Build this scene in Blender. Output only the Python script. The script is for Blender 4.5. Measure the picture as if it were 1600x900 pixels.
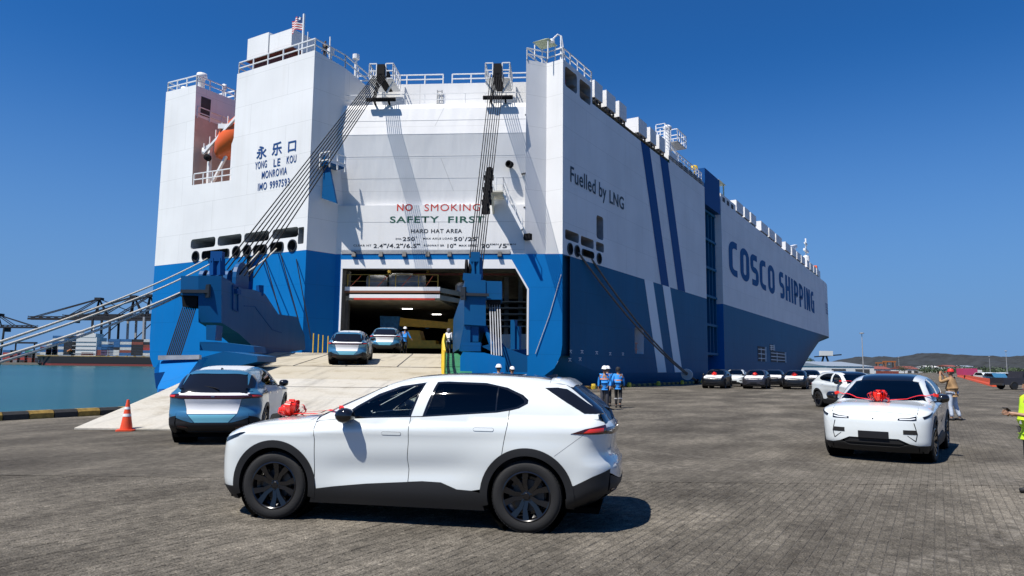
import bpy, bmesh, math, random
import numpy as np
from math import sin, cos, tan, pi, radians, sqrt, atan, atan2
from mathutils import Vector, Matrix
from mathutils.geometry import delaunay_2d_cdt

for _o in list(bpy.data.objects):
    bpy.data.objects.remove(_o)
SC = bpy.context.scene
COL = SC.collection
random.seed(7)
RNG = np.random.default_rng(7)

# ------------------------------------------------------------------ camera
FPX = 1100.0            # focal length in pixels of the 1600 px wide photograph
CAM_H = 1.74
PITCH = atan((571.5 - 450) / FPX)
ROLL = atan(0.0105)
_f = np.array([0, cos(PITCH), sin(PITCH)])
_r0 = np.array([1.0, 0, 0]); _u0 = np.cross(_r0, _f)
_r = _r0 * cos(ROLL) + _u0 * sin(ROLL)
_u = _u0 * cos(ROLL) - _r0 * sin(ROLL)
CAMP = np.array([0, 0, CAM_H])
cam_data = bpy.data.cameras.new('camera')
cam_data.sensor_width = 36.0
cam_data.lens = 36.0 * FPX / 1600.0
cam_data.clip_start = 0.1
cam_data.clip_end = 20000
cam = bpy.data.objects.new('camera', cam_data)
COL.objects.link(cam)
cam.matrix_world = Matrix(((_r[0], _u[0], -_f[0], 0), (_r[1], _u[1], -_f[1], 0), (_r[2], _u[2], -_f[2], CAM_H), (0, 0, 0, 1)))
SC.camera = cam

# ------------------------------------------------------------------ sky, sun, exposure
SUN_EL = radians(60)
SUN_V = Vector((-1.1, -1.0, 0)).normalized() * cos(SUN_EL) + Vector((0, 0, sin(SUN_EL)))   # towards the sun
SUN_AZ = atan2(SUN_V.x, SUN_V.y)       # clockwise from +Y
world = bpy.data.worlds.new('World')
SC.world = world
world.use_nodes = True
_nt = world.node_tree
_bg = _nt.nodes['Background']
_sky = _nt.nodes.new('ShaderNodeTexSky')
_sky.sky_type = 'NISHITA'
_sky.sun_disc = False
_sky.sun_elevation = SUN_EL
_sky.sun_rotation = SUN_AZ
_sky.air_density = 1.0
_sky.dust_density = 0.0
_sky.ozone_density = 3.0
_sky.altitude = 0
_tint = _nt.nodes.new('ShaderNodeMix'); _tint.data_type = 'RGBA'; _tint.blend_type = 'MULTIPLY'
_tint.inputs[0].default_value = 1.0
_tint.inputs[7].default_value = (0.20, 0.72, 1.30, 1)
_nt.links.new(_sky.outputs[0], _tint.inputs[6])
# low sky: the blue grey of the moist air over the harbour, the same all round
_tc = _nt.nodes.new('ShaderNodeTexCoord'); _sx = _nt.nodes.new('ShaderNodeSeparateXYZ')
_nt.links.new(_tc.outputs['Generated'], _sx.inputs[0])
_mr = _nt.nodes.new('ShaderNodeMapRange'); _mr.interpolation_type = 'SMOOTHSTEP'
_mr.inputs[1].default_value = -0.02; _mr.inputs[2].default_value = 0.42; _mr.inputs[3].default_value = 1.0; _mr.inputs[4].default_value = 0.0
_nt.links.new(_sx.outputs['Z'], _mr.inputs[0])
_low = _nt.nodes.new('ShaderNodeMix'); _low.data_type = 'RGBA'
_low.inputs[7].default_value = (1.9, 3.7, 7.0, 1)
_nt.links.new(_mr.outputs[0], _low.inputs[0]); _nt.links.new(_tint.outputs[2], _low.inputs[6])
_nt.links.new(_low.outputs[2], _bg.inputs['Color'])
_bg.inputs['Strength'].default_value = 0.06
sun_d = bpy.data.lights.new('sun', 'SUN')
sun_d.energy = 4.8
sun_d.angle = radians(0.53)
sun_d.color = (1.0, 0.95, 0.88)
sun = bpy.data.objects.new('sun', sun_d)
COL.objects.link(sun)
sun.rotation_euler = SUN_V.to_track_quat('Z', 'Y').to_euler()
sun.location = (-20, -20, 60)
SC.view_settings.view_transform = 'Standard'
SC.view_settings.look = 'None'
SC.view_settings.exposure = 0.5
SC.view_settings.gamma = 1.0
SC.render.engine = 'CYCLES'
SC.cycles.use_denoising = True
SC.cycles.max_bounces = 6
SC.cycles.transparent_max_bounces = 8
SC.cycles.caustics_reflective = False
SC.cycles.caustics_refractive = False
SC.cycles.sample_clamp_indirect = 6.0

# ------------------------------------------------------------------ points of the photograph put back on real planes
def ray(x, y):
    d = _f * FPX + _r * (x - 800) + _u * (450 - y)
    return d / np.linalg.norm(d)
def ground_at(x, y, z=0.0):
    d = ray(x, y)
    return CAMP + d * ((z - CAM_H) / d[2])
def plane_at(x, y, p, n):
    d = ray(x, y); n = np.array(n, float)
    return CAMP + d * (np.dot(np.array(p, float) - CAMP, n) / np.dot(d, n))
def depth_at(x, y, Y):
    d = ray(x, y)
    return CAMP + d * (Y / d[1])

# ------------------------------------------------------------------ materials
def new_mat(name):
    m = bpy.data.materials.new(name)
    m.use_nodes = True
    nt = m.node_tree
    return m, nt, nt.nodes['Principled BSDF']
def N(nt, typ, **kw):
    n = nt.nodes.new(typ)
    for k, v in kw.items():
        if k in n.inputs.keys():
            n.inputs[k].default_value = v
        else:
            setattr(n, k, v)
    return n
def mat(name, col, rough=0.5, metal=0.0, var=0.0, vscale=3.0, coat=0.0, bump=0.0, bscale=20.0, spec=None, coords='Object'):
    """principled surface with optional mottled tone and fine relief"""
    m, nt, b = new_mat(name)
    c = (*col, 1.0)
    b.inputs['Base Color'].default_value = c
    b.inputs['Roughness'].default_value = rough
    b.inputs['Metallic'].default_value = metal
    b.inputs['Coat Weight'].default_value = coat
    b.inputs['Coat Roughness'].default_value = 0.04
    if spec is not None:
        b.inputs['Specular IOR Level'].default_value = spec
    if var or bump:
        tc = N(nt, 'ShaderNodeTexCoord')
    if var:
        no = N(nt, 'ShaderNodeTexNoise', Scale=vscale, Detail=6.0, Roughness=0.6)
        nt.links.new(tc.outputs[coords], no.inputs['Vector'])
        mx = N(nt, 'ShaderNodeMix', data_type='RGBA')
        mx.inputs[6].default_value = tuple(max(0, x * (1 - var)) for x in col) + (1,)
        mx.inputs[7].default_value = tuple(min(1, x * (1 + var)) for x in col) + (1,)
        rp = N(nt, 'ShaderNodeMapRange')
        rp.inputs[1].default_value = 0.3; rp.inputs[2].default_value = 0.7
        nt.links.new(no.outputs['Fac'], rp.inputs[0])
        nt.links.new(rp.outputs[0], mx.inputs[0])
        nt.links.new(mx.outputs[2], b.inputs['Base Color'])
    if bump:
        n2 = N(nt, 'ShaderNodeTexNoise', Scale=bscale, Detail=4.0)
        nt.links.new(tc.outputs[coords], n2.inputs['Vector'])
        bp = N(nt, 'ShaderNodeBump', Strength=bump, Distance=0.02)
        nt.links.new(n2.outputs['Fac'], bp.inputs['Height'])
        nt.links.new(bp.outputs[0], b.inputs['Normal'])
    return m
def glass_mat(name, tint, gloss=0.12):
    """tinted pane: part of the light passes straight through, part mirrors"""
    m, nt, b = new_mat(name)
    nt.nodes.remove(b)
    out = nt.nodes['Material Output']
    tr = N(nt, 'ShaderNodeBsdfTransparent', Color=(*tint, 1))
    gl = N(nt, 'ShaderNodeBsdfGlossy', Roughness=0.02)
    gl.inputs['Color'].default_value = (0.9, 0.9, 0.9, 1)
    fr = N(nt, 'ShaderNodeFresnel', IOR=1.5)
    mx = N(nt, 'ShaderNodeMixShader')
    nt.links.new(fr.outputs[0], mx.inputs[0])
    nt.links.new(tr.outputs[0], mx.inputs[1])
    nt.links.new(gl.outputs[0], mx.inputs[2])
    nt.links.new(mx.outputs[0], out.inputs['Surface'])
    return m
def emit_mat(name, col, strength):
    m, nt, b = new_mat(name)
    b.inputs['Base Color'].default_value = (*col, 1)
    b.inputs['Emission Color'].default_value = (*col, 1)
    b.inputs['Emission Strength'].default_value = strength
    return m

# ------------------------------------------------------------------ object helpers
def tag(o, label=None, cat=None, group=None, kind=None):
    if label: o['label'] = label
    if cat: o['category'] = cat
    if group: o['group'] = group
    if kind: o['kind'] = kind
    return o
def thing(name, label, cat, loc=(0, 0, 0), rz=0.0, group=None):
    o = bpy.data.objects.new(name, None)
    o.empty_display_size = 0.3
    COL.objects.link(o)
    o.location = loc; o.rotation_euler = (0, 0, rz)
    return tag(o, label, cat, group)
def link_mesh(name, me, m=None, parent=None, loc=None, rot=None):
    o = bpy.data.objects.new(name, me)
    COL.objects.link(o)
    if parent is not None: o.parent = parent
    if m is not None:
        if not me.materials: me.materials.append(m)
        elif me.materials[0] is not m:
            o.material_slots[0].link = 'OBJECT'; o.material_slots[0].material = m
    if loc is not None: o.location = loc
    if rot is not None: o.rotation_euler = rot
    return o
def set_mat(o, m):
    o.material_slots[0].link = 'OBJECT'
    o.material_slots[0].material = m
_kids = {}
def copy_tree(o, parent=None):
    c = o.copy()
    COL.objects.link(c)
    if parent is not None:
        c.parent = parent
        c.matrix_parent_inverse = o.matrix_parent_inverse
    for ch in o.children:
        copy_tree(ch, c)
    return c
class MB:
    """collects simple solids and links them as one mesh"""
    def __init__(s):
        s.v = []; s.f = []; s.mi = []; s.m = 0; s.st = []
    def add(s, vs, fs):
        k = len(s.v); s.st.append((k, len(s.f)))
        s.v += [tuple(v) for v in vs]
        s.f += [tuple(i + k for i in f) for f in fs]
        s.mi += [s.m] * len(fs)
    def box(s, lo, hi):
        x0, y0, z0 = lo; x1, y1, z1 = hi
        s.add([(x0, y0, z0), (x1, y0, z0), (x1, y1, z0), (x0, y1, z0), (x0, y0, z1), (x1, y0, z1), (x1, y1, z1), (x0, y1, z1)],
              [(0, 3, 2, 1), (4, 5, 6, 7), (0, 1, 5, 4), (1, 2, 6, 5), (2, 3, 7, 6), (3, 0, 4, 7)])
    def hexa(s, p):
        s.add(p, [(0, 3, 2, 1), (4, 5, 6, 7), (0, 1, 5, 4), (1, 2, 6, 5), (2, 3, 7, 6), (3, 0, 4, 7)])
    def bar(s, a, b, w, h=None, up=(0, 0, 1)):
        a = Vector(a); b = Vector(b); d = (b - a)
        if d.length < 1e-6: return
        d.normalize(); up = Vector(up)
        if abs(d.dot(up)) > 0.99: up = Vector((0, 1, 0)) if abs(d.y) < 0.9 else Vector((1, 0, 0))
        x = d.cross(up).normalized() * (w / 2); y = x.cross(d).normalized() * ((h or w) / 2)
        s.add([a - x - y, a + x - y, a + x + y, a - x + y, b - x - y, b + x - y, b + x + y, b - x + y],
              [(0, 3, 2, 1), (4, 5, 6, 7), (0, 1, 5, 4), (1, 2, 6, 5), (2, 3, 7, 6), (3, 0, 4, 7)])
    def tube(s, pts, r, n=8, caps=True, r2=None):
        pts = [Vector(p) for p in pts]
        k = len(pts); rings = []
        prev = None
        for i, p in enumerate(pts):
            d = (pts[min(i + 1, k - 1)] - pts[max(i - 1, 0)])
            d.normalize()
            if prev is None:
                up = Vector((0, 0, 1)) if abs(d.z) < 0.9 else Vector((1, 0, 0))
                x = d.cross(up).normalized()
            else:
                x = (prev - d * prev.dot(d)).normalized()
            prev = x
            y = d.cross(x)
            rr = r if not hasattr(r, '__len__') else r[i]
            rings.append([p + (x * cos(2 * pi * j / n) + y * sin(2 * pi * j / n)) * rr for j in range(n)])
        vs = [v for rg in rings for v in rg]
        fs = []
        for i in range(k - 1):
            for j in range(n):
                a = i * n + j; b = i * n + (j + 1) % n
                fs.append((a, b, b + n, a + n))
        if caps:
            fs.append(tuple(range(n - 1, -1, -1))); fs.append(tuple((k - 1) * n + j for j in range(n)))
        s.add(vs, fs)
    def lathe(s, prof, n=32, axis='Z', origin=(0, 0, 0), a0=0, a1=2 * pi):
        """prof: (radius, height) pairs turned about an axis"""
        full = abs(a1 - a0 - 2 * pi) < 1e-6
        m = n if full else n + 1
        vs = []
        for i in range(m):
            t = a0 + (a1 - a0) * i / n
            for r, h in prof:
                p = (r * cos(t), r * sin(t), h)
                if axis == 'Y': p = (p[0], p[2], p[1])
                if axis == 'X': p = (p[2], p[0], p[1])
                vs.append((p[0] + origin[0], p[1] + origin[1], p[2] + origin[2]))
        k = len(prof); fs = []
        for i in range(n):
            i2 = (i + 1) % m
            for j in range(k - 1):
                fs.append((i * k + j, i2 * k + j, i2 * k + j + 1, i * k + j + 1))
        s.add(vs, fs)
    def prism(s, poly, fn, t):
        """2D outline put through fn(u, v, w) at w = 0 and w = t"""
        n = len(poly)
        vs = [fn(u, v, 0) for u, v in poly] + [fn(u, v, t) for u, v in poly]
        fs = [tuple(range(n - 1, -1, -1)), tuple(range(n, 2 * n))]
        for i in range(n):
            j = (i + 1) % n
            fs.append((i, j, j + n, i + n))
        s.add(vs, fs)
    def mesh(s, name, smooth=False, fix=True, angle=None):
        me = bpy.data.meshes.new(name)
        me.from_pydata([tuple(v) for v in s.v], [], s.f)
        if any(s.mi):
            me.polygons.foreach_set('material_index', s.mi)
        if fix:
            bm = bmesh.new(); bm.from_mesh(me)
            bmesh.ops.recalc_face_normals(bm, faces=bm.faces)
            bm.to_mesh(me); bm.free()
        if smooth or angle is not None:
            me.polygons.foreach_set('use_smooth', [True] * len(me.polygons))
            if angle is not None:
                me.set_sharp_from_angle(angle=radians(angle))
        me.update()
        return me
    def build_each(s, name, m, parent=None, smooth=False):
        """every solid added becomes an object of its own"""
        out = []; marks = s.st + [(len(s.v), len(s.f))]
        for (v0, f0), (v1, f1) in zip(marks[:-1], marks[1:]):
            q = MB(); q.v = s.v[v0:v1]; q.f = [tuple(i - v0 for i in f) for f in s.f[f0:f1]]; q.mi = [0] * (f1 - f0)
            out.append(q.build(name, m, parent, smooth))
        return out
    def build(s, name, m, parent=None, smooth=False, angle=None, loc=None, rot=None, fix=True):
        me = s.mesh(name, smooth, fix, angle)
        ms = m if isinstance(m, (list, tuple)) else [m]
        for x in ms: me.materials.append(x)
        return link_mesh(name, me, None, parent, loc, rot)

def inside(P, loops):
    """even-odd test of points against loops"""
    r = np.zeros(len(P), bool)
    x, y = P[:, 0], P[:, 1]
    for L in loops:
        L = np.asarray(L, float)
        for (x0, y0), (x1, y1) in zip(L, np.roll(L, -1, 0)):
            c = (y0 > y) != (y1 > y)
            if y1 != y0:
                r ^= c & (x < (x1 - x0) * (y - y0) / (y1 - y0) + x0)
    return r
def resample(L, d):
    L = np.asarray(L, float); out = []
    for a, b in zip(L, np.roll(L, -1, 0)):
        n = max(1, int(np.ceil(np.linalg.norm(b - a) / d)))
        for i in range(n): out.append(a + (b - a) * i / n)
    return np.array(out)
def fill2d(outer, holes=(), grid=None):
    """triangulated region with holes and, for curved mapping, a regular net of inner points"""
    loops = [np.asarray(outer, float)] + [np.asarray(h, float) for h in holes]
    if grid: loops = [resample(L, grid) for L in loops]
    pts = []; edges = []
    for L in loops:
        k = len(pts); n = len(L)
        pts += [tuple(p) for p in L]
        edges += [(k + i, k + (i + 1) % n) for i in range(n)]
    if grid:
        lo = loops[0].min(0); hi = loops[0].max(0)
        gx = np.arange(lo[0] + grid * .5, hi[0], grid); gy = np.arange(lo[1] + grid * .5, hi[1], grid)
        if len(gx) and len(gy):
            GX, GY = np.meshgrid(gx, gy)
            GP = np.c_[GX.ravel(), GY.ravel()]
            GP = GP[inside(GP, loops)]
            B = np.array(pts)
            if len(GP):
                dm = np.min(((GP[:, None, :] - B[None]) ** 2).sum(2), 1)
                GP = GP[dm > (grid * .45) ** 2]
                pts += [tuple(p) for p in GP]
    V, E, F, *_ = delaunay_2d_cdt([Vector(p) for p in pts], edges, [], 0, 1e-6, False)
    V = np.array([(v.x, v.y) for v in V]); F = np.array([f for f in F if len(f) == 3])
    cen = V[F].mean(1)
    F = F[inside(cen, loops)]
    return V, F, loops
# ------------------------------------------------------------------ the electric SUV: one implicit body, cut into its panels
def curve(pts):
    """smooth interpolation through the points"""
    P = np.array(pts, float); P = P[np.argsort(P[:, 0])]
    x, y = P[:, 0], P[:, 1]
    h = np.diff(x); dl = np.diff(y) / h
    m = np.r_[dl[0], (dl[1:] * h[:-1] + dl[:-1] * h[1:]) / (h[1:] + h[:-1]), dl[-1]]
    def ev(t):
        t = np.clip(np.asarray(t, float), x[0], x[-1])
        i = np.clip(np.searchsorted(x, t) - 1, 0, len(h) - 1)
        s = (t - x[i]) / h[i]
        return ((2 * s**3 - 3 * s**2 + 1) * y[i] + (s**3 - 2 * s**2 + s) * h[i] * m[i] + (-2 * s**3 + 3 * s**2) * y[i + 1] + (s**3 - s**2) * h[i] * m[i + 1])
    return ev
WHB = 2.90
cW = curve([(.10, .86), (.2, .89), (.33, .925), (.45, .935), (.6, .942), (.75, .95), (.9, .95), (1.02, .945), (1.12, .93), (1.25, .91), (1.4, .89)])
cTop = curve([(-1.1, 1.05), (-.97, 1.17), (-.92, 1.195), (-.85, 1.225), (-.6, 1.29), (-.3, 1.335), (.1, 1.335), (.7, 1.30), (1.3, 1.265), (2.0, 1.215), (2.45, 1.155), (2.8, 1.115), (3.2, 1.075), (3.5, 1.025), (3.65, .975), (3.74, .915), (3.8, .85)])
cHgt = curve([(-1, .20), (-.6, .24), (0, .24), (2.2, .22), (2.8, .20), (3.3, .17), (3.8, .15)])
cXf = curve([(.1, 3.56), (.2, 3.66), (.32, 3.74), (.5, 3.765), (.7, 3.76), (.82, 3.745), (.9, 3.715), (1.0, 3.66), (1.1, 3.6), (1.4, 3.4)])
cXr = curve([(.1, -.50), (.22, -.62), (.34, -.84), (.42, -.94), (.56, -.965), (.70, -.955), (.78, -.915), (.88, -.90), (.98, -.915), (1.1, -.94), (1.17, -.945), (1.4, -.80)])
cRoof = curve([(-1.1, .98), (-.95, 1.12), (-.87, 1.21), (-.70, 1.36), (-.55, 1.475), (-.46, 1.545), (-.40, 1.585), (-.22, 1.605), (.1, 1.635), (.6, 1.652), (1.1, 1.64), (1.45, 1.60), (1.7, 1.53), (2.0, 1.40), (2.3, 1.265), (2.62, 1.10), (2.9, .95)])
ZB = .93
def _g(t, c, w): return np.exp(-((t - c) / w) ** 2)
def f_low(x, y, z):
    w = cW(z)
    mid = 1 / (1 + np.exp(-(x - .62) / .10)) / (1 + np.exp((x - 2.22) / .10))
    w = w - .028 * mid * _g(z, .60 + .05 * (1.3 - x), .15)              # hollow of the doors
    w = w + .022 * (_g(x, 2.9, .45) + _g(x, -.02, .45)) * _g(z, .82, .22)   # fenders swell
    w = w + .012 * _g(z, 1.03 + .05 * (1 - x) * .6, .07)                    # shoulder line
    a = np.abs(y) / w
    zt = cTop(x); h = cHgt(x); zs = zt - h
    c = np.maximum(0, (z - zs) / h)
    n_ = np.maximum(0, (x - (cXf(z) - .52)) / .52)
    t_ = np.maximum(0, ((cXr(z) + .46) - x) / .46)
    return a ** 2.9 + c ** (2.4 + .7 / (1 + np.exp(-(x - 2.7) / .15))) + n_ ** 2.8 + t_ ** 2.7 - 1
def f_up(x, y, z):
    w = .915 - .10 * (z - 1.1) - .055 * np.maximum(0, .35 - x) ** 1.5 - .02 * np.maximum(0, x - 1.6)
    a = np.abs(y) / w
    c = np.maximum(0, (z - ZB) / np.maximum(cRoof(x) - ZB, .02))
    return np.where((z < ZB + .02 + .26 * np.clip((-.2 - x) / .4, 0, 1)) | (cRoof(x) < ZB + .05), 9.0, a ** 4.5 + c ** 2.7 - 1)
def f_body(x, y, z): return np.minimum(f_low(x, y, z), f_up(x, y, z))
def _bis(fn, lo, hi, n=34):
    """outermost crossing, from hi (outside) inwards to lo (inside)"""
    lo = lo.copy(); hi = hi.copy()
    for _ in range(n):
        m = (lo + hi) / 2
        ins = fn(m) < 0
        lo = np.where(ins, m, lo); hi = np.where(ins, hi, m)
    return (lo + hi) / 2
def sideY(x, z):
    x = np.asarray(x, float); z = np.asarray(z, float)
    y1 = _bis(lambda y: f_low(x, y, z), np.zeros_like(x), np.full_like(x, 1.15))
    y2 = _bis(lambda y: f_up(x, y, z), np.zeros_like(x), np.full_like(x, 1.15))
    return np.maximum(y1, y2)
def topZ(x, y):
    x = np.asarray(x, float); y = np.asarray(y, float)
    lo = np.where(x < -.4, 1.09, .5)
    z1 = _bis(lambda z: f_low(x, y, z), lo, np.full_like(x, 1.8))
    z2 = _bis(lambda z: f_up(x, y, z), np.where(x < -.4, 1.235, 1.0), np.full_like(x, 1.8))
    z2 = np.where(f_up(x, y, z2 - .004) < 0, z2, 0)
    return np.maximum(z1, z2)
def frontX(y, z):
    y = np.asarray(y, float); z = np.asarray(z, float)
    return _bis(lambda x: f_low(x, y, z), np.full_like(y, 1.5), np.full_like(y, 4.0))
def rearX(y, z):
    y = np.asarray(y, float); z = np.asarray(z, float)
    return _bis(lambda x: f_low(x, y, z), np.full_like(y, 1.0), np.full_like(y, -1.4))
def f_norm(P):
    e = 4e-3; g = []
    for k in range(3):
        d = np.zeros(3); d[k] = e
        g.append(f_body(*(P + d).T) - f_body(*(P - d).T))
    n = np.array(g).T
    return n / np.maximum(1e-9, np.linalg.norm(n, axis=1))[:, None]
def map3(view, V, sgn=1):
    u, v = V[:, 0], V[:, 1]
    if view == 'side':
        return np.c_[u, sideY(u, v) * sgn, v]
    if view == 'top': return np.c_[u, v, topZ(u, v)]
    if view == 'front': return np.c_[frontX(u, v), u, v]
    if view == 'rear': return np.c_[rearX(u, v), u, v]
def panel_mesh(name, view, outer, holes=(), grid=.05, off=0.0, flange=.014, sgn=1, both=False):
    """one body panel: a 2D outline seen from the side, top, front or rear laid on the body, with its edges turned in"""
    allv = []; allf = []; alln = []
    for sg in ((1, -1) if both else (sgn,)):
        V, F, loops = fill2d(outer, holes, grid)
        P = map3(view, V, sg); Nn = f_norm(P)
        P = P + Nn * off
        # orient
        a, b, c = P[F[:, 0]], P[F[:, 1]], P[F[:, 2]]
        fl = (np.cross(b - a, c - a) * Nn[F[:, 0]]).sum(1) < 0
        F[fl] = F[fl][:, ::-1]
        k = len(allv)
        allv += P.tolist(); alln += Nn.tolist(); allf += (F + k).tolist()
        if flange:
            hand = -1 if fl.mean() > .5 else 1
            for li, L in enumerate(loops):
                ar = np.sum(L[:, 0] * np.roll(L[:, 1], -1) - np.roll(L[:, 0], -1) * L[:, 1])
                sn = hand * (1 if ar > 0 else -1) * (1 if li == 0 else -1)
                Q = map3(view, np.asarray(L), sg); Qn = f_norm(Q)
                Q = Q + Qn * off; I = Q - Qn * flange
                ctr = Q.mean(0)
                n = len(Q); k = len(allv)
                t = np.roll(Q, -1, 0) - np.roll(Q, 1, 0)
                en = np.cross(t, Qn) * sn; en /= np.maximum(1e-9, np.linalg.norm(en, axis=1))[:, None]
                allv += Q.tolist() + I.tolist(); alln += en.tolist() * 2
                for i in range(n):
                    j = (i + 1) % n
                    allf.append([k + i, k + n + i, k + n + j, k + j] if sn > 0 else [k + i, k + j, k + n + j, k + n + i])
    me = bpy.data.meshes.new(name)
    me.from_pydata(allv, [], allf)
    me.polygons.foreach_set('use_smooth', [True] * len(allf))
    me.update()
    me.normals_split_custom_set_from_vertices([Vector(n) for n in alln])
    return me
def arc(cx, cz, r, a0, a1, n=24):
    return [(cx + r * cos(radians(a0 + (a1 - a0) * i / n)), cz + r * sin(radians(a0 + (a1 - a0) * i / n))) for i in range(n + 1)]
def ring2(cx, cz, r0, r1, a0, a1, n=30):
    return arc(cx, cz, r1, a0, a1, n) + arc(cx, cz, r0, a1, a0, n)

M = {}
M['car_white'] = mat('car_white', (.66, .70, .69), .2, coat=1.0, spec=.5)
M['car_blue'] = mat('car_blue', (.055, .20, .34), .25, metal=.35, coat=.8)
M['car_dark'] = mat('car_dark', (.005, .0055, .007), .35, coat=.3)
M['car_grey'] = mat('car_grey', (.04, .04, .05), .35, metal=.3, coat=.3)
M['film_white'] = mat('film_white', (.78, .79, .80), .35, bump=.12, bscale=6)
M['film_silver'] = mat('film_silver', (.52, .55, .58), .35, bump=.1, bscale=5)
M['clad'] = mat('clad', (.007, .0073, .008), .6, bump=.1, bscale=250)
M['gloss_black'] = mat('gloss_black', (.008, .008, .009), .08, coat=.5)
M['black'] = mat('black', (.006, .006, .006), .8)
M['void'] = mat('void', (.004, .004, .004), 1.0, spec=0)
M['tyre'] = mat('tyre', (.008, .008, .008), .75, bump=.3, bscale=120)
M['rim'] = mat('rim', (.005, .005, .006), .22, coat=.5)
M['metal'] = mat('metal', (.35, .35, .35), .35, metal=1)
M['dark_metal'] = mat('dark_metal', (.07, .07, .07), .45, metal=.9)
M['lamp_red'] = mat('lamp_red', (.045, .006, .006), .12, coat=.6)
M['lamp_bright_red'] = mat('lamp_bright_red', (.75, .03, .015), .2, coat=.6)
M['lamp_clear'] = mat('lamp_clear', (.75, .78, .8), .15)
M['plate_black'] = mat('plate_black', (.012, .012, .013), .35)
M['plate_blue'] = mat('plate_blue', (.16, .48, .60), .35, coat=.4)
M['seat'] = mat('seat', (.05, .05, .055), .6)
M['headliner'] = mat('headliner', (.25, .25, .25), .9)
M['glass_front'] = glass_mat('glass_front', (.66, .74, .73))
M['glass_dark'] = glass_mat('glass_dark', (.010, .010, .012))
M['glass_roof'] = mat('glass_roof', (.006, .007, .009), .05, coat=.0)

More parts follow.
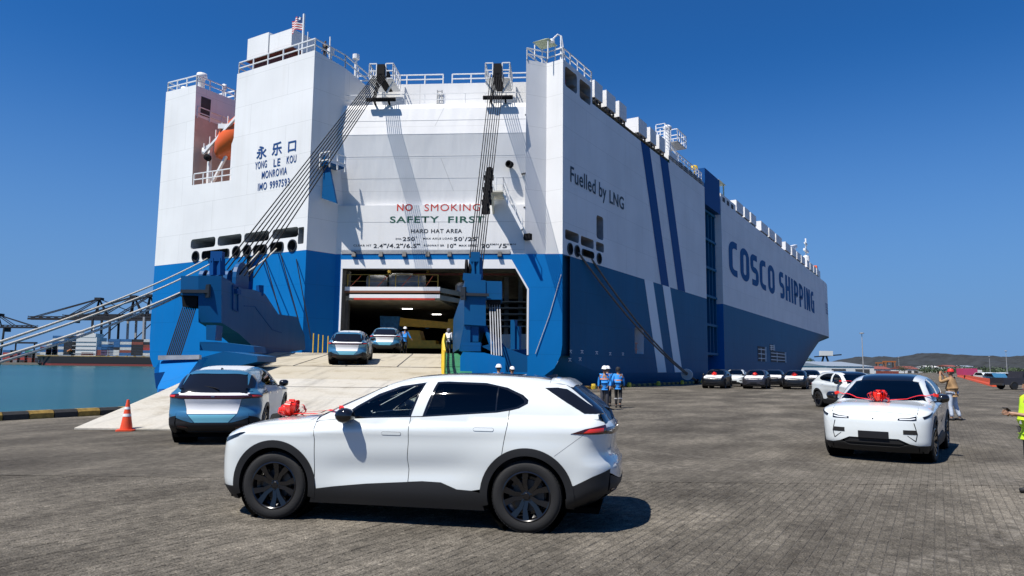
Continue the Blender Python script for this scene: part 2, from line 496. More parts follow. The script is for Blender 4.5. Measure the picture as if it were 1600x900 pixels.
A_F = (2.90, .37); A_R = (0.0, .37)
RO, RI = .505, .425
yE = lambda x: .625 - .035 * max(0, (x - 1.2)) - .05 * max(0, .2 - x)     # roof edge in plan
def yW(x):                                                              # windscreen edge in plan
    return .605 + (x - 1.75) / (2.42 - 1.75) * .175
def TZ(x, y): return float(topZ(np.array([x]), np.array([y]))[0])
def FX(y, z): return float(frontX(np.array([y]), np.array([z]))[0])
def RX(y, z): return float(rearX(np.array([y]), np.array([z]))[0])
YC = .73                                                                # where front and rear faces meet the sides
zhood = lambda y: .945 - .045 * (y / YC) ** 2
HX1 = 2.47
def car_parts():
    """every panel of the car once, as (name, mesh, material key)"""
    P = []
    def add(name, view, outer, mk, **kw):
        P.append((name, panel_mesh(name, view, outer, **kw), mk))
    XH = FX(YC, zhood(YC))
    hood_side = [(x, YC) for x in np.linspace(HX1, XH - .004, 14)]
    hood_tip = [(FX(y, zhood(y)), y) for y in np.linspace(.725, 0, 11)]
    hood = hood_side + hood_tip
    hood = hood + [(x, -y) for x, y in hood[::-1][1:]]
    hood = hood + [(2.50 + .10 * (1 - (y / YC) ** 2), y) for y in np.linspace(-.66, .66, 9)]
    add('hood', 'top', hood, 'paint', grid=.07, off=-.001)
    fr_edge = [(FX(YC, z), z) for z in np.linspace(.34, zhood(YC) - .003, 12)]
    fend_top = [(x, TZ(x, y)) for x, y in hood_side]
    for sg in (1, -1):
        fender = [(2.415, .42)] + [(2.412, .6), (2.418, .9), (2.44, 1.02), (2.455, 1.085)] + fend_top + fr_edge[::-1] + \
            [(3.42, .34)] + arc(*A_F, RO, 0, 176, 26)
        add('fender', 'side', fender, 'paint', sgn=sg)
        door_f = [(2.385, .355), (2.40, .42), (2.402, .6), (2.408, .9), (2.43, 1.02), (2.445, 1.075), (2.40, 1.095), (2.16, 1.118), (1.74, 1.145), (1.312, 1.163),
                  (1.318, 1.08), (1.315, .9), (1.328, .72), (1.312, .6), (1.318, .468), (1.8, .43), (2.19, .385)]
        add('front_door', 'side', door_f, 'paint', sgn=sg, grid=.045)
        door_r = [(1.310, .47), (1.304, .6), (1.32, .72), (1.307, .9), (1.310, 1.08), (1.304, 1.163), (1.17, 1.168), (.34, 1.232), (.208, 1.255),
                  (.215, 1.1), (.25, .92), (.268, .80)] + arc(*A_R, RO, 58, 6, 12) + [(.60, .405), (.76, .412), (.94, .478), (1.15, .482)]
        add('rear_door', 'side', door_r, 'paint', sgn=sg, grid=.045)
        dlo = [(2.16, 1.122), (1.74, 1.149), (1.31, 1.167), (1.17, 1.172), (.34, 1.236), (.10, 1.285), (.01, 1.335), (.01, 1.37), (.07, 1.42), (.25, 1.495), (.5, 1.542),
               (.95, 1.552), (1.2, 1.538), (1.5, 1.492), (1.75, 1.40), (1.98, 1.265)]
        ws_edge = [(x, TZ(x, yW(x))) for x in np.linspace(2.42, 1.75, 10)]
        rf_edge = [(x, TZ(x, yE(x))) for x in np.linspace(1.70, -.38, 18)]
        gl_edge = [(x, TZ(x, .60 + .10 * (-.42 - x) / .45)) for x in np.linspace(-.44, -.83, 8)]
        rr_edge = [(RX(YC, z), z) for z in np.linspace(1.13, .66, 8)]
        frame = [(2.455, 1.089)] + ws_edge + rf_edge + gl_edge + rr_edge + [(-.70, .60), (-.50, .50)] + arc(*A_R, RO, 165, 60, 20) + \
            [(.260, .80), (.242, .92), (.207, 1.1), (.200, 1.255)] + [(.10, 1.281), (.006, 1.332), (.004, 1.372), (.066, 1.424), (.25, 1.50), (.5, 1.547), (.95, 1.557), (1.2, 1.543), (1.5, 1.497), (1.752, 1.405), (1.985, 1.268), (2.168, 1.124), (2.40, 1.101)]
        add('side_frame', 'side', frame, 'paint', sgn=sg, grid=.05)
        wf = [(2.10, 1.145), (1.74, 1.165), (1.335, 1.182), (1.235, 1.515), (1.48, 1.475), (1.72, 1.39), (1.93, 1.27)]
        wr = [(1.14, 1.19), (.36, 1.252), (.36, 1.505), (.52, 1.525), (.95, 1.535), (1.05, 1.53)]
        wq = [(.345, 1.253), (.13, 1.298), (.05, 1.34), (.05, 1.365), (.1, 1.41), (.25, 1.475), (.345, 1.50)]
        add('window_trim', 'side', dlo, 'gloss_black', holes=[wf, wr, wq], sgn=sg, off=-.004, flange=0, grid=.06)
        add('front_window', 'side', wf, 'glass_front', sgn=sg, off=-.006, flange=0, grid=.08)
        add('rear_window', 'side', wr, 'glass_dark', sgn=sg, off=-.006, flange=0, grid=.08)
        add('quarter_window', 'side', wq, 'glass_dark', sgn=sg, off=-.006, flange=0, grid=.08)
        add('door_pillar', 'side', [(1.305, 1.172), (1.175, 1.178), (1.07, 1.548), (1.20, 1.537)], 'paint', sgn=sg, off=.003, grid=.06)
        add('rear_side_glass', 'side', [(-.16, 1.500), (-.30, 1.505), (-.40, 1.490), (-.475, 1.445), (-.62, 1.345), (-.80, 1.235), (-.60, 1.238)], 'gloss_black', sgn=sg, off=.004, grid=.05)
        # black cladding
        add('arch_cladding', 'side', ring2(*A_F, RI, RO, -14, 194), 'clad', sgn=sg, off=.012, flange=.10)
        add('arch_cladding', 'side', ring2(*A_R, RI, RO, -14, 194), 'clad', sgn=sg, off=.012, flange=.10)
        sill = [(2.47, .20), (2.42, .34), (2.385, .351), (2.19, .381), (1.8, .426), (1.318, .464), (1.15, .478), (.94, .474), (.76, .408), (.60, .401), (.50, .38), (.46, .20)]
        add('sill_cladding', 'side', sill, 'clad', sgn=sg, off=.010, flange=.06)
        # handles: the outline of a flush grip
        for hx, hz in ((1.51, .985), (.47, 1.055)):
            hl = arc(hx + .095, hz, .019, -90, 90, 8) + arc(hx - .095, hz, .019, 90, 270, 8)
            hi = arc(hx + .095, hz, .016, -90, 90, 8) + arc(hx - .095, hz, .016, 90, 270, 8)
            add('door_handle', 'side', hl, 'gloss_black', sgn=sg, off=.001, flange=0, grid=.03)
            add('handle_grip', 'side', hi, 'paint', sgn=sg, off=.0035, flange=.004, grid=.03)
        # lamps that wrap the corners
        add('headlight_side', 'side', [(3.575, .868), (3.48, .900), (3.34, .945), (3.27, .955), (3.36, .905), (3.47, .862), (3.57, .825)], 'gloss_black', sgn=sg, off=.004)
        tl = [(-.47, 1.035), (-.62, 1.085), (RX(YC, 1.115) - .012, 1.12), (RX(YC, 1.03) - .012, 1.03), (-.7, 1.03)]
        add('tail_lamp', 'side', tl, 'lamp_red', sgn=sg, off=.005)
        add('tail_lamp_sunlit', 'side', [(-.60, 1.045), (-.66, 1.082), (-.80, 1.088), (-.80, 1.05)], 'lamp_bright_red', sgn=sg, off=.009)  # brighter red patch: sun on the lens put into the colour
        add('mud_guard', 'side', [(-.50, .495), (-.70, .595), (RX(YC, .655), .655), (RX(YC, .42), .42), (-.70, .30), (-.52, .22), (-.46, .22)] + arc(*A_R, RO, 195, 166, 6), 'clad', sgn=sg, off=.004, flange=.04)
        add('front_lip_side', 'side', [(3.42, .335), (FX(YC, .335), .335), (FX(YC, .2), .2), (3.36, .19)], 'clad', sgn=sg, off=.004, flange=.04)
        add('seam_line', 'side', [(-.30, .80), (-.296, .80), (-.606, 1.03), (-.61, 1.03)], 'black', sgn=sg, off=.0012, flange=0)
    # roof, screens
    roof = [(x, yE(x)) for x in np.linspace(1.70, -.20, 14)]
    roof = roof + [(x, -y) for x, y in roof[::-1]]
    roof = roof + [(1.70 + .06 * (1 - (y / .6) ** 2), y) for y in np.linspace(-.5, .5, 7)]
    add('roof', 'top', [(x, y * .80 if abs(y) > .5 else y) for x, y in roof], 'roof', grid=.09, off=-.003)
    for sg in (1, -1):
        rail = [(x, sg * yE(x)) for x in np.linspace(1.70, -.20, 14)]
        add('roof_rail', 'top', rail + [(x, y * .80 + sg * .004) for x, y in rail[::-1]], 'paint', grid=.08, off=0)
    sp = [(x, yE(x)) for x in np.linspace(-.205, -.38, 4)] + [(-.43, .595)]
    sp = sp + [(-.455 - .03 * (1 - (y / .6) ** 2), y) for y in np.linspace(.55, -.55, 9)] + [(x, -y) for x, y in sp[::-1]]
    add('spoiler', 'top', sp, 'paint', grid=.06, off=.004, flange=.05)
    ws = [(x, yW(x) - .004) for x in np.linspace(2.42, 1.75, 8)]
    ws = ws + [(1.71 + .06 * (1 - (y / .6) ** 2), y) for y in np.linspace(.58, -.58, 9)] + [(x, -y) for x, y in ws[::-1]]
    ws = ws + [(2.46 + .10 * (1 - (y / YC) ** 2), y) for y in np.linspace(-.68, .68, 9)]
    add('windscreen', 'top', ws, 'glass_screen', grid=.10, off=-.004, flange=0)
    rg = [(x, .595 + .10 * (-.42 - x) / .45) for x in np.linspace(-.46, -.83, 6)]
    rgp = rg + [(-.845 - .04 * (1 - (y / .7) ** 2), y) for y in np.linspace(.64, -.64, 9)] + [(x, -y) for x, y in rg[::-1]] + [(-.46 - .03 * (1 - (y / .6) ** 2), y) for y in np.linspace(-.5, .5, 7)]
    add('rear_screen', 'top', rgp, 'gloss_black', grid=.08, off=-.006, flange=0)
    # tail
    lip = [(-.835, .68)] + [(-.852 - .04 * (1 - (y / .7) ** 2), y) for y in np.linspace(.64, -.64, 9)] + [(-.835, -.68)]
    lip = lip + [(RX(y, 1.13) + .012, y) for y in np.linspace(-.73, .73, 13)]
    add('tailgate_top', 'top', lip, 'gate', grid=.06)
    add('tail_upper', 'rear', [(-.73, 1.125), (.73, 1.125), (.73, 1.09), (-.73, 1.09)], 'gate', grid=.06)
    add('tail_light_bar', 'rear', [(-.732, 1.09), (.732, 1.09), (.732, 1.03), (.55, 1.018), (-.55, 1.018), (-.732, 1.03)], 'lamp_red', grid=.05, off=.006)
    add('tail_badge', 'rear', [(-.035, 1.07), (.035, 1.07), (.03, 1.055), (0, 1.06), (-.03, 1.055)], 'metal', off=.010, grid=.05)
    film = [(-.572, 1.012), (.572, 1.012), (.500, .705), (-.500, .705)]
    add('tailgate', 'rear', [(-.58, 1.014), (.58, 1.014), (.50, .70), (.34, .52), (-.34, .52), (-.50, .70)], 'tailgate', grid=.05)
    for sg in (1, -1):
        add('rear_bumper', 'rear', [(sg * .585, 1.014), (sg * .73, 1.026), (sg * .73, .62), (sg * .60, .575), (sg * .40, .525), (sg * .355, .528), (sg * .506, .70)], 'paint', grid=.05)
    add('film_patch', 'rear', film, 'film_gate', grid=.05, off=.005, flange=.004)
    add('plate_recess', 'rear', [(-.48, .69), (.48, .69), (.335, .53), (-.335, .53)], 'plate_back', grid=.05, off=.003, flange=.006)
    add('rear_lower_bumper', 'rear', [(-.73, .60), (-.60, .565), (-.40, .515), (.40, .515), (.60, .565), (.73, .60), (.73, .40), (.55, .36), (.5, .25), (-.5, .25), (-.55, .36), (-.73, .40)], 'clad', grid=.06, off=.004, flange=.05)
    add('rear_skid', 'rear', [(-.5, .33), (.5, .33), (.46, .28), (-.46, .28)], 'dark_metal', grid=.06, off=.012)
    for sg in (1, -1):
        add('reflector', 'rear', [(sg * .48, .435), (sg * .69, .455), (sg * .69, .43), (sg * .48, .41)], 'lamp_red', off=.009, grid=.05)
    # nose
    ft = [(y, zhood(y) - .006) for y in np.linspace(-.73, .73, 13)]
    add('front_bumper', 'front', ft + [(.73, .34), (.60, .37), (.42, .455), (-.42, .455), (-.60, .37), (-.73, .34)], 'bumper', grid=.05)
    add('front_grille', 'front', [(.42, .45), (-.42, .45), (-.55, .355), (-.42, .31), (.42, .31), (.55, .355)], 'black', grid=.06, off=-.02)
    add('front_lip', 'front', [(.73, .335), (.60, .365), (.56, .352), (.42, .305), (-.42, .305), (-.56, .352), (-.60, .365), (-.73, .335), (-.73, .2), (.73, .2)], 'clad', grid=.06, off=.003, flange=.04)
    add('grille_bar', 'front', [(.50, .375), (-.50, .375), (-.47, .36), (.47, .36)], 'clad', grid=.06, off=.0)
    add('front_plate', 'front', [(.26, .58), (-.26, .58), (-.26, .45), (.26, .45)], 'plate_black', grid=.06, off=.012, flange=.02)
    add('emblem', 'front', [(.03, .84), (-.03, .84), (0, .80)], 'gloss_black', off=.004, grid=.05)
    for sg in (1, -1):
        hl = [(sg * .42, .800), (sg * .42, .834), (sg * .60, .848), (sg * .72, .882), (sg * .72, .802), (sg * .66, .797)]
        add('headlight', 'front', hl, 'gloss_black', off=.003, grid=.04)
        add('daylight_strip', 'front', [(sg * .45, .810), (sg * .45, .824), (sg * .62, .833), (sg * .70, .848), (sg * .70, .830), (sg * .63, .815)], 'lamp_clear', off=.006, grid=.04, flange=.003)
        add('fog_frame', 'front', [(sg * .67, .755), (sg * .685, .755), (sg * .73, .56), (sg * .70, .42), (sg * .685, .42), (sg * .565, .52), (sg * .565, .53), (sg * .69, .435), (sg * .717, .56)], 'gloss_black', off=.003, grid=.04, flange=.003)
        add('fog_lamp', 'front', [(sg * .50, .625), (sg * .715, .625), (sg * .715, .545), (sg * .50, .545)], 'black', off=.004, grid=.05)
    # dark inner shell behind the gaps and openings
    lowz = lambda x: .22
    sil = [(-.60, .24), (-.80, .45), (-.82, .7), (-.80, 1.0), (-.7, 1.15), (.2, 1.16), (1.3, 1.12), (2.4, 1.06), (3.0, .98), (3.4, .88), (3.56, .75), (3.56, .4), (3.45, .24)] + \
        [(3.38, .22)] + arc(*A_F, .45, -18, 198, 18) + [(2.4, .2), (.5, .2)] + arc(*A_R, .45, -18, 198, 18) + [(-.5, .22)]
    add('inner_shell', 'side', sil, 'void', both=True, off=-.022, flange=0, grid=.12)
    add('nose_shell', 'front', [(.74, .25), (.74, .86), (-.74, .86), (-.74, .25)], 'void', off=-.035, flange=0, grid=.12)
    add('tail_shell', 'rear', [(.74, .26), (.74, 1.12), (-.74, 1.12), (-.74, .26)], 'void', off=-.022, flange=0, grid=.12)
    add('hood_shell', 'top', [(2.3, .78), (3.55, .6), (3.6, 0), (3.55, -.6), (2.3, -.78)], 'void', off=-.03, flange=0, grid=.15)
    mb = MB()
    mb.box((-.75, -.80, .2), (3.5, .80, .26))
    P.append(('floor_pan', mb.mesh('floor_pan'), 'void'))
    for cx in (A_F[0], A_R[0]):
        mb = MB()
        for sg in (1, -1):
            pr = [(.44, sg * .90), (.44, sg * .55), (.02, sg * .55)]
            mb.lathe(pr, 28, 'Y', (cx, 0, .37))
        P.append(('wheel_housing', mb.mesh('wheel_housing', fix=False), 'void'))
    # cabin
    mb = MB()
    mb.box((2.05, -.70, .80), (2.5, .70, 1.085)); mb.box((1.95, -.68, .9), (2.1, .68, 1.06))
    P.append(('dashboard', mb.mesh('dashboard'), 'seat'))
    for sy in (.37, -.37):
        mb = MB()
        mb.hexa([(1.25, sy - .25, .35), (1.75, sy - .25, .35), (1.75, sy + .25, .35), (1.25, sy + .25, .35), (1.25, sy - .25, .62), (1.75, sy - .25, .68), (1.75, sy + .25, .68), (1.25, sy + .25, .62)])
        mb.hexa([(1.15, sy - .24, .6), (1.32, sy - .24, .6), (1.32, sy + .24, .6), (1.15, sy + .24, .6), (.98, sy - .20, 1.18), (1.08, sy - .20, 1.2), (1.08, sy + .20, 1.2), (.98, sy + .20, 1.18)])
        mb.hexa([(.97, sy - .13, 1.2), (1.06, sy - .13, 1.2), (1.06, sy + .13, 1.2), (.97, sy + .13, 1.2), (.92, sy - .11, 1.38), (1.0, sy - .11, 1.38), (1.0, sy + .11, 1.38), (.92, sy + .11, 1.38)])
        me = mb.mesh('seat')
        P.append(('seat', me, 'seat'))
    mb = MB(); mb.box((.1, -.62, .4), (.35, .62, 1.15)); mb.box((.3, -.62, .4), (.85, .62, .62))
    P.append(('rear_bench', mb.mesh('rear_bench'), 'seat'))
    mb = MB()
    mb.lathe([(.165 + .016 * cos(t), .016 * sin(t)) for t in np.linspace(0, 2 * pi, 9)], 24, 'X', (0, 0, 0)); mb.bar((0, -.15, 0), (0, .15, 0), .03); mb.bar((0, 0, 0), (.15, 0, -.05), .05)
    me = mb.mesh('steering_wheel', smooth=True); me.transform(Matrix.Translation((1.86, .37, 1.0)) @ Matrix.Rotation(radians(-22), 4, 'Y'))
    P.append(('steering_wheel', me, 'seat'))
    P.append(('headliner', panel_mesh('headliner', 'top', [(1.6, .56), (-.3, .52), (-.3, -.52), (1.6, -.56)], grid=.2, off=-.05, flange=0), 'headliner'))
    # mirrors
    for sg in (1, -1):
        mb = MB()
        n = 12; rings = []
        for t, w in ((0, .55), (.12, .85), (.4, 1.0), (.75, .92), (.93, .7), (1, .4)):
            rings.append([(2.03 + .115 * w * cos(2 * pi * j / n) - .02 * t, sg * (.93 + .22 * t), 1.165 + .088 * w * sin(2 * pi * j / n) + .012 * t) for j in range(n)])
        vs = [v for r in rings for v in r]; fs = []
        for i in range(5):
            for j in range(n): fs.append((i * n + j, i * n + (j + 1) % n, (i + 1) * n + (j + 1) % n, (i + 1) * n + j))
        fs += [tuple(range(n)), tuple(5 * n + j for j in range(n))]
        mb.add(vs, fs)
        mb.hexa([(2.01, sg * .86, 1.08), (2.12, sg * .86, 1.08), (2.10, sg * .98, 1.10), (2.00, sg * .98, 1.10), (2.0, sg * .86, 1.115), (2.11, sg * .86, 1.115), (2.08, sg * .99, 1.13), (2.0, sg * .99, 1.13)])
        P.append(('mirror', mb.mesh('mirror', smooth=True, angle=50), 'gloss_black'))
    mb = MB()
    mb.hexa([(-.20, -.02, 1.598), (-.05, -.015, 1.615), (-.05, .015, 1.615), (-.20, .02, 1.598), (-.21, -.008, 1.645), (-.18, -.008, 1.645), (-.18, .008, 1.645), (-.21, .008, 1.645)])
    P.append(('roof_antenna', mb.mesh('roof_antenna'), 'gloss_black'))
    mb = MB(); mb.bar((-.872, -.1, 1.235), (-.75, .28, 1.29), .018, .012)
    P.append(('wiper', mb.mesh('wiper'), 'black'))
    return P
def wheel_meshes():
    R = .37
    mb = MB()
    pr = [(.255, -.105), (.29, -.118), (.335, -.120), (.358, -.108), (.368, -.09), (.370, -.04), (.370, .04), (.368, .09), (.358, .108), (.335, .120), (.29, .118), (.255, .105)]
    mb.lathe(pr, 48, 'Y')
    tyre = mb.mesh('tyre', angle=35)
    mb = MB()                                                   # tread blocks
    for i in range(60):
        t = 2 * pi * i / 60
        for y0, y1, s in ((-.105, -.05, .02), (-.045, -.003, -.02), (.003, .045, .02), (.05, .105, -.02)):
            r0 = .366; r1 = .3735 if abs(y0 + y1) < .1 else .371
            w = .036 * .5
            c, sn = cos(t + s), sin(t + s)
            mb.hexa([(r * cos(t + s + d / r), y, r * sin(t + s + d / r)) for r in (r0, r1) for d, y in ((-w * .8, y0), (w * .8, y0), (w * .8, y1), (-w * .8, y1))])
    tread = mb.mesh('tread')
    mb = MB()                                                   # rim: barrel, five split spokes, hub
    mb.lathe([(.262, .112), (.252, .116), (.243, .108), (.236, .03), (.20, .002), (.05, .0), (.05, -.10), (.26, -.105)], 48, 'Y')
    for k in range(5):
        t0 = 2 * pi * k / 5 + pi / 2
        for s in (-1, 1):
            def sp(r, a, y): return (r * cos(t0 + s * a), y, r * sin(t0 + s * a))
            A = [sp(.045, .0, .072), sp(.045, .85, .072), sp(.135, .36, .088), sp(.135, .02, .088)]
            B = [sp(.135, .02, .088), sp(.135, .36, .088), sp(.247, .43, .108), sp(.247, .16, .108)]
            for q in (A, B):
                lo = [(x * .99, y - .03, z * .99) for x, y, z in q]
                mb.hexa(lo + q)
    mb.lathe([(.0, .082), (.03, .082), (.036, .076), (.06, .07), (.075, .05), (.075, .0)], 20, 'Y')
    for k in range(5):
        t = 2 * pi * k / 5 + pi / 2 + .3
        mb.lathe([(0, .082), (.010, .080), (.011, .06)], 8, 'Y', (.052 * cos(t), 0, .052 * sin(t)))
    rim = mb.mesh('rim', angle=30)
    mb = MB()
    mb.lathe([(.03, .02), (.165, .02), (.165, .0), (.03, .0)], 32, 'Y')
    disc = mb.mesh('brake_disc', angle=40)
    mb = MB()
    mb.prism(ring2(0, 0, .11, .185, 150, 215, 8), lambda u, v, w: (u, w - .02, v), .06)
    cal = mb.mesh('brake_caliper')
    return tyre, tread, rim, disc, cal
CAR_PARTS = car_parts()
W_T, W_TR, W_R, W_D, W_C = wheel_meshes()
LOOKS = {
    'white': dict(paint='car_white', bumper='car_white', gate='car_white', tailgate='car_white', film_gate=None, plate_back='car_white', roof='glass_roof', hood='car_white', doors='car_white', screen='glass_dark'),
    'blue': dict(paint='car_blue', bumper='car_blue', gate='film_white', tailgate='car_blue', film_gate='film_white', plate_back='plate_blue', roof='film_silver', hood='film_white', doors='film_silver', screen='glass_dark'),
    'dark': dict(paint='car_dark', bumper='car_dark', gate='film_white', tailgate='car_dark', film_gate=None, plate_back='car_dark', roof='glass_roof', hood='film_white', doors='car_dark', screen='glass_dark'),
    'grey': dict(paint='car_grey', bumper='car_grey', gate='film_white', tailgate='car_grey', film_gate=None, plate_back='car_grey', roof='glass_roof', hood='film_white', doors='car_grey', screen='glass_dark'),
}
SUB = {'front_window': 'front_door', 'handle_grip': 'door_handle'}
FAR_SKIP = {'handle_grip', 'door_handle', 'seam_line', 'steering_wheel', 'wiper', 'tail_badge', 'brake_disc', 'brake_caliper', 'tread', 'emblem', 'rear_skid', 'reflector', 'grille_bar', 'seat', 'rear_bench', 'dashboard', 'headliner'}
def make_car(loc, head, label, look, far=False, steer=0.0, group=None, name='electric_suv'):
    """head: direction of travel in degrees, anticlockwise from +X"""
    L = LOOKS[look]
    t = thing(name, label, 'car', loc, radians(head), group)
    off = Vector((-WHB / 2, 0, 0))
    for nm, me, mk in CAR_PARTS:
        if far and nm in FAR_SKIP: continue
        if mk == 'film_gate' and L['film_gate'] is None: continue
        k = mk
        if mk in L: k = L[mk]
        if mk == 'glass_screen': k = L['screen']
        if mk == 'paint' and nm == 'hood': k = L['hood']
        if mk == 'paint' and nm in ('front_door', 'rear_door'): k = L['doors']
        if not me.materials: me.materials.append(M[k])
        o = bpy.data.objects.new(nm, me); COL.objects.link(o); o.parent = t; o.location = off
        if me.materials[0] is not M[k]:
            o.material_slots[0].link = 'OBJECT'; o.material_slots[0].material = M[k]
    for cx in (A_F[0], A_R[0]):
        for sg in (1, -1):
            w = link_mesh('wheel', W_T, M['tyre'], t, Vector((cx, sg * .835, .37)) + off)
            w.rotation_euler = (0, random.uniform(0, 1), (0 if sg > 0 else pi) + (steer if cx > 1 else 0))
            link_mesh('rim', W_R, M['rim'], w)
            if not far:
                link_mesh('tread', W_TR, M['tyre'], w)
                link_mesh('brake_disc', W_D, M['dark_metal'], w)
                link_mesh('brake_caliper', W_C, M['dark_metal'], w)
    return t
# ------------------------------------------------------------------ the car carrier
TH = radians(31)
S0 = np.array([4.0, 55.5, 0.0])
AX = np.array([sin(TH), cos(TH), 0]); PT = np.array([-cos(TH), sin(TH), 0])
ship = thing('car_carrier_ship', 'huge white and blue car carrier ship berthed with its stern ramp down on the quay', 'ship', tuple(S0), -TH)
def loc3(w):                                     # world point -> ship frame: x to starboard, y forward, z up
    d = np.asarray(w, float) - S0
    return np.array([-(d @ PT), d @ AX, d[2]])
def hit_side(x, y, off=0.0):
    w = plane_at(x, y, S0 - PT * off, PT); l = loc3(w); return (l[1], l[2])
def hit_transom(x, y, u=-11.0):
    w = plane_at(x, y, S0 + AX * u, AX); l = loc3(w); return (-l[0], l[2])
PE = np.array([-16.5, -8.3, 0]); PLEN = np.linalg.norm(PE); PE = PE / PLEN            # along the stern panel
PN_ = np.array([PE[1], -PE[0], 0]); PN_ = PN_ if PN_[1] < 0 else -PN_                  # panel normal, outwards
def pnl(s, z, d=0.0):
    q = PE * s - PN_ * d
    return (q[0], q[1], z)
W_PE = PT * 16.5 - AX * 8.3; W_PE = W_PE / np.linalg.norm(W_PE)
W_PN = np.array([-W_PE[1], W_PE[0], 0])
def hit_panel(x, y, d=0.0):
    o = S0 - W_PN * d if W_PN[1] < 0 else S0 + W_PN * d
    w = plane_at(x, y, o, W_PN); return (float((w - o) @ W_PE), float(w[2]))
side = lambda u, z, d=0.0: (-d, u, z)            # starboard plating, d inwards
trans = lambda v, z, d=0.0: (-v, -11.0 + d, z)   # transom, d inwards

def steel(name, col, rough=.42, bumps=.25, streak=(.0, .0, .0), amount=0.0, spec=.4):
    """painted hull plate: faint seams' waviness, soft vertical run-off streaks"""
    m, nt, b = new_mat(name)
    b.inputs['Roughness'].default_value = rough
    b.inputs['Specular IOR Level'].default_value = spec
    tc = N(nt, 'ShaderNodeTexCoord')
    mp = N(nt, 'ShaderNodeMapping'); mp.inputs['Scale'].default_value = (.9, .9, .05)
    nt.links.new(tc.outputs['Object'], mp.inputs[0])
    n1 = N(nt, 'ShaderNodeTexNoise', Scale=1.6, Detail=5.0, Roughness=.65)
    nt.links.new(mp.outputs[0], n1.inputs['Vector'])
    r1 = N(nt, 'ShaderNodeMapRange'); r1.inputs[1].default_value = .52; r1.inputs[2].default_value = .8; r1.inputs[4].default_value = amount
    nt.links.new(n1.outputs['Fac'], r1.inputs[0])
    n2 = N(nt, 'ShaderNodeTexNoise', Scale=.22, Detail=4.0)
    nt.links.new(tc.outputs['Object'], n2.inputs['Vector'])
    r2 = N(nt, 'ShaderNodeMapRange'); r2.inputs[1].default_value = .3; r2.inputs[2].default_value = .7; r2.inputs[3].default_value = .93; r2.inputs[4].default_value = 1.04
    nt.links.new(n2.outputs['Fac'], r2.inputs[0])
    mx = N(nt, 'ShaderNodeMix', data_type='RGBA')
    mx.inputs[6].default_value = (*col, 1); mx.inputs[7].default_value = (*streak, 1)
    nt.links.new(r1.outputs[0], mx.inputs[0])
    ml = N(nt, 'ShaderNodeMix', data_type='RGBA', blend_type='MULTIPLY'); ml.inputs[0].default_value = 1
    nt.links.new(mx.outputs[2], ml.inputs[6]); nt.links.new(r2.outputs[0], ml.inputs[7])
    # plate seams: strakes about 2.7 m high
    sp = N(nt, 'ShaderNodeSeparateXYZ'); nt.links.new(tc.outputs['Object'], sp.inputs[0])
    ax = N(nt, 'ShaderNodeMath', operation='SUBTRACT'); nt.links.new(sp.outputs['Y'], ax.inputs[0]); nt.links.new(sp.outputs['X'], ax.inputs[1])
    cb = N(nt, 'ShaderNodeCombineXYZ'); nt.links.new(ax.outputs[0], cb.inputs[0]); nt.links.new(sp.outputs['Z'], cb.inputs[1])
    br = N(nt, 'ShaderNodeTexBrick', Scale=1.0); br.inputs['Brick Width'].default_value = 9.0; br.inputs['Row Height'].default_value = 2.66; br.inputs['Mortar Size'].default_value = .022; br.inputs['Mortar Smooth'].default_value = .6
    br.inputs['Color1'].default_value = (1, 1, 1, 1); br.inputs['Color2'].default_value = (.965, .965, .965, 1); br.inputs['Mortar'].default_value = (.72, .72, .71, 1)
    nt.links.new(cb.outputs[0], br.inputs['Vector'])
    m3 = N(nt, 'ShaderNodeMix', data_type='RGBA', blend_type='MULTIPLY'); m3.inputs[0].default_value = .8
    nt.links.new(ml.outputs[2], m3.inputs[6]); nt.links.new(br.outputs['Color'], m3.inputs[7]); nt.links.new(m3.outputs[2], b.inputs['Base Color'])
    mv = N(nt, 'ShaderNodeMapping'); mv.inputs['Scale'].default_value = (1.5, 1.5, .35); nt.links.new(tc.outputs['Object'], mv.inputs[0])
    n3 = N(nt, 'ShaderNodeTexNoise', Scale=.55, Detail=2.5)
    nt.links.new(mv.outputs[0], n3.inputs['Vector'])
    bp = N(nt, 'ShaderNodeBump', Strength=bumps, Distance=.25)
    nt.links.new(n3.outputs['Fac'], bp.inputs['Height']); nt.links.new(bp.outputs[0], b.inputs['Normal'])
    return m
M['ship_white'] = steel('ship_white', (.76, .76, .75), .6, .10, (.55, .52, .46), .22, .12)
M['ship_white_dented'] = steel('ship_white_dented', (.77, .77, .76), .5, .30, (.6, .57, .5), .15)
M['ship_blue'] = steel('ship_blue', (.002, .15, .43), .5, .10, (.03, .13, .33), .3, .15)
M['ship_blue_shaded'] = steel('ship_blue_shaded', (.006, .105, .215), .5, .10, (.02, .08, .15), .35, .10)  # same hull blue, darkened: starboard shade is put into the colour
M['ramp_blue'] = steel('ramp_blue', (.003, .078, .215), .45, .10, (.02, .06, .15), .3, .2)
M['stripe_blue'] = mat('stripe_blue', (.005, .06, .21), .55, spec=.1)
M['letter_blue'] = mat('letter_blue', (.008, .09, .25), .6, spec=.08)
M['name_blue'] = mat('name_blue', (.01, .055, .20), .5)
M['letter_black'] = mat('letter_black', (.012, .014, .018), .5)
M['letter_red'] = mat('letter_red', (.52, .035, .015), .5, var=.25, vscale=2)
M['letter_green'] = mat('letter_green', (.01, .085, .05), .5, var=.25, vscale=2)
M['white_paint'] = mat('white_paint', (.78, .78, .77), .45)
M['rail_white'] = mat('rail_white', (.72, .73, .73), .45)
M['wire'] = mat('wire', (.012, .012, .013), .8, spec=.1)
M['rope'] = mat('rope', (.50, .47, .40), .8, var=.2, vscale=6)
M['rope_dark'] = mat('rope_dark', (.16, .14, .12), .85, var=.3, vscale=6)
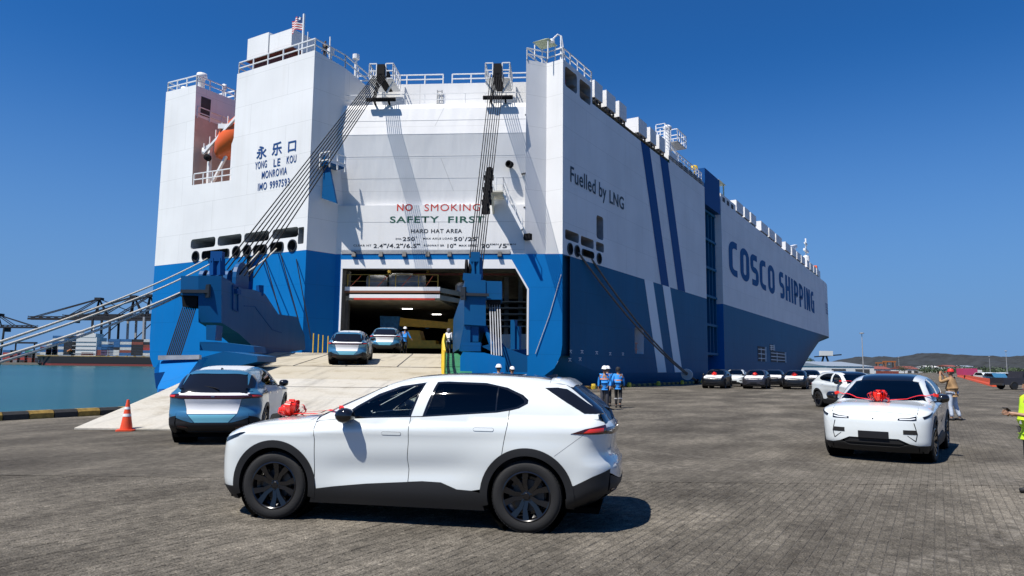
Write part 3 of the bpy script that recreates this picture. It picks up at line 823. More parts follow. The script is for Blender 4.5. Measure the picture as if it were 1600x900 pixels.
M['hold'] = mat('hold', (.09, .085, .075), .85, var=.4, vscale=.8)
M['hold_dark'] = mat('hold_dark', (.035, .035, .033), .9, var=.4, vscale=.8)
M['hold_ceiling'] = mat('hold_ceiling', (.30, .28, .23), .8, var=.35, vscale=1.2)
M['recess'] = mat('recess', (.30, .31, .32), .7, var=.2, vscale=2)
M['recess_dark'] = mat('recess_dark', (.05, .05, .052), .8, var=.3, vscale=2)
M['pinkish'] = mat('pinkish', (.50, .38, .32), .7, var=.12, vscale=1)
M['orange'] = mat('orange', (.80, .13, .015), .35, coat=.3)
M['yellow'] = mat('yellow', (.75, .50, .03), .5, var=.15, vscale=4)
M['green_deck'] = mat('green_deck', (.02, .16, .07), .7, var=.3, vscale=2)
M['rust'] = mat('rust', (.16, .035, .025), .8, var=.3, vscale=3)
M['ramp_deck'] = None

# ---- lettering
def text_mesh(body, width, height, bold=0.0, xspace=1.0):
    """flat letters fitted to a width and a height, lower left at the origin"""
    cu = bpy.data.curves.new('lettering', 'FONT')
    cu.body = body; cu.size = 1; cu.offset = bold; cu.space_character = xspace; cu.resolution_u = 4
    o = bpy.data.objects.new('lettering', cu); COL.objects.link(o)
    bpy.context.view_layer.update()
    me = bpy.data.meshes.new_from_object(o.evaluated_get(bpy.context.evaluated_depsgraph_get()))
    bpy.data.objects.remove(o)
    v = np.empty(len(me.vertices) * 3); me.vertices.foreach_get('co', v); v = v.reshape(-1, 3)
    lo, hi = v.min(0), v.max(0)
    v[:, 0] = (v[:, 0] - lo[0]) / (hi[0] - lo[0]) * width
    v[:, 1] = (v[:, 1] - lo[1]) / (hi[1] - lo[1]) * height
    return me, v
def put_text(name, body, fn, a, b, h, m, parent, bold=0.0, xspace=1.0, d=-.03):
    """letters from plane point a to plane point b (baseline), h tall, on the plane fn"""
    w = sqrt((b[0] - a[0]) ** 2 + (b[1] - a[1]) ** 2)
    me, v = text_mesh(body, w, h, bold, xspace)
    ex = ((b[0] - a[0]) / w, (b[1] - a[1]) / w)
    P = [fn(a[0] + ex[0] * x - ex[1] * 0, a[1] + ex[1] * x + y, d) for x, y, _ in v]
    me.vertices.foreach_set('co', np.array(P).ravel()); me.update()
    me.materials.clear(); me.materials.append(m)
    o = bpy.data.objects.new(name, me); COL.objects.link(o); o.parent = parent
    return o
def ribbon(mb, pts, w, closed=False):
    """flat stroke of even width along 2D points, mitred"""
    P = [np.array(p, float) for p in pts]; n = len(P)
    L = []; R = []
    for i in range(n):
        p0 = P[i - 1] if (i > 0 or closed) else P[i]
        p1 = P[(i + 1) % n] if (i < n - 1 or closed) else P[i]
        d0 = P[i] - p0; d1 = p1 - P[i]
        d0 = d0 / np.linalg.norm(d0) if np.linalg.norm(d0) > 1e-9 else d1 / np.linalg.norm(d1)
        d1 = d1 / np.linalg.norm(d1) if np.linalg.norm(d1) > 1e-9 else d0
        t = d0 + d1; t /= np.linalg.norm(t); nn = np.array([-t[1], t[0]])
        k = w / 2 / max(.45, nn @ np.array([-d0[1], d0[0]]))
        L.append(P[i] + nn * k); R.append(P[i] - nn * k)
    vs = [(p[0], p[1], 0) for p in L] + [(p[0], p[1], 0) for p in R]
    fs = [(i, n + i, n + (i + 1) % n, (i + 1) % n) for i in range(n if closed else n - 1)]
    mb.add(vs, fs)
def rr(x0, y0, x1, y1, r, a0=0, corners=4):
    """rounded rectangle, anticlockwise from the right side"""
    r = min(r, (x1 - x0) / 2, (y1 - y0) / 2)
    out = []
    for cx, cy, s in ((x1 - r, y1 - r, 0), (x0 + r, y1 - r, 90), (x0 + r, y0 + r, 180), (x1 - r, y0 + r, 270)):
        out += [(cx + r * cos(radians(s + 90 * i / corners)), cy + r * sin(radians(s + 90 * i / corners))) for i in range(corners + 1)]
    return out
def glyph(ch, w, h, t):
    """strokes of the tall rounded company lettering; w, h outer size, t stroke width"""
    a = t / 2; x0, x1, y0, y1 = a, w - a, a, h - a; m = h / 2; r = w * .36
    A = lambda cx, cy, s, e, k=6: [(cx + r * cos(radians(s + (e - s) * i / k)), cy + r * sin(radians(s + (e - s) * i / k))) for i in range(k + 1)]
    if ch == 'O': return [(rr(x0, y0, x1, y1, r, corners=6), True)]
    if ch == 'C': return [([(x1, y1)] + A(x0 + r, y1 - r, 90, 180) + A(x0 + r, y0 + r, 180, 270) + [(x1, y0)], False)]
    if ch == 'S':
        r2 = min(r * .72, (y1 - m) / 2)
        B = lambda cx, cy, s, e, k=6: [(cx + r2 * cos(radians(s + (e - s) * i / k)), cy + r2 * sin(radians(s + (e - s) * i / k))) for i in range(k + 1)]
        return [([(x1, y1)] + B(x0 + r2, y1 - r2, 90, 180) + B(x0 + r2, m + r2, 180, 270) + B(x1 - r2, m - r2, 90, 0) + B(x1 - r2, y0 + r2, 0, -90) + [(x0, y0)], False)]
    if ch == 'H': return [([(x0, 0), (x0, h)], False), ([(x1, 0), (x1, h)], False), ([(x0 + a, m), (x1 - a, m)], False)]
    if ch == 'I': return [([(w / 2, 0), (w / 2, h)], False)]
    if ch == 'P':
        r2 = h * .22
        B = lambda cx, cy, s, e, k=6: [(cx + r2 * cos(radians(s + (e - s) * i / k)), cy + r2 * sin(radians(s + (e - s) * i / k))) for i in range(k + 1)]
        return [([(x0, 0), (x0, h)], False), ([(x0 + a, y1)] + B(x1 - r2, y1 - r2, 90, 0) + B(x1 - r2, h * .40 + r2, 0, -90) + [(x0 + a, h * .40)], False)]
    if ch == 'N': return [([(x0, 0), (x0, h)], False), ([(x1, 0), (x1, h)], False), ([(x0 + a * .3, h - a), (x1 - a * .3, a)], False)]
    if ch == 'G': return [([(x1, y1)] + A(x0 + r, y1 - r, 90, 180) + A(x0 + r, y0 + r, 180, 270) + [(x1, y0), (x1, m), (w * .5, m)], False)]
    return []

# ---- plating with openings
def plate(name, fn, outer, m, holes=(), grid=None, d=0.0, parent=ship):
    V, F, L = fill2d(outer, holes, grid)
    me = bpy.data.meshes.new(name)
    me.from_pydata([fn(u, v, d) for u, v in V], [], F.tolist())
    me.materials.append(m)
    o = bpy.data.objects.new(name, me); COL.objects.link(o); o.parent = parent
    bm = bmesh.new(); bm.from_mesh(me); bmesh.ops.recalc_face_normals(bm, faces=bm.faces); bm.to_mesh(me); bm.free()
    return o
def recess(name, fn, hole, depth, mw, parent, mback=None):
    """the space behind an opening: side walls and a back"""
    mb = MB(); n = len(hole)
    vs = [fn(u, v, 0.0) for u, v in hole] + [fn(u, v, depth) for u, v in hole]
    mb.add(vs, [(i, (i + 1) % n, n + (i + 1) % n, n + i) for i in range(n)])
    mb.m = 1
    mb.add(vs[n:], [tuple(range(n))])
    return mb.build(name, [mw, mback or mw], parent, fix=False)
def rim_ring(name, fn, hole, m, parent, w=.10, proud=.05):
    mb = MB(); n = len(hole); c = np.mean(hole, 0)
    out = [tuple(np.array(p) + (np.array(p) - c) / max(1e-6, np.linalg.norm(np.array(p) - c)) * w) for p in hole]
    vs = [fn(u, v, -proud) for u, v in hole] + [fn(u, v, -proud) for u, v in out] + [fn(u, v, .1) for u, v in hole] + [fn(u, v, 0) for u, v in out]
    fs = []
    for i in range(n):
        j = (i + 1) % n
        fs += [(i, j, n + j, n + i), (i, j, 2 * n + j, 2 * n + i), (n + i, n + j, 3 * n + j, 3 * n + i)]
    mb.add(vs, fs)
    return mb.build(name, m, parent)
def circ(cu, cz, r, n=18): return [(cu + r * cos(2 * pi * i / n), cz + r * sin(2 * pi * i / n)) for i in range(n)]
def box_from(fh, p, q, r=.25):
    (u0, z0), (u1, z1) = fh(*p), fh(*q)
    return rr(min(u0, u1), min(z0, z1), max(u0, u1), max(z0, z1), r)
ZBL = 10.65; ZTOP = 25.45; ZHI = 26.9
side_up = [(box_from(hit_side, (882.8, 104), (902, 146), .3)), (box_from(hit_side, (906, 123), (923, 163), .3))]
_mb = MB(); _mb.box((-1.3, 5.8, 24.6), (-.9, 26.9, 25.95)); _mb.build('deck_shade_band', M['recess_dark'], ship)  # dark box standing for the open deck's shade below the vent housings
side_up = [rr(.35, 24.75, 2.65, 26.45, .3), rr(3.15, 24.65, 5.4, 26.4, .3)]
side_win = [rr(.45, 11.95, 3.0, 12.75, .2), rr(3.4, 11.9, 6.0, 12.7, .2), rr(6.5, 11.9, 8.2, 12.7, .2), rr(6.6, 13.0, 8.1, 15.1, .3)]
side_hole = [circ(*hit_side(890.5, 389), .42), circ(*hit_side(901.5, 392.5), .42), circ(*hit_side(936, 404), .42)]
_a = hit_side(909.5, 394.5); _b = hit_side(927, 405.5); side_slot = rr(_a[0], 11.05, _b[0], 11.6, .25)
US, UE, UF = 41.3, 49.6, 120.0
upper_aft = plate('upper_plating', side, [(0, ZBL), (US, ZBL), (US, ZTOP), (27.0, ZTOP), (27.0, 25.0), (5.75, 25.0), (5.75, ZHI), (0, ZHI)], M['ship_white'], side_up + side_win + side_hole + [side_slot])
pilot = rr(*hit_side(991.5, 553), *hit_side(1006.5, 514.5), .15)
pilot = rr(15.6, 3.05, 18.1, 5.6, .15)
ZBIL = 1.2
lower_aft = plate('lower_plating', side, [(0, 3.2), (2.5, 2.0), (6, 1.4), (12, ZBIL), (US, ZBIL), (US, ZBL), (0, ZBL)], M['ship_blue_shaded'], [pilot])
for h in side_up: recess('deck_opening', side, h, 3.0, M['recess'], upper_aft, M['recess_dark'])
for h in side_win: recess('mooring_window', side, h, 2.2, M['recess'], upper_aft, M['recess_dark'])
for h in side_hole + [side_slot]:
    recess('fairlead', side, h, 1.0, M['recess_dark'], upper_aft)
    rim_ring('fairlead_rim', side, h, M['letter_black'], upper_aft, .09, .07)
mb = MB(); mb.box((-1.2, 4.0, 24.7), (-.9, 4.9, 25.5)); mb.box((-1.4, 3.4, 24.9), (-1.3, 5.2, 25.0))
mb.build('deck_winch', M['white_paint'], upper_aft)
mb = MB(); mb.tube([(-.8, 1.6, 24.9), (-.8, 1.6, 25.8)], .22); mb.build('fire_hose_box', M['letter_red'], upper_aft)
recess('pilot_door', side, pilot, 1.6, M['white_paint'], lower_aft, M['recess'])
mb = MB()
for z in (3.5, 4.1): mb.bar((-.4, 15.7, z), (-.4, 17.4, z), .07)
mb.bar((-.4, 16.3, 3.05), (-.4, 16.3, 4.2), .07); mb.bar((-.4, 17.0, 3.05), (-.4, 17.0, 4.2), .07); mb.box((-.9, 15.8, 4.7), (-.5, 16.7, 5.3))
mb.build('pilot_door_gear', M['orange'], lower_aft)
# bilge below the side plating, turning under the quarter
mb = MB(); rows = []
uu = [0, 2.5, 6, 12, 20, 30, 41.3, 60, 90]
zt = [3.2, 2.0, 1.4, 1.2, 1.2, 1.2, 1.2, 1.2, 1.2]
for u, z in zip(uu, zt):
    k = max(0, 1 - u / 14)
    rows.append([(-(1 - cos(t)) * (2.2 + 2.5 * k), u, z - sin(t) * (2.6 + .4 * k)) for t in np.linspace(0, pi / 2, 7)])
n = 7; vs = [v for r_ in rows for v in r_]
mb.add(vs, [(i * n + j, i * n + j + 1, (i + 1) * n + j + 1, (i + 1) * n + j) for i in range(len(uu) - 1) for j in range(n - 1)])
mb.build('bilge', M['ship_blue_shaded'], ship, smooth=True)
# ---- forward body: flared, closing to the bow
def half_beam(u, z):
    k = min(1, max(0, z / ZBL))
    if z >= ZBL - .01: u0, L, pw = 155.0, 204.0, 2.6
    else: u0, L, pw = 94 + 46 * k ** 1.3, 181 + 21.0 * k, 2.0 + .45 * k
    if u <= u0: return 18.2
    return 18.2 * max(0.0, 1 - ((u - u0) / (L - u0)) ** pw)
def hull_loft(name, zs, m):
    us = [UE, 56, 62, 70, 80, 90, 100, 110, 120, 126, 132, 138, 143, 148, 152, 156, 160, 164, 168, 172, 176, 180, 184, 188, 192, 196, 200, 203]
    mb = MB(); n = len(zs)
    vs = [(-18.2 + half_beam(u, z), u, z) for u in us for z in zs]
    mb.add(vs, [(i * n + j, (i + 1) * n + j, (i + 1) * n + j + 1, i * n + j + 1) for i in range(len(us) - 1) for j in range(n - 1)])
    return mb.build(name, m, ship, smooth=True)
fwd_low = hull_loft('forward_lower_plating', [-2, -.5, 1.2, 3, 5, 7, 9, ZBL], M['ship_blue_shaded'])
fwd_up = hull_loft('forward_upper_plating', [ZBL, 14, 18, 22, ZTOP], M['ship_white'])
mb = MB()                                         # underside of the flare at the knuckle
us = [110, 120, 130, 138, 144, 150, 156, 162, 168, 174, 180, 186, 192, 198]
vs = [(-18.2 + half_beam(u, ZBL), u, ZBL) for u in us] + [(-18.2 + half_beam(u, ZBL - .02) - .01, u, ZBL - .005) for u in us]
k = len(us); mb.add(vs, [(i, i + 1, k + i + 1, k + i) for i in range(k - 1)])
mb.build('flare_underside', M['ship_white'], ship)
# small openings in the forward lower plating, let in as dark lockers with white gear
def locker(u0, u1, z0, z1):
    mb = MB(); mb.box((-1.0, u0, z0), (.03, u1, z1)); o = mb.build('side_opening', M['recess_dark'], fwd_low)
    mb = MB()
    for k in range(3):
        z = z0 + (z1 - z0) * (.2 + .3 * k); mb.bar((.06, u0 + .2, z), (.06, u1 - .3, z), .12)
    mb.bar((.06, u1 - .35, z0), (.06, u1 - .35, z1), .45, .04); mb.bar((.06, u0 + (u1 - u0) * .4, z0), (.06, u0 + (u1 - u0) * .4, z1 * .9 + z0 * .1), .12)
    mb.build('opening_gear', M['white_paint'], fwd_low)
locker(71.0, 77.0, 2.9, 5.4); locker(81.5, 95.5, 2.9, 4.9); locker(80.7, 84.5, 4.95, 6.0)
# ---- side recess with the stowed ramp
mb = MB(); mb.box((-3.2, US - .6, 1.2), (-2.9, UE + .5, ZTOP)); mb.build('recess_back', M['stripe_blue'], ship)
plate('recess_forward_wall', lambda a, z, d=0: (-a, UE, z), [(0, 1.2), (3, 1.2), (3, ZBL), (0, ZBL)], M['ship_blue'])
plate('recess_forward_wall', lambda a, z, d=0: (-a, UE, z), [(0, ZBL), (3, ZBL), (3, ZTOP), (0, ZTOP)], M['ship_white'])
ramp_side = MB(); ramp_side.box((-1.55, US + .35, 3.3), (-1.25, UE - 1.0, 27.9)); ramp_side.box((-1.25, US + .1, 23.2), (.05, UE - .7, 28.1))
rs = ramp_side.build('side_ramp', M['stripe_blue'], ship)
for i in range(5):
    mb = MB(); u = US + .5 + i * (UE - US - 1.7) / 4; mb.box((-1.25, u - .12, 3.4), (-.65, u + .12, 23.2)); mb.build('ramp_stiffener', M['ship_blue_shaded'], rs)
for i in range(6):
    mb = MB(); z = 3.6 + i * 3.85; mb.box((-1.25, US + .35, z - .16), (-.55, UE - 1.0, z + .16)); mb.build('ramp_girder', M['ship_blue_shaded'], rs)
# ---- painted stripes, slightly proud of the plating
def quad_paint(name, pts, m, parent):
    mb = MB(); mb.add([side(u, z, -.02) for u, z in pts], [(0, 1, 2, 3)]); return mb.build(name, m, parent, fix=False)
quad_paint('blue_stripe', [(17.75, 25.0), (20.4, 25.0), (26.2, ZBL), (23.5, ZBL)], M['stripe_blue'], upper_aft)
quad_paint('blue_stripe', [(23.6, 25.0), (26.4, 25.0), (32.1, ZBL), (29.3, ZBL)], M['stripe_blue'], upper_aft)
quad_paint('white_stripe', [(18.4, ZBL), (21.0, ZBL), (24.9, ZBIL), (22.1, ZBIL)], M['white_paint'], lower_aft)
quad_paint('white_stripe', [(24.0, ZBL), (26.5, ZBL), (30.5, ZBIL), (27.8, ZBIL)], M['white_paint'], lower_aft)
# ---- lettering on the side
put_text('slogan_lettering', 'Fuelled by', side, (1.35, 16.45), (8.75, 16.45), 1.75, M['letter_black'], upper_aft, .012, 1.05)
put_text('slogan_lettering', 'LNG', side, (9.5, 16.75), (13.0, 16.75), 1.25, M['letter_black'], upper_aft, .02, 1.05)
z0, z1 = 15.3, 20.5
def word(txt, u0, u1, gap, k=.45, t=1.0):
    wts = [.42 if c == 'I' else 1.0 for c in txt]
    w = (u1 - u0 - gap * (len(txt) - 1)) / sum(wts); x = u0
    for c, q in zip(txt, wts):
        sub = MB()
        for pts, cl in glyph(c, w * q * k, z1 - z0, t): ribbon(sub, pts, t, cl)
        sub.v = [side(x + vx / k, z0 + vy, -.03) for vx, vy, _ in sub.v]; sub.build('letter', M['letter_blue'], fwd_up, fix=False)
        x += w * q + gap
word('COSCO', 53.3, hit_side(1210, 430)[0], .8)
word('SHIPPING', hit_side(1217, 440)[0], 137.0, 1.0)
for k, zz in enumerate((18.5, 16.9)):
    for j in range(3 - 0):
        u = 158.5 + j * 2.6
        mb = MB(); zc = zz
        ribbon(mb, [(0, 0), (1.4, 0), (1.4, 1.1), (0, 1.1)], .25, True); ribbon(mb, [(.7, -.1), (.7, 1.2)], .25)
        me = [( -18.2 + half_beam(u + vx, 20) + .04, u + vx, zz + vy) for vx, vy, _ in mb.v]
        mb.v = me; mb.build('bow_lettering', M['letter_blue'], fwd_up, fix=False)
# draught and tug marks
mb = MB()
for px, py in ((891, 550), (909, 550.5), (932, 552), (953, 553.5), (973, 554), (890, 563), (906, 562)):
    u, z = hit_side(px, py); ribbon(mb, [(u - .22, z - .10), (u, z + .06), (u + .22, z - .10)], .07); ribbon(mb, [(u - .26, z + .14), (u + .26, z + .14)], .06)
mb.v = [side(a, b, -.03) for a, b, _ in mb.v]
mb.build('tug_mark', M['white_paint'], lower_aft, fix=False)
# ---- transom
notch = [(32.4, 27.4), (32.0, 17.7), (26.6, 17.5), (26.75, 27.0)]
tr_out = [(17.0, ZBL), (37.0, ZBL), (37.0, 27.5), (32.4, 27.3), (32.1, 17.75), (26.6, 17.5), (26.6, 27.1), (17.0, 27.1)]
def tr_box(p, q, r): return box_from(hit_transom, p, q, r)
tr_win = []
for (x0, y0), (x1, y1) in (((298.5, 373), (336, 386)), ((340.5, 368), (377, 381.5)), ((382, 363), (420, 376.5)), ((426, 357), (466, 371)), ((470, 352), (477.5, 367))):
    v0, _ = hit_transom(x0, y0); v1, _ = hit_transom(x1, y1)
    _, za = hit_transom((x0 + x1) / 2, (y0 + y1) / 2 - 7.5); _, zb = hit_transom((x0 + x1) / 2, (y0 + y1) / 2 + 8)
    tr_win.append(rr(v1, zb, v0, za, .28))
tr_win[4] = rr(17.35, tr_win[4][0][1] - 1.2, 18.0, tr_win[4][0][1] + .15, .1)
tr_cir = [circ(*hit_transom(x, y), .42) for x, y in ((306, 401), (369.5, 393.5), (386.5, 391.5), (457, 384))]
tr_slot = []
for (x0, x1, y) in ((317, 357, 401), (397.5, 416, 393), (424, 442, 389)):
    v0, z = hit_transom(x0, y); v1, z2 = hit_transom(x1, y); tr_slot.append(rr(v1, z - .35 + .1, v0, z + .35 + .1, .25))
tr_up = plate('transom_upper', trans, tr_out, M['ship_white'], tr_win + tr_cir + tr_slot)
tr_low = plate('transom_lower', trans, [(17.0, 1.0), (34, 1.0), (36.2, 1.3), (36.8, 2.2), (37.0, 4.0), (37.0, ZBL), (17.0, ZBL)], M['ship_blue'])
mb = MB(); mb.hexa([trans(17, 1.0), trans(36.0, 1.2), trans(34, -2, 3), trans(17, -2, 3), trans(17.1, 1.1, .5), trans(36.0, 1.3, .5), trans(34, -2, 4), trans(17, -2, 4)])
mb.build('counter', M['ship_blue'], ship)
for h in tr_win: recess('mooring_window', trans, h, 2.5, M['recess'], tr_up, M['recess_dark'])
for h in tr_cir + tr_slot:
    recess('fairlead', trans, h, 1.0, M['recess_dark'], tr_up); rim_ring('fairlead_rim', trans, h, M['letter_black'], tr_up, .10, .08)
# lifeboat bay
bay = MB()
bay.add([trans(32.2, 17.7), trans(26.6, 17.5), trans(26.6, 17.5, 9), trans(32.2, 17.7, 9)], [(0, 1, 2, 3)])
bay.add([trans(32.2, 17.7), trans(32.4, 24.4), trans(32.4, 23.9, 9), trans(32.2, 17.7, 9)], [(0, 1, 2, 3)])
bay.add([trans(26.6, 17.5, 9), trans(32.2, 17.7, 9), trans(32.3, 21.5, 9), trans(26.6, 21.5, 9)], [(0, 1, 2, 3)])
bay.build('lifeboat_bay', M['pinkish'], ship, fix=False)
mb = MB(); mb.hexa([trans(26.6, 17.5, .02), trans(26.6, 17.5, 9), trans(26.5, 17.5, 9), trans(26.5, 17.5, .02), trans(26.6, 27.1, .02), trans(26.6, 27.1, 9), trans(26.5, 27.1, 9), trans(26.5, 27.1, .02)])
mb.build('bay_wall', M['ship_white'], ship)
mb = MB(); mb.hexa([trans(32.4, 24.3, .02), trans(37, 24.3, .02), trans(37, 24.3, 4.5), trans(32.4, 24.3, 4.5), trans(32.4, 27.25, .02), trans(37, 27.45, .02), trans(37, 27.45, 4.5), trans(32.4, 27.25, 4.5)])
tower = mb.build('corner_tower', M['ship_white'], ship)
mb = MB(); mb.box((-32.42, -10.4, 24.6), (-32.36, -9.4, 26.4)); mb.build('tower_door', M['recess_dark'], tower)
mb = MB(); mb.hexa([trans(33, 23.8, 4.6), trans(36.9, 23.8, 4.6), trans(36.9, 23.8, 12), trans(33, 23.8, 12), trans(33, 25.4, 4.6), trans(36.9, 25.4, 4.6), trans(36.9, 25.4, 12), trans(33, 25.4, 12)])
mb.build('deck_house', M['recess'], ship)
def railing(name, pts, h, parent, every=1.6, m=None, r=.045, mid=(.5,)):
    mb = MB(); pts = [Vector(p) for p in pts]
    for a, b in zip(pts[:-1], pts[1:]):
        k = max(1, round((b - a).length / every))
        for i in range(k + 1):
            p = a.lerp(b, i / k); mb.bar(p, p + Vector((0, 0, h)), r * 2)
        for f in tuple(mid) + (1.0,):
            q = Vector((0, 0, h * f)); mb.bar(a + q, b + q, r * 2)
    return mb.build(name, m or M['rail_white'], parent, fix=False)
railing('bay_railing', [trans(32.0, 17.7, .1), trans(26.7, 17.5, .1)], 1.1, tr_up, 1.3)
railing('bay_railing', [trans(32.35, 24.2, .3), trans(32.35, 24.0, 8)], 1.1, tr_up, 1.3)
railing('tower_railing', [trans(32.5, 27.25, 4.3), trans(32.5, 27.25, .1), trans(36.9, 27.45, .1), trans(36.9, 27.45, 4.3), trans(32.5, 27.25, 4.3)], 1.0, tower, 1.4)
mb = MB(); mb.lathe([(0, 1.6), (.45, 1.55), (.5, 1.2), (.32, 1.0), (.3, 0)], 14, origin=trans(33.1, 27.3, 1)); mb.lathe([(0, .75), (.35, .7), (.35, .4), (.25, .3), (.2, 0)], 12, origin=trans(35.6, 27.3, 1)); mb.lathe([(0, 1.3), (.22, 1.2), (.2, .7), (.06, .6), (.05, 0)], 10, origin=trans(32.7, 27.3, 3.2))
mb.build_each('ventilator', M['rail_white'], tower, smooth=True)
# launching frame for the lifeboat
mb = MB()
for v in (30.9, 27.6): mb.bar(trans(v, 17.6, .8), trans(v, 21.6, .8), .28)
mb.bar(trans(31.6, 21.2, .6), trans(27.2, 24.6, 3.4), .22); mb.bar(trans(31.2, 20.7, .4), trans(26.8, 23.4, .4), .22); mb.bar(trans(30.9, 17.6, 1), trans(27.2, 22.4, 1), .22); mb.bar(trans(31.6, 21.2, .6), trans(31.2, 20.7, .4), .3)
for q in range(5): mb.bar(trans(31.4 - q * .8, 21.0 + q * .5, .5), trans(31.4 - q * .8, 21.7 + q * .5, .5), .08)
mb.build('launching_frame', M['rail_white'], ship)
# names on the transom: reading left to right is from port to starboard, i.e. falling v
def tr_text(nm, body, p, q, h, m, bold=.0, xs=1.0):
    a = hit_transom(*p); b = hit_transom(*q)
    z = (a[1] + b[1]) / 2
    put_text(nm, body, trans, (a[0], z), (b[0], z), h, m, tr_up, bold, xs)
for ch, x0, x1, y in (('永', 400.5, 416.5, 249.5), ('乐', 424.5, 440.5, 244), ('口', 450, 462.5, 238.5)):
    tr_text('name_character', ch, (x0, y), (x1, y - 3), 1.12 if ch != '口' else .9, M['name_blue'], .02)
for tx, x0, x1, y0, y1 in (('YONG', 398.5, 417, 264.5, 262), ('LE', 427.5, 438, 260.5, 259), ('KOU', 448, 463, 256, 253.5), ('MONROVIA', 409, 448.5, 279, 273), ('IMO', 403, 417, 298, 296), ('9997593', 421.5, 452.5, 295, 290)):
    tr_text('name_lettering', tx, (x0, y0), (x1, y1), .64, M['name_blue'], .012, 1.12)
# ---- wall between the transom and the recessed stern panel
def ret(u, z, d=0.0):
    t = (u + 11) / 2.7; x = -17.0 + .5 * min(t, 1) + d; return (x, u, z)
plate('return_wall_lower', ret, [(-11, 1.0), (-8.3, 1.0), (-8.3, ZBL), (-11, ZBL)], M['ship_blue'])
plate('return_wall_upper', ret, [(-11, ZBL), (-8.3, ZBL), (-3.0, ZBL), (-3.0, 25.4), (-8.0, 26.6), (-11, 27.1)], M['ship_white'])
def hexa_between(a, b, w, h): pass
# access platform hung on the return wall
mb = MB(); o = Vector(ret(-9.6, 16.6))
mb.box((o.x, -10.2, 17.6), (o.x + 1.1, -8.6, 17.75)); mb.hexa([(o.x + .05, -9.9, 15.0), (o.x + 1.7, -9.9, 14.4), (o.x + 1.7, -9.75, 14.4), (o.x + .05, -9.75, 15.0), (o.x + .05, -9.9, 18.6), (o.x + .7, -9.9, 17.6), (o.x + .7, -9.75, 17.6), (o.x + .05, -9.75, 18.6)])
mb.build('wall_platform', M['ramp_blue'], ship)
railing('platform_railing', [(o.x + .1, -10.3, 17.3), (o.x + 1.2, -10.3, 17.3), (o.x + 1.2, -8.6, 17.3)], 1.3, ship, .8)
# ---- stern panel above the opening, in profile from the sheer down
prof = [(26.05, 2.6), (23.3, 2.6), (23.3, .25), (22.9, .10), (20.6, -.22), (20.55, -.20), (14.75, .55), (14.7, .03), (ZBL, .03)]
sL, sR = 18.6, 3.0
def prof_strip(name, i0, i1, m, n=14):
    mb = MB(); k = i1 - i0 + 1
    vs = [pnl(sR + (sL - sR) * t / n, z, d) for t in range(n + 1) for z, d in prof[i0:i1 + 1]]
    mb.add(vs, [(t * k + j, t * k + j + 1, (t + 1) * k + j + 1, (t + 1) * k + j) for t in range(n) for j in range(k - 1)])
    return mb.build(name, m, ship)
prof_strip('stern_bulwark', 0, 1, M['ship_white'])
prof_strip('stern_ledge', 1, 2, M['ship_white'])
prof_strip('stern_bulge', 2, 5, M['ship_white_dented'])
prof_strip('stern_sloped_plate', 5, 6, M['ship_white_dented'])
stp = prof_strip('stern_lower_plate', 6, 8, M['ship_white'])
mb = MB(); mb.add([pnl(sR, 26.0, 2.6), pnl(sL, 26.0, 2.6), pnl(sL, 25.5, 20), pnl(sR, 25.5, 20)], [(0, 1, 2, 3)]); mb.add([(-.1, 2, 25.44), (-.1, 41, 25.44), (-36, 41, 25.44), (-36, 2, 25.44)], [(0, 1, 2, 3)]); mb.add([(-.1, 49.7, 25.43), (-.1, 135, 25.43), (-30, 150, 25.43), (-36, 49.7, 25.43)], [(0, 1, 2, 3)])
mb.build('weather_deck', M['recess'], ship, fix=False)
mb = MB()
zz = [11.0, 13.3, 17.0, 18.8, 21.8]
for z in zz: 
    d = float(np.interp(z, [ZBL, 14.7, 14.75, 20.55, 20.6, 22.9], [.03, .03, .55, -.2, -.22, .1])); mb.hexa([pnl(3.02, z, d - .012), pnl(18.3, z, d - .012), pnl(18.3, z, d + .1), pnl(3.02, z, d + .1), pnl(3.02, z + .035, d - .012), pnl(18.3, z + .035, d - .012), pnl(18.3, z + .035, d + .1), pnl(3.02, z + .035, d + .1)])
mb.build_each('plate_seam', mat('seam_grey', (.60, .60, .59), .6), stp)
railing('sheer_railing', [pnl(3.0, 26.05, 2.65), pnl(9.6, 26.05, 2.65)], .85, ship, 1.6); railing('sheer_railing', [pnl(10.4, 26.05, 2.65), pnl(18.4, 26.05, 2.65)], .85, ship, 1.6)
railing('ledge_railing', [pnl(3.0, 23.3, .5), pnl(18.4, 23.3, .5)], 1.0, ship, 1.7, r=.025)
mb = MB()
for s in (10.45, 10.85): mb.bar(pnl(s, 23.3, 2.45), pnl(s, 25.4, 2.45), .07)
for q in range(6): mb.bar(pnl(10.45, 23.5 + q * .36, 2.45), pnl(10.85, 23.5 + q * .36, 2.45), .06)
mb.build('ladder', M['recess'], ship)
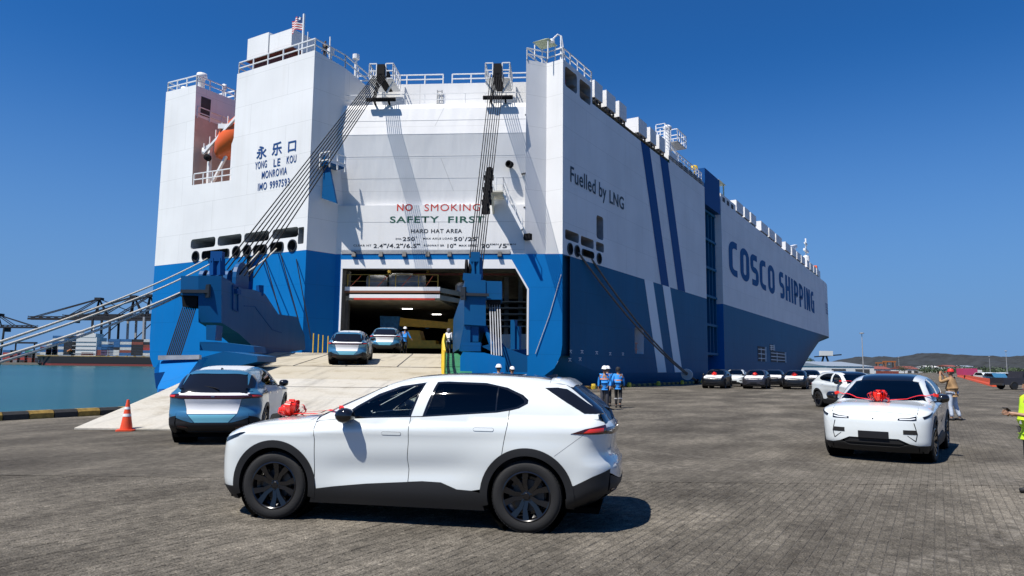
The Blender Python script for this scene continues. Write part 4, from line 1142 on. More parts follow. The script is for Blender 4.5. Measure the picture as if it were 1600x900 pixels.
# flap of the upper ventilation and hinge lugs over the doorway
mb = MB()
for px in (554, 596, 632.5, 669, 703, 737, 781):
    s, z = hit_panel(px, 394); mb.hexa([pnl(s - .17, 10.42, -.3), pnl(s + .17, 10.42, -.3), pnl(s + .17, 10.42, .05), pnl(s - .17, 10.42, .05), pnl(s - .13, 10.82, -.16), pnl(s + .13, 10.82, -.16), pnl(s + .13, 10.82, .05), pnl(s - .13, 10.82, .05)])
mb.build_each('hinge_lug', M['letter_black'], stp)
mb = MB(); mb.hexa([pnl(4.2, 10.67, -.05), pnl(18.0, 10.67, -.05), pnl(18, 10.67, .1), pnl(4.2, 10.67, .1), pnl(4.2, 10.95, -.05), pnl(18, 10.95, -.05), pnl(18, 10.95, .1), pnl(4.2, 10.95, .1)]); mb.build('door_lip', M['recess'], stp)
def pan_text(body, x0, x1, y, h, m, bold=.02, xs=1.1):
    a = hit_panel(x0, y); b = hit_panel(x1, y); z = (a[1] + b[1]) / 2
    put_text('warning_lettering', body, pnl, (a[0], z), (b[0], z), h, m, stp, bold, xs, d=.016)
pan_text('NO', 620, 644.5, 329.5, .58, M['letter_red'], .016); pan_text('SMOKING', 663, 750, 329.5, .58, M['letter_red'], 0)
pan_text('SAFETY', 609, 685.5, 348, .54, M['letter_green'], .016); pan_text('FIRST', 700, 757, 348, .54, M['letter_green'], .016)
pan_text('HARD HAT AREA', 642, 722, 364, .33, M['letter_black'], .016)
pan_text('SWL', 618, 627.5, 374.5, .14, M['letter_black']); pan_text('250', 629, 648, 376.5, .33, M['letter_black'], .02); pan_text('T', 649, 652, 372.5, .14, M['letter_black'])
pan_text('MAX AXLE LOAD', 661, 707, 374, .15, M['letter_black'], .015); pan_text('50', 709, 722, 376.5, .33, M['letter_black'], .02); pan_text('T', 722.5, 725, 372.5, .14, M['letter_black']); pan_text('/25', 726, 744, 376.5, .33, M['letter_black'], .02); pan_text('T', 744.5, 748, 372.5, .14, M['letter_black'])
pan_text('CLEAR HT', 552, 580, 385, .16, M['letter_black'], .015); pan_text('2.4', 583.5, 598, 387.5, .34, M['letter_black'], .02); pan_text('M', 599, 603.5, 383, .14, M['letter_black']); pan_text('/4.2', 604, 624.5, 387.5, .36, M['letter_black'], .02); pan_text('M', 625, 629.5, 383, .14, M['letter_black']); pan_text('/6.5', 630, 650.5, 387.5, .36, M['letter_black'], .02); pan_text('M', 651, 656, 383, .14, M['letter_black'])
pan_text('RUNWAY BR', 662, 694, 385, .16, M['letter_black'], .015); pan_text('10', 699, 708, 387.5, .34, M['letter_black'], .02); pan_text('M', 708.5, 712.5, 383, .14, M['letter_black']); pan_text('MAX SPEED', 717, 747, 385, .16, M['letter_black'], .015); pan_text('20', 752, 765, 387.5, .34, M['letter_black'], .02); pan_text('KM/H', 765.5, 779, 383, .14, M['letter_black']); pan_text('/5', 779, 792, 387.5, .36, M['letter_black'], .02); pan_text('KM/H', 792.5, 806, 383, .14, M['letter_black'])
# ---- corner block to starboard
B1 = (-1.6, .15); A1 = pnl(3.03, 0)[:2]
pl = MB()
for (p, q, m_) in (((0, 0), B1, 0), (B1, A1, 0)):
    pl.add([(p[0], p[1], ZBL), (q[0], q[1], ZBL), (q[0], q[1], ZHI), (p[0], p[1], ZHI)], [(0, 1, 2, 3)])
pl.add([(A1[0], A1[1], ZBL), (A1[0] + .4, A1[1] + 5, ZBL), (A1[0] + .4, A1[1] + 5, ZHI), (A1[0], A1[1], ZHI)], [(0, 1, 2, 3)])
pl.add([(0, 0, ZHI), (B1[0], B1[1], ZHI), (A1[0], A1[1], ZHI), (A1[0] + .4, A1[1] + 5, ZHI), (0, 5.75, ZHI)], [(0, 1, 2, 3, 4)])
pl.add([(0, 5.75, ZTOP), (A1[0] + .4, 5.75, ZTOP), (A1[0] + .4, 5.75, ZHI), (0, 5.75, ZHI)], [(0, 1, 2, 3)])
corner = pl.build('corner_block', M['ship_white'], ship, fix=False)
mb = MB()
for z in (11.9, 14.4, 17.2, 19.6, 22.1): mb.box((A1[0] - .35, A1[1] - .03, z), (A1[0] + .02, A1[1] + .06, z + .12))
mb.build_each('step_bracket', M['recess_dark'], corner)
railing('corner_railing', [(A1[0] + .1, A1[1] + 4, ZHI), (A1[0] + .05, A1[1] + .05, ZHI), (B1[0], B1[1] + .05, ZHI), (-.05, .05, ZHI), (-.05, 5.7, ZHI), (-.05, 5.7, ZHI)], 1.0, corner, 1.4)
mb = MB()
cx, cy = A1[0] + .35, A1[1] + .8
for dx in (0, 1.25):
    for dy in (0, 1.3): mb.bar((cx + dx, cy + dy, ZHI), (cx + dx, cy + dy, ZHI + 1.75), .08)
hut = mb.build('shelter', M['rail_white'], ship)
mb = MB(); mb.hexa([(cx - .15, cy - .15, ZHI + 1.7), (cx + 1.4, cy - .15, ZHI + 1.7), (cx + 1.4, cy + 1.45, ZHI + 1.7), (cx - .15, cy + 1.45, ZHI + 1.7), (cx + .6, cy + .6, ZHI + 2.15), (cx + .66, cy + .6, ZHI + 2.15), (cx + .66, cy + .66, ZHI + 2.15), (cx + .6, cy + .66, ZHI + 2.15)])
mb.build('shelter_roof', mat('pale_green', (.42, .48, .32), .6), hut)
mb = MB(); mb.tube([(-.3, .2, ZHI), (-.3, .2, ZHI + 2.1), (-.55, .1, ZHI + 2.25), (-.9, -.05, ZHI + 1.9)], .07, 8); mb.tube([(-.05, .5, ZHI), (-.25, .2, ZHI + 2.1)], .06, 6); mb.lathe([(0, .15), (.2, .1), (.22, -.15), (0, -.18)], 10, origin=(-.95, -.1, ZHI + 1.75)); mb.build('deck_lamp', M['rail_white'], ship)
# ---- lower stern face with the doorway
door = [(2.79, 2.55), (2.79, 7.8), (3.76, 9.45), (17.85, 9.45), (17.85, 2.55)]
face = plate('stern_lower_face', pnl, [(0, 3.4), (.12, 2.6), (.6, 1.6), (1.4, 1.0), (18.47, 1.0), (18.47, ZBL), (0, ZBL)], M['ship_blue'], [door])
mb = MB(); mb.hexa([pnl(0.6, 1.6), pnl(18.4, 1.0), pnl(18.4, -2, 2.5), pnl(2, -2, 2.5), pnl(.7, 1.7, .5), pnl(18.4, 1.1, .5), pnl(18.4, -2, 4), pnl(2, -2, 4)]); mb.build('stern_underside', M['ship_blue'], ship)
inn = [(2.90, 2.56), (2.90, 7.75), (3.86, 9.44), (17.75, 9.44), (17.75, 2.56)]
mb = MB(); n = len(door)
mb.add([pnl(*p, 0) for p in door] + [pnl(*p, .75) for p in inn], [(i, (i + 1) % n, n + (i + 1) % n, n + i) for i in range(n - 1)])
mb.build('door_coaming', M['hold'], face)
mb = MB(); mb.prism([(4.19, 10.2), (18.0, 10.2), (18.0, 9.47), (3.76, 9.47)], lambda u, v, w: pnl(u, v, -.03 + w), .02); mb.prism([(18.0, 9.46), (18.0, 2.6), (17.86, 2.6), (17.86, 9.46)], lambda u, v, w: pnl(u, v, -.03 + w), .02); mb.prism([(2.80, 2.6), (2.66, 2.6), (2.66, 7.83), (4.06, 10.19), (4.18, 10.19), (2.80, 7.79)], lambda u, v, w: pnl(u, v, -.031 + w), .02)
mb.build('door_header', M['white_paint'], face)
mb = MB(); mb.hexa([pnl(17.6, 2.6, .9), pnl(17.95, 2.6, .9), pnl(17.95, 2.6, 1.5), pnl(17.6, 2.6, 1.5), pnl(17.6, 9.4, .9), pnl(17.95, 9.4, .9), pnl(17.95, 9.4, 1.5), pnl(17.6, 9.4, 1.5)]); mb.build('door_post', M['hold'], face)
# hold
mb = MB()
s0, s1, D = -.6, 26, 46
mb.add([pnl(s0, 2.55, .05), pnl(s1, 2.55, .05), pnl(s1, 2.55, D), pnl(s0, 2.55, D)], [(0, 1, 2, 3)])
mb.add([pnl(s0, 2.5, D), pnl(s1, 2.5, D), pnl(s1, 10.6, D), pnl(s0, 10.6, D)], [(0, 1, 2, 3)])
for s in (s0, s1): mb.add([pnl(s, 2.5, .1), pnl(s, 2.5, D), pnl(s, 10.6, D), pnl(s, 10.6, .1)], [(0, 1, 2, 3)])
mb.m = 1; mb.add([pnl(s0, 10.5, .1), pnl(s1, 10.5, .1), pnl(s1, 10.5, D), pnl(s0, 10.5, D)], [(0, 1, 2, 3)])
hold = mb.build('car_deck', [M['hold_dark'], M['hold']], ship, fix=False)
def slab(name, s0, s1, z0, z1, d0, d1, m, parent):
    mb = MB(); mb.hexa([pnl(s0, z0, d0), pnl(s1, z0, d0), pnl(s1, z0, d1), pnl(s0, z0, d1), pnl(s0, z1, d0), pnl(s1, z1, d0), pnl(s1, z1, d1), pnl(s0, z1, d1)]); return mb.build(name, m, parent)
slab('hoistable_deck', 9.9, 25.5, 6.95, 7.3, .75, 40, M['hold_ceiling'], hold); slab('hoistable_deck', 9.9, 25.5, 7.6, 7.95, .75, 40, M['hold_ceiling'], hold)
slab('deck_edge', 9.9, 17.4, 7.12, 7.42, .50, .72, M['white_paint'], hold); slab('deck_edge', 9.9, 17.8, 7.72, 8.03, .50, .72, M['white_paint'], hold)
slab('deck_edge_stripe', 10.3, 17.0, 6.97, 7.115, .49, .70, M['letter_red'], hold); slab('deck_edge_stripe', 9.9, 17.8, 7.56, 7.715, .49, .70, mat('brown_red', (.22, .09, .05), .7), hold)
mb = MB()
for z0, z1 in ((7.0, 7.38), (7.6, 7.98)): mb.hexa([pnl(6.4, z0 - .35, 4.5), pnl(9.88, z0, .6), pnl(9.88, z0, 1.0), pnl(6.4, z0 - .35, 4.9), pnl(6.4, z1 - .35, 4.5), pnl(9.88, z1, .6), pnl(9.88, z1, 1.0), pnl(6.4, z1 - .35, 4.9)])
mb.build('deck_ramp', M['hold_ceiling'], hold)
slab('ceiling_panel', 2, 12, 9.9, 10.1, 3, 30, M['hold_ceiling'], hold); slab('ceiling_beam', 3.9, 12.5, 9.2, 9.35, 2.0, 2.3, M['rust'], hold)
mb = MB()
for s in (17.6, 15.8, 13.6, 11.7, 10.1): mb.bar(pnl(s, 8.0, .62), pnl(s, 9.05, .62), .06)
mb.bar(pnl(10.1, 9.05, .62), pnl(17.7, 9.05, .62), .035); mb.bar(pnl(10.1, 8.5, .62), pnl(17.7, 8.5, .62), .025)
mb.bar(pnl(9.0, 7.0, 6), pnl(9.0, 9.9, 6), .12); mb.bar(pnl(8.2, 7.0, 6), pnl(8.2, 9.9, 6), .12); mb.bar(pnl(11.6, 9.6, 4), pnl(11.6, 10.1, 4), .2); mb.bar(pnl(15, 9.6, 4), pnl(15, 10.1, 4), .2)
mb.build('hold_railing', mat('dull_yellow_rail', (.40, .27, .05), .7), hold)
mb = MB()
for s, t in ((17.5, 16.6), (13.2, 12.4), (15.2, 14.4), (11.2, 10.6)): mb.bar(pnl(s, 8.05, .9), pnl(t, 9.0, 1.0), .05)
mb.build_each('lashing_bar', M['orange'], hold)
lamp_fill_m = emit_mat('tube_and_fill_lamp', (1, .97, .9), 6)
for s, z, d in ((14.5, 6.9, 9), (13.0, 6.9, 16), (9.4, 6.95, 16), (12, 6.9, 26), (16.5, 6.9, 26), (8.0, 6.95, 28), (15.5, 10.38, 3.2), (12.0, 10.38, 3.2), (8, 10.38, 3.2), (15, 10.38, 2.6), (10, 10.38, 2.6)):  # the high strips behind the header are unseen, added to brighten the tanks
    slab('ceiling_and_fill_lamp', s - (.45 if z < 8 else .8), s + (.45 if z < 8 else .8), z, z + .06, d, d + .25, lamp_fill_m, hold)
# hold: grey drums on the hoistable deck and columns
for s in (5.2, 3.9): slab('pillar', s - .2, s + .2, 2.6, 10.4, 9, 9.4, M['recess'], hold)
for k in range(5): slab('stowed_panel', 3.2, 7.4, 5.2 + k * .55, 5.3 + k * .55, 7, 9, M['recess'], hold)
for side_s in (-.4, 25.6):
    for k in range(7): slab('frame_rib', side_s, side_s + .2, 2.6, 10.4, 3 + k * 5, 3.3 + k * 5, M['hold'], hold)

# ---- top of the ship: vent housings, mast, flag
def vent_box(u0, u1, z0=25.95, z1=27.55, w=2.2, x0=-.15):
    mb = MB(); mb.box((x0 - w, u0, z0), (x0, u1, z1)); o = mb.build('vent_housing', M['ship_white'], ship)
    mb = MB()
    for u in (u0 + .2, (u0 + u1) / 2, u1 - .2): mb.box((x0 - .25, u - .08, 24.8 if u < 27 else ZTOP), (x0 - .1, u + .08, z0 - .003))
    mb.box((x0 - w + .3, u0 + .1, ZTOP + .02), (x0 - w + .5, u1 - .1, z0 - .003))
    mb.build('vent_frame', M['recess_dark'], o)
for u0, u1 in ((6.6, 8.4), (9.3, 11.5), (12.4, 14.3), (17.6, 20.1), (21.1, 23.0), (24.0, 26.0)): vent_box(u0, u1)
railing('side_railing', [(-.05, 27, ZTOP), (-.05, 41, ZTOP)], .5, ship, 1.4, m=M['recess'])
for u0, u1 in ((59.5, 64.0), (65, 68.5), (69.5, 73.5), (77.5, 83.5), (84.5, 90), (91, 97), (101, 107), (108.5, 114), (115, 120), (121, 126), (129, 133), (134, 139), (140, 144), (145, 148.5)): vent_box(u0, u1, 25.9, 27.6)
mb = MB(); mb.box((-4, 27.2, ZTOP), (-.1, 30.0, 26.7)); mb.box((-3.5, 30.2, ZTOP), (-.12, 40.8, 26.3)); mb.box((-3.0, 50.0, ZTOP), (-.12, 58.8, 26.6)); mb.build('deck_house', M['ship_white'], ship)
mb = MB()
for u in (31, 33, 35, 37, 39, 51, 53.5, 56): mb.box((-.13, u, 25.6), (-.05, u + 1.1, 26.2))
mb.build_each('deck_house_opening', M['recess_dark'], ship)
railing('house_railing', [(-.2, 30, 26.35), (-.2, 40.7, 26.35)], .9, ship, 1.2)
mb = MB()
mb.tube([(-1.2, 30.0, 26.2), (-1.2, 30.0, 30.2)], .38, 12); mb.lathe([(.5, 0), (.55, .25), (.3, .5), (0, .55)], 12, origin=(-1.2, 30.0, 30.1))
mb.tube([(-1.2, 30.5, 28.6), (-1.2, 33.5, 28.0), (-1.2, 33.6, 26.3)], .16, 8); mb.tube([(-1.2, 30.5, 27.6), (-1.2, 32.6, 27.2), (-1.2, 32.7, 26.3)], .16, 8); mb.tube([(-2.6, 31.5, 26), (-2.6, 31.5, 29.6)], .28, 8)
mast = mb.build('vent_mast', M['rail_white'], ship, angle=40)
mb = MB()
for u in (27.7, 29.2):
    for x in (-1.8, -.7): mb.bar((x, u, 26.0), (x, u, 30.0), .09)
for z in np.arange(26.3, 30.1, .42): mb.bar((-.7, 27.7, z), (-.7, 29.2, z), .06); mb.bar((-1.8, 27.7, z), (-.7, 27.7, z), .06)
mb.build('mast_ladder', M['rail_white'], mast)
mb = MB(); mb.box((-3.2, 32.0, 29.1), (-.6, 35.5, 29.2)); mb.build('mast_platform', M['recess'], mast)
railing('mast_railing', [(-3.1, 32, 29.2), (-.6, 32, 29.2), (-.6, 35.5, 29.2), (-3.1, 35.5, 29.2)], 1.5, mast, .9)
mb = MB(); mb.lathe([(0, .5), (.45, .35), (.5, 0), (.1, -.1), (.1, -1.2)], 10, origin=(-.8, 39.5, 27.6)); mb.build('search_lamp', M['yellow'], ship)
mb = MB()
for dx in (0, 2.4):
    for du in (0, 3.2): mb.bar((-3 + dx, 50.4 + du, 26.6), (-3 + dx, 50.4 + du, 28.6), .18)
mb.hexa([(-3.4, 50, 28.6), (-.3, 50, 28.6), (-.3, 54, 28.6), (-3.4, 54, 28.6), (-2, 51.5, 29.3), (-1.8, 51.5, 29.3), (-1.8, 52.5, 29.3), (-2, 52.5, 29.3)])
mb.build('shelter', mat('pale_green_steel', (.5, .58, .45), .6), ship)
mb = MB(); mb.tube([(-2, 117, ZTOP), (-2, 117, 28.6)], .5, 8); mb.bar((-2, 116, 28.6), (-2, 125, 30.4), .8); mb.bar((-2, 125, 30.2), (-2, 125, 27), .12); mb.build('deck_crane', M['rail_white'], ship)
mb = MB(); mb.box((-9, 150, ZTOP), (-1.0, 158, 28.3)); mb.box((-16, 158, ZTOP), (-4, 172, 27.0)); mb.build('bridge_house', M['ship_white'], ship)
mb = MB(); mb.tube([(-5, 162, 27), (-5, 162, 33.5)], .8, 8); mb.bar((-5, 162, 33), (-5, 162, 38.5), .35); mb.bar((-5, 159, 35), (-5, 165, 35), .6); mb.bar((-5, 160, 37), (-5, 164, 37), .4); mb.bar((-4, 154, 28), (-4, 154, 31), .9); mb.lathe([(0, 1.6), (1.0, 1.1), (1.0, 0), (0, -.1)], 10, origin=(-4, 154, 31)); mb.build('radar_mast', M['rail_white'], ship)
mb = MB(); mb.box((-3.4, 161, 28.5), (-2.2, 163, 30.5)); mb.build('radar_light', M['orange'], ship)
# port block top
def tb(v0, v1, u0, u1, z0, z1, nm, m):
    mb = MB(); mb.box((-v1, u0, z0), (-v0, u1, z1)); return mb.build(nm, m, ship)
mb = MB(); mb.add([trans(17, 27.1, .01), trans(26.6, 27.1, .01), trans(26.6, 27.1, 9), trans(17.5, 26.7, 3), trans(17, 27.1, .01)], [(0, 1, 2, 3)]); mb.build('top_deck', M['recess'], ship, fix=False)
hv = lambda x, y: hit_transom(x, y, -9.6)
va, vb, vc, vd = hv(386.5, 78)[0], hv(419, 72)[0], hv(421, 72)[0], hv(455.5, 64)[0]
zb_ = hv(400, 90.5)[1]
tb(vb, va, -9.6, -6.9, zb_, hv(400, 57)[1], 'vent_housing', M['ship_white']); tb(vd, vc, -9.6, -6.9, zb_, hv(440, 49.5)[1], 'vent_housing', M['ship_white'])
tb(vd + .5, va - .5, -9.3, -7.1, 27.1, zb_ - .09, 'vent_base', M['rust']); tb(vd - .1, va + .1, -9.75, -6.8, zb_ - .085, zb_ - .003, 'vent_floor', M['rust'])
railing('top_railing', [trans(26.5, 27.1, 5), trans(26.5, 27.1, .1), trans(17.1, 27.1, .1), ret(-8, 26.7, -.05), ret(-3.2, 25.6, -.05)], 1.05, ship, 1.9)
fv = hit_transom(473.5, 60, -10)[0]; ft_ = hit_transom(473.5, 22.5, -10)[1]
mb = MB(); mb.bar(trans(fv, 27.1, 1.0), trans(fv, ft_, 1.0), .14); mb.bar(trans(fv - .35, 27.1, 1.2), trans(fv - .35, ft_ - 1.6, 1.2), .06)
pole = mb.build('flagpole', M['rail_white'], ship)
flag = MB(); nx, nz = 12, 11
def wav(i, z): x = i / nx; return trans(fv + .08 + 1.45 * x, ft_ - .12 - 1.12 * (1 - z) - .10 * x * x - .05 * sin(x * 9), 1.0 + .14 * sin(x * 8 + z))
for j in range(11):
    for i in range(nx):
        flag.m = 2 if (i < 4.5 and j < 5) else (0 if j % 2 == 0 else 1)
        a, b = 1 - j / 11, 1 - (j + 1) / 11
        flag.add([wav(i, a), wav(i + 1, a), wav(i + 1, b), wav(i, b)], [(0, 1, 2, 3)])
fl = flag.build('flag', [M['letter_red'], M['white_paint'], M['name_blue']], pole, fix=False)
mb = MB(); c0 = np.array(trans(fv + .36, ft_ - .38, .93)); mb.add([tuple(c0 + np.array([.19 * (1 if k % 2 == 0 else .42) * sin(pi * k / 5), -.08, .19 * (1 if k % 2 == 0 else .42) * cos(pi * k / 5)])) for k in range(10)], [tuple(range(10))]); mb.build('flag_star', M['white_paint'], fl, fix=False)
mb = MB(); mb.tube([trans(16.95 + .05, 27.1, 1.6), trans(17.0, 28.9, 1.6)], .06, 6); mb.build('lamp_post', M['rail_white'], ship)
mb = MB()
for (u, z, h, r_) in ((-9.2, 27, 1.0, .3), (-6.4, 26.3, 2.3, .3)):
    p = ret(u, z, -.4); mb.lathe([(0, h), (r_, h - .1), (r_, h - .5), (r_ * .4, h - .6), (r_ * .4, 0)], 10, origin=p)
mb.build_each('deck_fitting', M['rail_white'], ship)
# ------------------------------------------------------------------ stern ramp with its hoisting arms
def W(p): return tuple(loc3(p))
def concrete(name, col, line=False):
    """worn pale deck: stains, rubber tracks along the way of travel, grit"""
    m, nt, b = new_mat(name)
    b.inputs['Roughness'].default_value = .8
    tc = N(nt, 'ShaderNodeTexCoord')
    n1 = N(nt, 'ShaderNodeTexNoise', Scale=.5, Detail=8.0, Roughness=.7); n2 = N(nt, 'ShaderNodeTexNoise', Scale=14, Detail=4.0)
    nt.links.new(tc.outputs['Object'], n1.inputs['Vector']); nt.links.new(tc.outputs['Object'], n2.inputs['Vector'])
    cr = N(nt, 'ShaderNodeValToRGB')
    e = cr.color_ramp.elements; e[0].position = .30; e[1].position = .72
    e[0].color = (col[0] * .62, col[1] * .56, col[2] * .46, 1); e[1].color = (*col, 1)
    k = cr.color_ramp.elements.new(.45); k.color = (col[0] * .93, col[1] * .90, col[2] * .84, 1)
    nt.links.new(n1.outputs['Fac'], cr.inputs[0])
    mp = N(nt, 'ShaderNodeMapping'); mp.inputs['Rotation'].default_value = (0, 0, radians(-31)); m2 = N(nt, 'ShaderNodeMapping'); m2.inputs['Scale'].default_value = (1.1, .05, 1)
    nt.links.new(tc.outputs['Object'], mp.inputs[0]); nt.links.new(mp.outputs[0], m2.inputs[0])
    n5 = N(nt, 'ShaderNodeTexNoise', Scale=1.2, Detail=5.0, Roughness=.7); nt.links.new(m2.outputs[0], n5.inputs['Vector'])
    r5 = N(nt, 'ShaderNodeMapRange'); r5.inputs[1].default_value = .52; r5.inputs[2].default_value = .75; r5.inputs[3].default_value = 1; r5.inputs[4].default_value = .55
    nt.links.new(n5.outputs['Fac'], r5.inputs[0])
    m5 = N(nt, 'ShaderNodeMix', data_type='RGBA', blend_type='MULTIPLY'); m5.inputs[0].default_value = 1; nt.links.new(cr.outputs[0], m5.inputs[6]); nt.links.new(r5.outputs[0], m5.inputs[7])
    ml = N(nt, 'ShaderNodeMix', data_type='RGBA', blend_type='MULTIPLY'); ml.inputs[0].default_value = .35
    nt.links.new(m5.outputs[2], ml.inputs[6]); nt.links.new(n2.outputs['Fac'], ml.inputs[7]); nt.links.new(ml.outputs[2], b.inputs['Base Color'])
    bp = N(nt, 'ShaderNodeBump', Strength=.4, Distance=.02); nt.links.new(n2.outputs['Fac'], bp.inputs['Height']); nt.links.new(bp.outputs[0], b.inputs['Normal'])
    return m
M['ramp_deck'] = concrete('ramp_deck', (.52, .48, .385))
M['ramp_foot'] = concrete('ramp_foot', (.58, .56, .50))
RY = [18.2, 24.0, 29.0, 34.0, 44.0, 57.0]
def rl(Y): return float(np.interp(Y, [18.2, 24, 34, 57], [-11.1, -12.1, -14.0, -15.6]))
def rrx(Y): return float(np.interp(Y, [18.2, 34, 57], [-1.6, -3.3, -5.3]))
def rz(Y): return float(np.interp(Y, [18.2, 34, 44, 57], [.05, 1.62, 2.42, 2.57]))
mb = MB()
secs = []
for i, (y0, y1) in enumerate(zip(RY[:-1], RY[1:])):
    mb = MB(); g = .008
    y0 += g; y1 -= g
    th0 = .04 if i == 0 else .35
    mb.hexa([W((rl(y0), y0, rz(y0) - th0)), W((rrx(y0), y0, rz(y0) - th0)), W((rrx(y1), y1, rz(y1) - .35)), W((rl(y1), y1, rz(y1) - .35)), W((rl(y0), y0, rz(y0))), W((rrx(y0), y0, rz(y0))), W((rrx(y1), y1, rz(y1))), W((rl(y1), y1, rz(y1)))])
    if i == 0:
        ramp = mb.build('stern_ramp', M['ramp_foot'], ship)
    else: mb.build('ramp_section', M['ramp_foot'] if i == 1 else M['ramp_deck'], ramp)
mb = MB()                     # anti-slip welds and dark joint strips
for x in np.linspace(-13, -5.5, 4):
    for y0, y1 in ((34.2, 43.8),): mb.bar(W((x, y0, rz(y0) + .006)), W((x - .6, y1, rz(y1) + .006)), .05, .02)
for yy in (26.5,): mb.bar(W((rl(yy) + .3, yy, rz(yy) + .005)), W((rrx(yy) - .3, yy, rz(yy) + .005)), .05, .012)
mb.bar(W((rl(34) , 34, rz(34) + .004)), W((rrx(34), 34, rz(34) + .004)), .14, .02)
mb.build_each('deck_joint', M['recess_dark'], ramp)
mb = MB()                     # green walkway along the right edge
for y0, y1 in ((27, 33.9), (34.1, 43.9), (44.1, 56.5)):
    mb.hexa([W((rrx(y) + dx, y, rz(y) + dz)) for dz in (-.2, .05) for y, dx in ((y0, .02), (y0, 1.3), (y1, 1.3), (y1, .02))])
mb.build_each('walkway', M['green_deck'], ramp)
pts = [W((rrx(y) + .0, y, rz(y))) for y in (28, 33.5, 38, 43, 48, 53)]
railing('ramp_railing', pts, 1.25, ramp, 1.7, M['yellow'], .05)
for px_, yy in ((489, 47), (497, 49), (504, 51), (512, 53)):
    q_ = depth_at(px_, 548, yy); mb = MB(); mb.bar(W((q_[0], yy, rz(yy))), W((q_[0], yy, rz(yy) + 1.3)), .05); mb.build('rail_post', M['yellow'], ramp)
def px_prism(name, pix, Y0, Y1, m, parent, skew=0.0, angle=None):
    """outline seen at depth Y0, carried back to depth Y1"""
    mb = MB(); q = [depth_at(x, y, Y0) for x, y in pix]
    mb.prism(list(range(len(q))) and [(i, 0) for i in range(len(q))], lambda i, _, w: W(q[int(i)] + np.array([skew * w, w, 0])), Y1 - Y0)
    return mb.build(name, m, parent)
# left arm
nrm = np.array([1, .02, 0])
armpx = [(346, 431), (379, 451), (397, 453), (414, 459), (435, 491), (464, 495), (476, 524), (477, 546), (402, 560), (396, 542), (373, 521), (346, 504)]
q = [plane_at(x, y, (-14.5, 35, 0), nrm) for x, y in armpx]
mb = MB(); mb.prism([(i, 0) for i in range(len(q))], lambda i, _, w: W(q[int(i)] + np.array([-w, 0, 0])), 1.15)
arm = mb.build('hoisting_arm', M['ramp_blue'], ramp)
mb = MB()
for (a, b, c, d_) in (((363, 446), (371, 448), (371, 487), (363, 483)),):
    qq = [plane_at(x, y, (-14.5, 35, 0), nrm) + np.array([.03, 0, 0]) for x, y in (a, b, c, d_)]
    for u, v in zip(qq, qq[1:] + qq[:1]): mb.bar(W(u), W(v), .06)
    k = plane_at(366, 455, (-14.5, 35, 0), nrm); mb.bar(W(k + [.05, 0, 0]), W(k + [.05, .5, 0]), .25)
pp = [plane_at(x, y, (-14.5, 35, 0), nrm) for x, y in ((381, 478), (398, 479), (425, 515), (440, 520))]
for u, v in zip(pp, pp[1:]): mb.bar(W(u), W(v), .05)
mb.build('arm_hatch', M['stripe_blue'], ramp)
px_prism('arm_head', [(282.5, 431), (312.5, 431), (312.5, 462), (282.5, 461)], 35.0, 37.2, M['ramp_blue'], ramp)
px_prism('sheave_block', [(284, 461.5), (308, 461.5), (307, 480), (285, 479)], 35.2, 36.4, M['wire'], ramp)
mb = MB(); a = depth_at(283, 455, 34.9); b = depth_at(328, 455.5, 34.9); mb.bar(W(a), W(b), .16); mb.bar(W(b - [.1, 0, .3]), W(b + [-.1, 0, .35]), .28, .1); mb.build('fairlead_roller', M['dark_metal'], ramp)
# sheave brackets on top of the left arm
mb = MB()
for x in (334, 345): 
    a = depth_at(x, 430, 35.6); b = depth_at(x, 404, 35.6); mb.bar(W(a), W(b), .3)
a = depth_at(331, 401, 35.6); b = depth_at(349, 401, 35.6); mb.bar(W(a), W(b), .35, .5)
for x, y, h in ((388, 440, 14), (406, 446, 14)):
    a = depth_at(x, y + 16, 41); b = depth_at(x, y, 41); mb.bar(W(a), W(b), .3)
mb.build_each('wire_guide', M['stripe_blue'], ramp)
mb = MB(); c = depth_at(379, 436, 39); mb.prism(arc(c[1], c[2], .95, 0, 180, 10) + [(c[1] - .95, c[2] - 1.2), (c[1] + .95, c[2] - 1.2)], lambda u, v, w: W((c[0] - w, u, v)), .2)
for k in range(4): mb.prism(circ(c[1] - .4, c[2] - .1, .55, 14), lambda u, v, w: W((c[0] - .5 - k * .45 - w, u, v)), .22)
mb.build('sheave', M['ramp_blue'], ramp)
mb = MB(); mb.prism(circ(0, 0, .5, 14), lambda u, v, w: W((c[0] - .6 - w, c[1] - .2 + u, c[2] - .1 + v)), 1.5); mb.build('sheave_drum', M['wire'], ramp)
# lower flap and beams under the left arm
fa = [depth_at(x, y, Y) for x, y, Y in ((250, 563, 29.5), (313, 559, 29.5), (270, 619, 27.0), (246, 613, 27.5), (241, 578, 28.5))]
mb = MB(); mb.prism([(i, 0) for i in range(5)], lambda i, _, w: W(fa[int(i)] + np.array([-.1 * w, w, 0])), 1.0); mb.build('ramp_flap', M['ship_blue'], ramp)
mb = MB(); a = depth_at(249, 559, 29.3); b = depth_at(313, 558, 29.3); mb.bar(W(a), W(b), .22, .18)
mb.build('flap_rail', M['recess'], ramp)
mb = MB(); qs = [depth_at(243, 583, 27.35), depth_at(259, 581, 27.6), depth_at(246, 607, 27.25)]; mb.prism([(0, 0), (1, 0), (2, 0)], lambda i, _, w: W(qs[int(i)] + np.array([0, -.06 - w, 0])), .05); mb.build('flap_pocket', M['stripe_blue'], ramp)
px_prism('ramp_beam', [(313, 559), (350, 549), (402, 556), (402, 565), (380, 570), (318, 586), (300, 600)], 31.0, 33.5, M['ramp_blue'], ramp)
px_prism('ramp_beam', [(312, 534), (337, 534), (396, 541), (398, 551), (372, 551), (312, 547.5)], 33.4, 35.0, M['ramp_blue'], ramp)
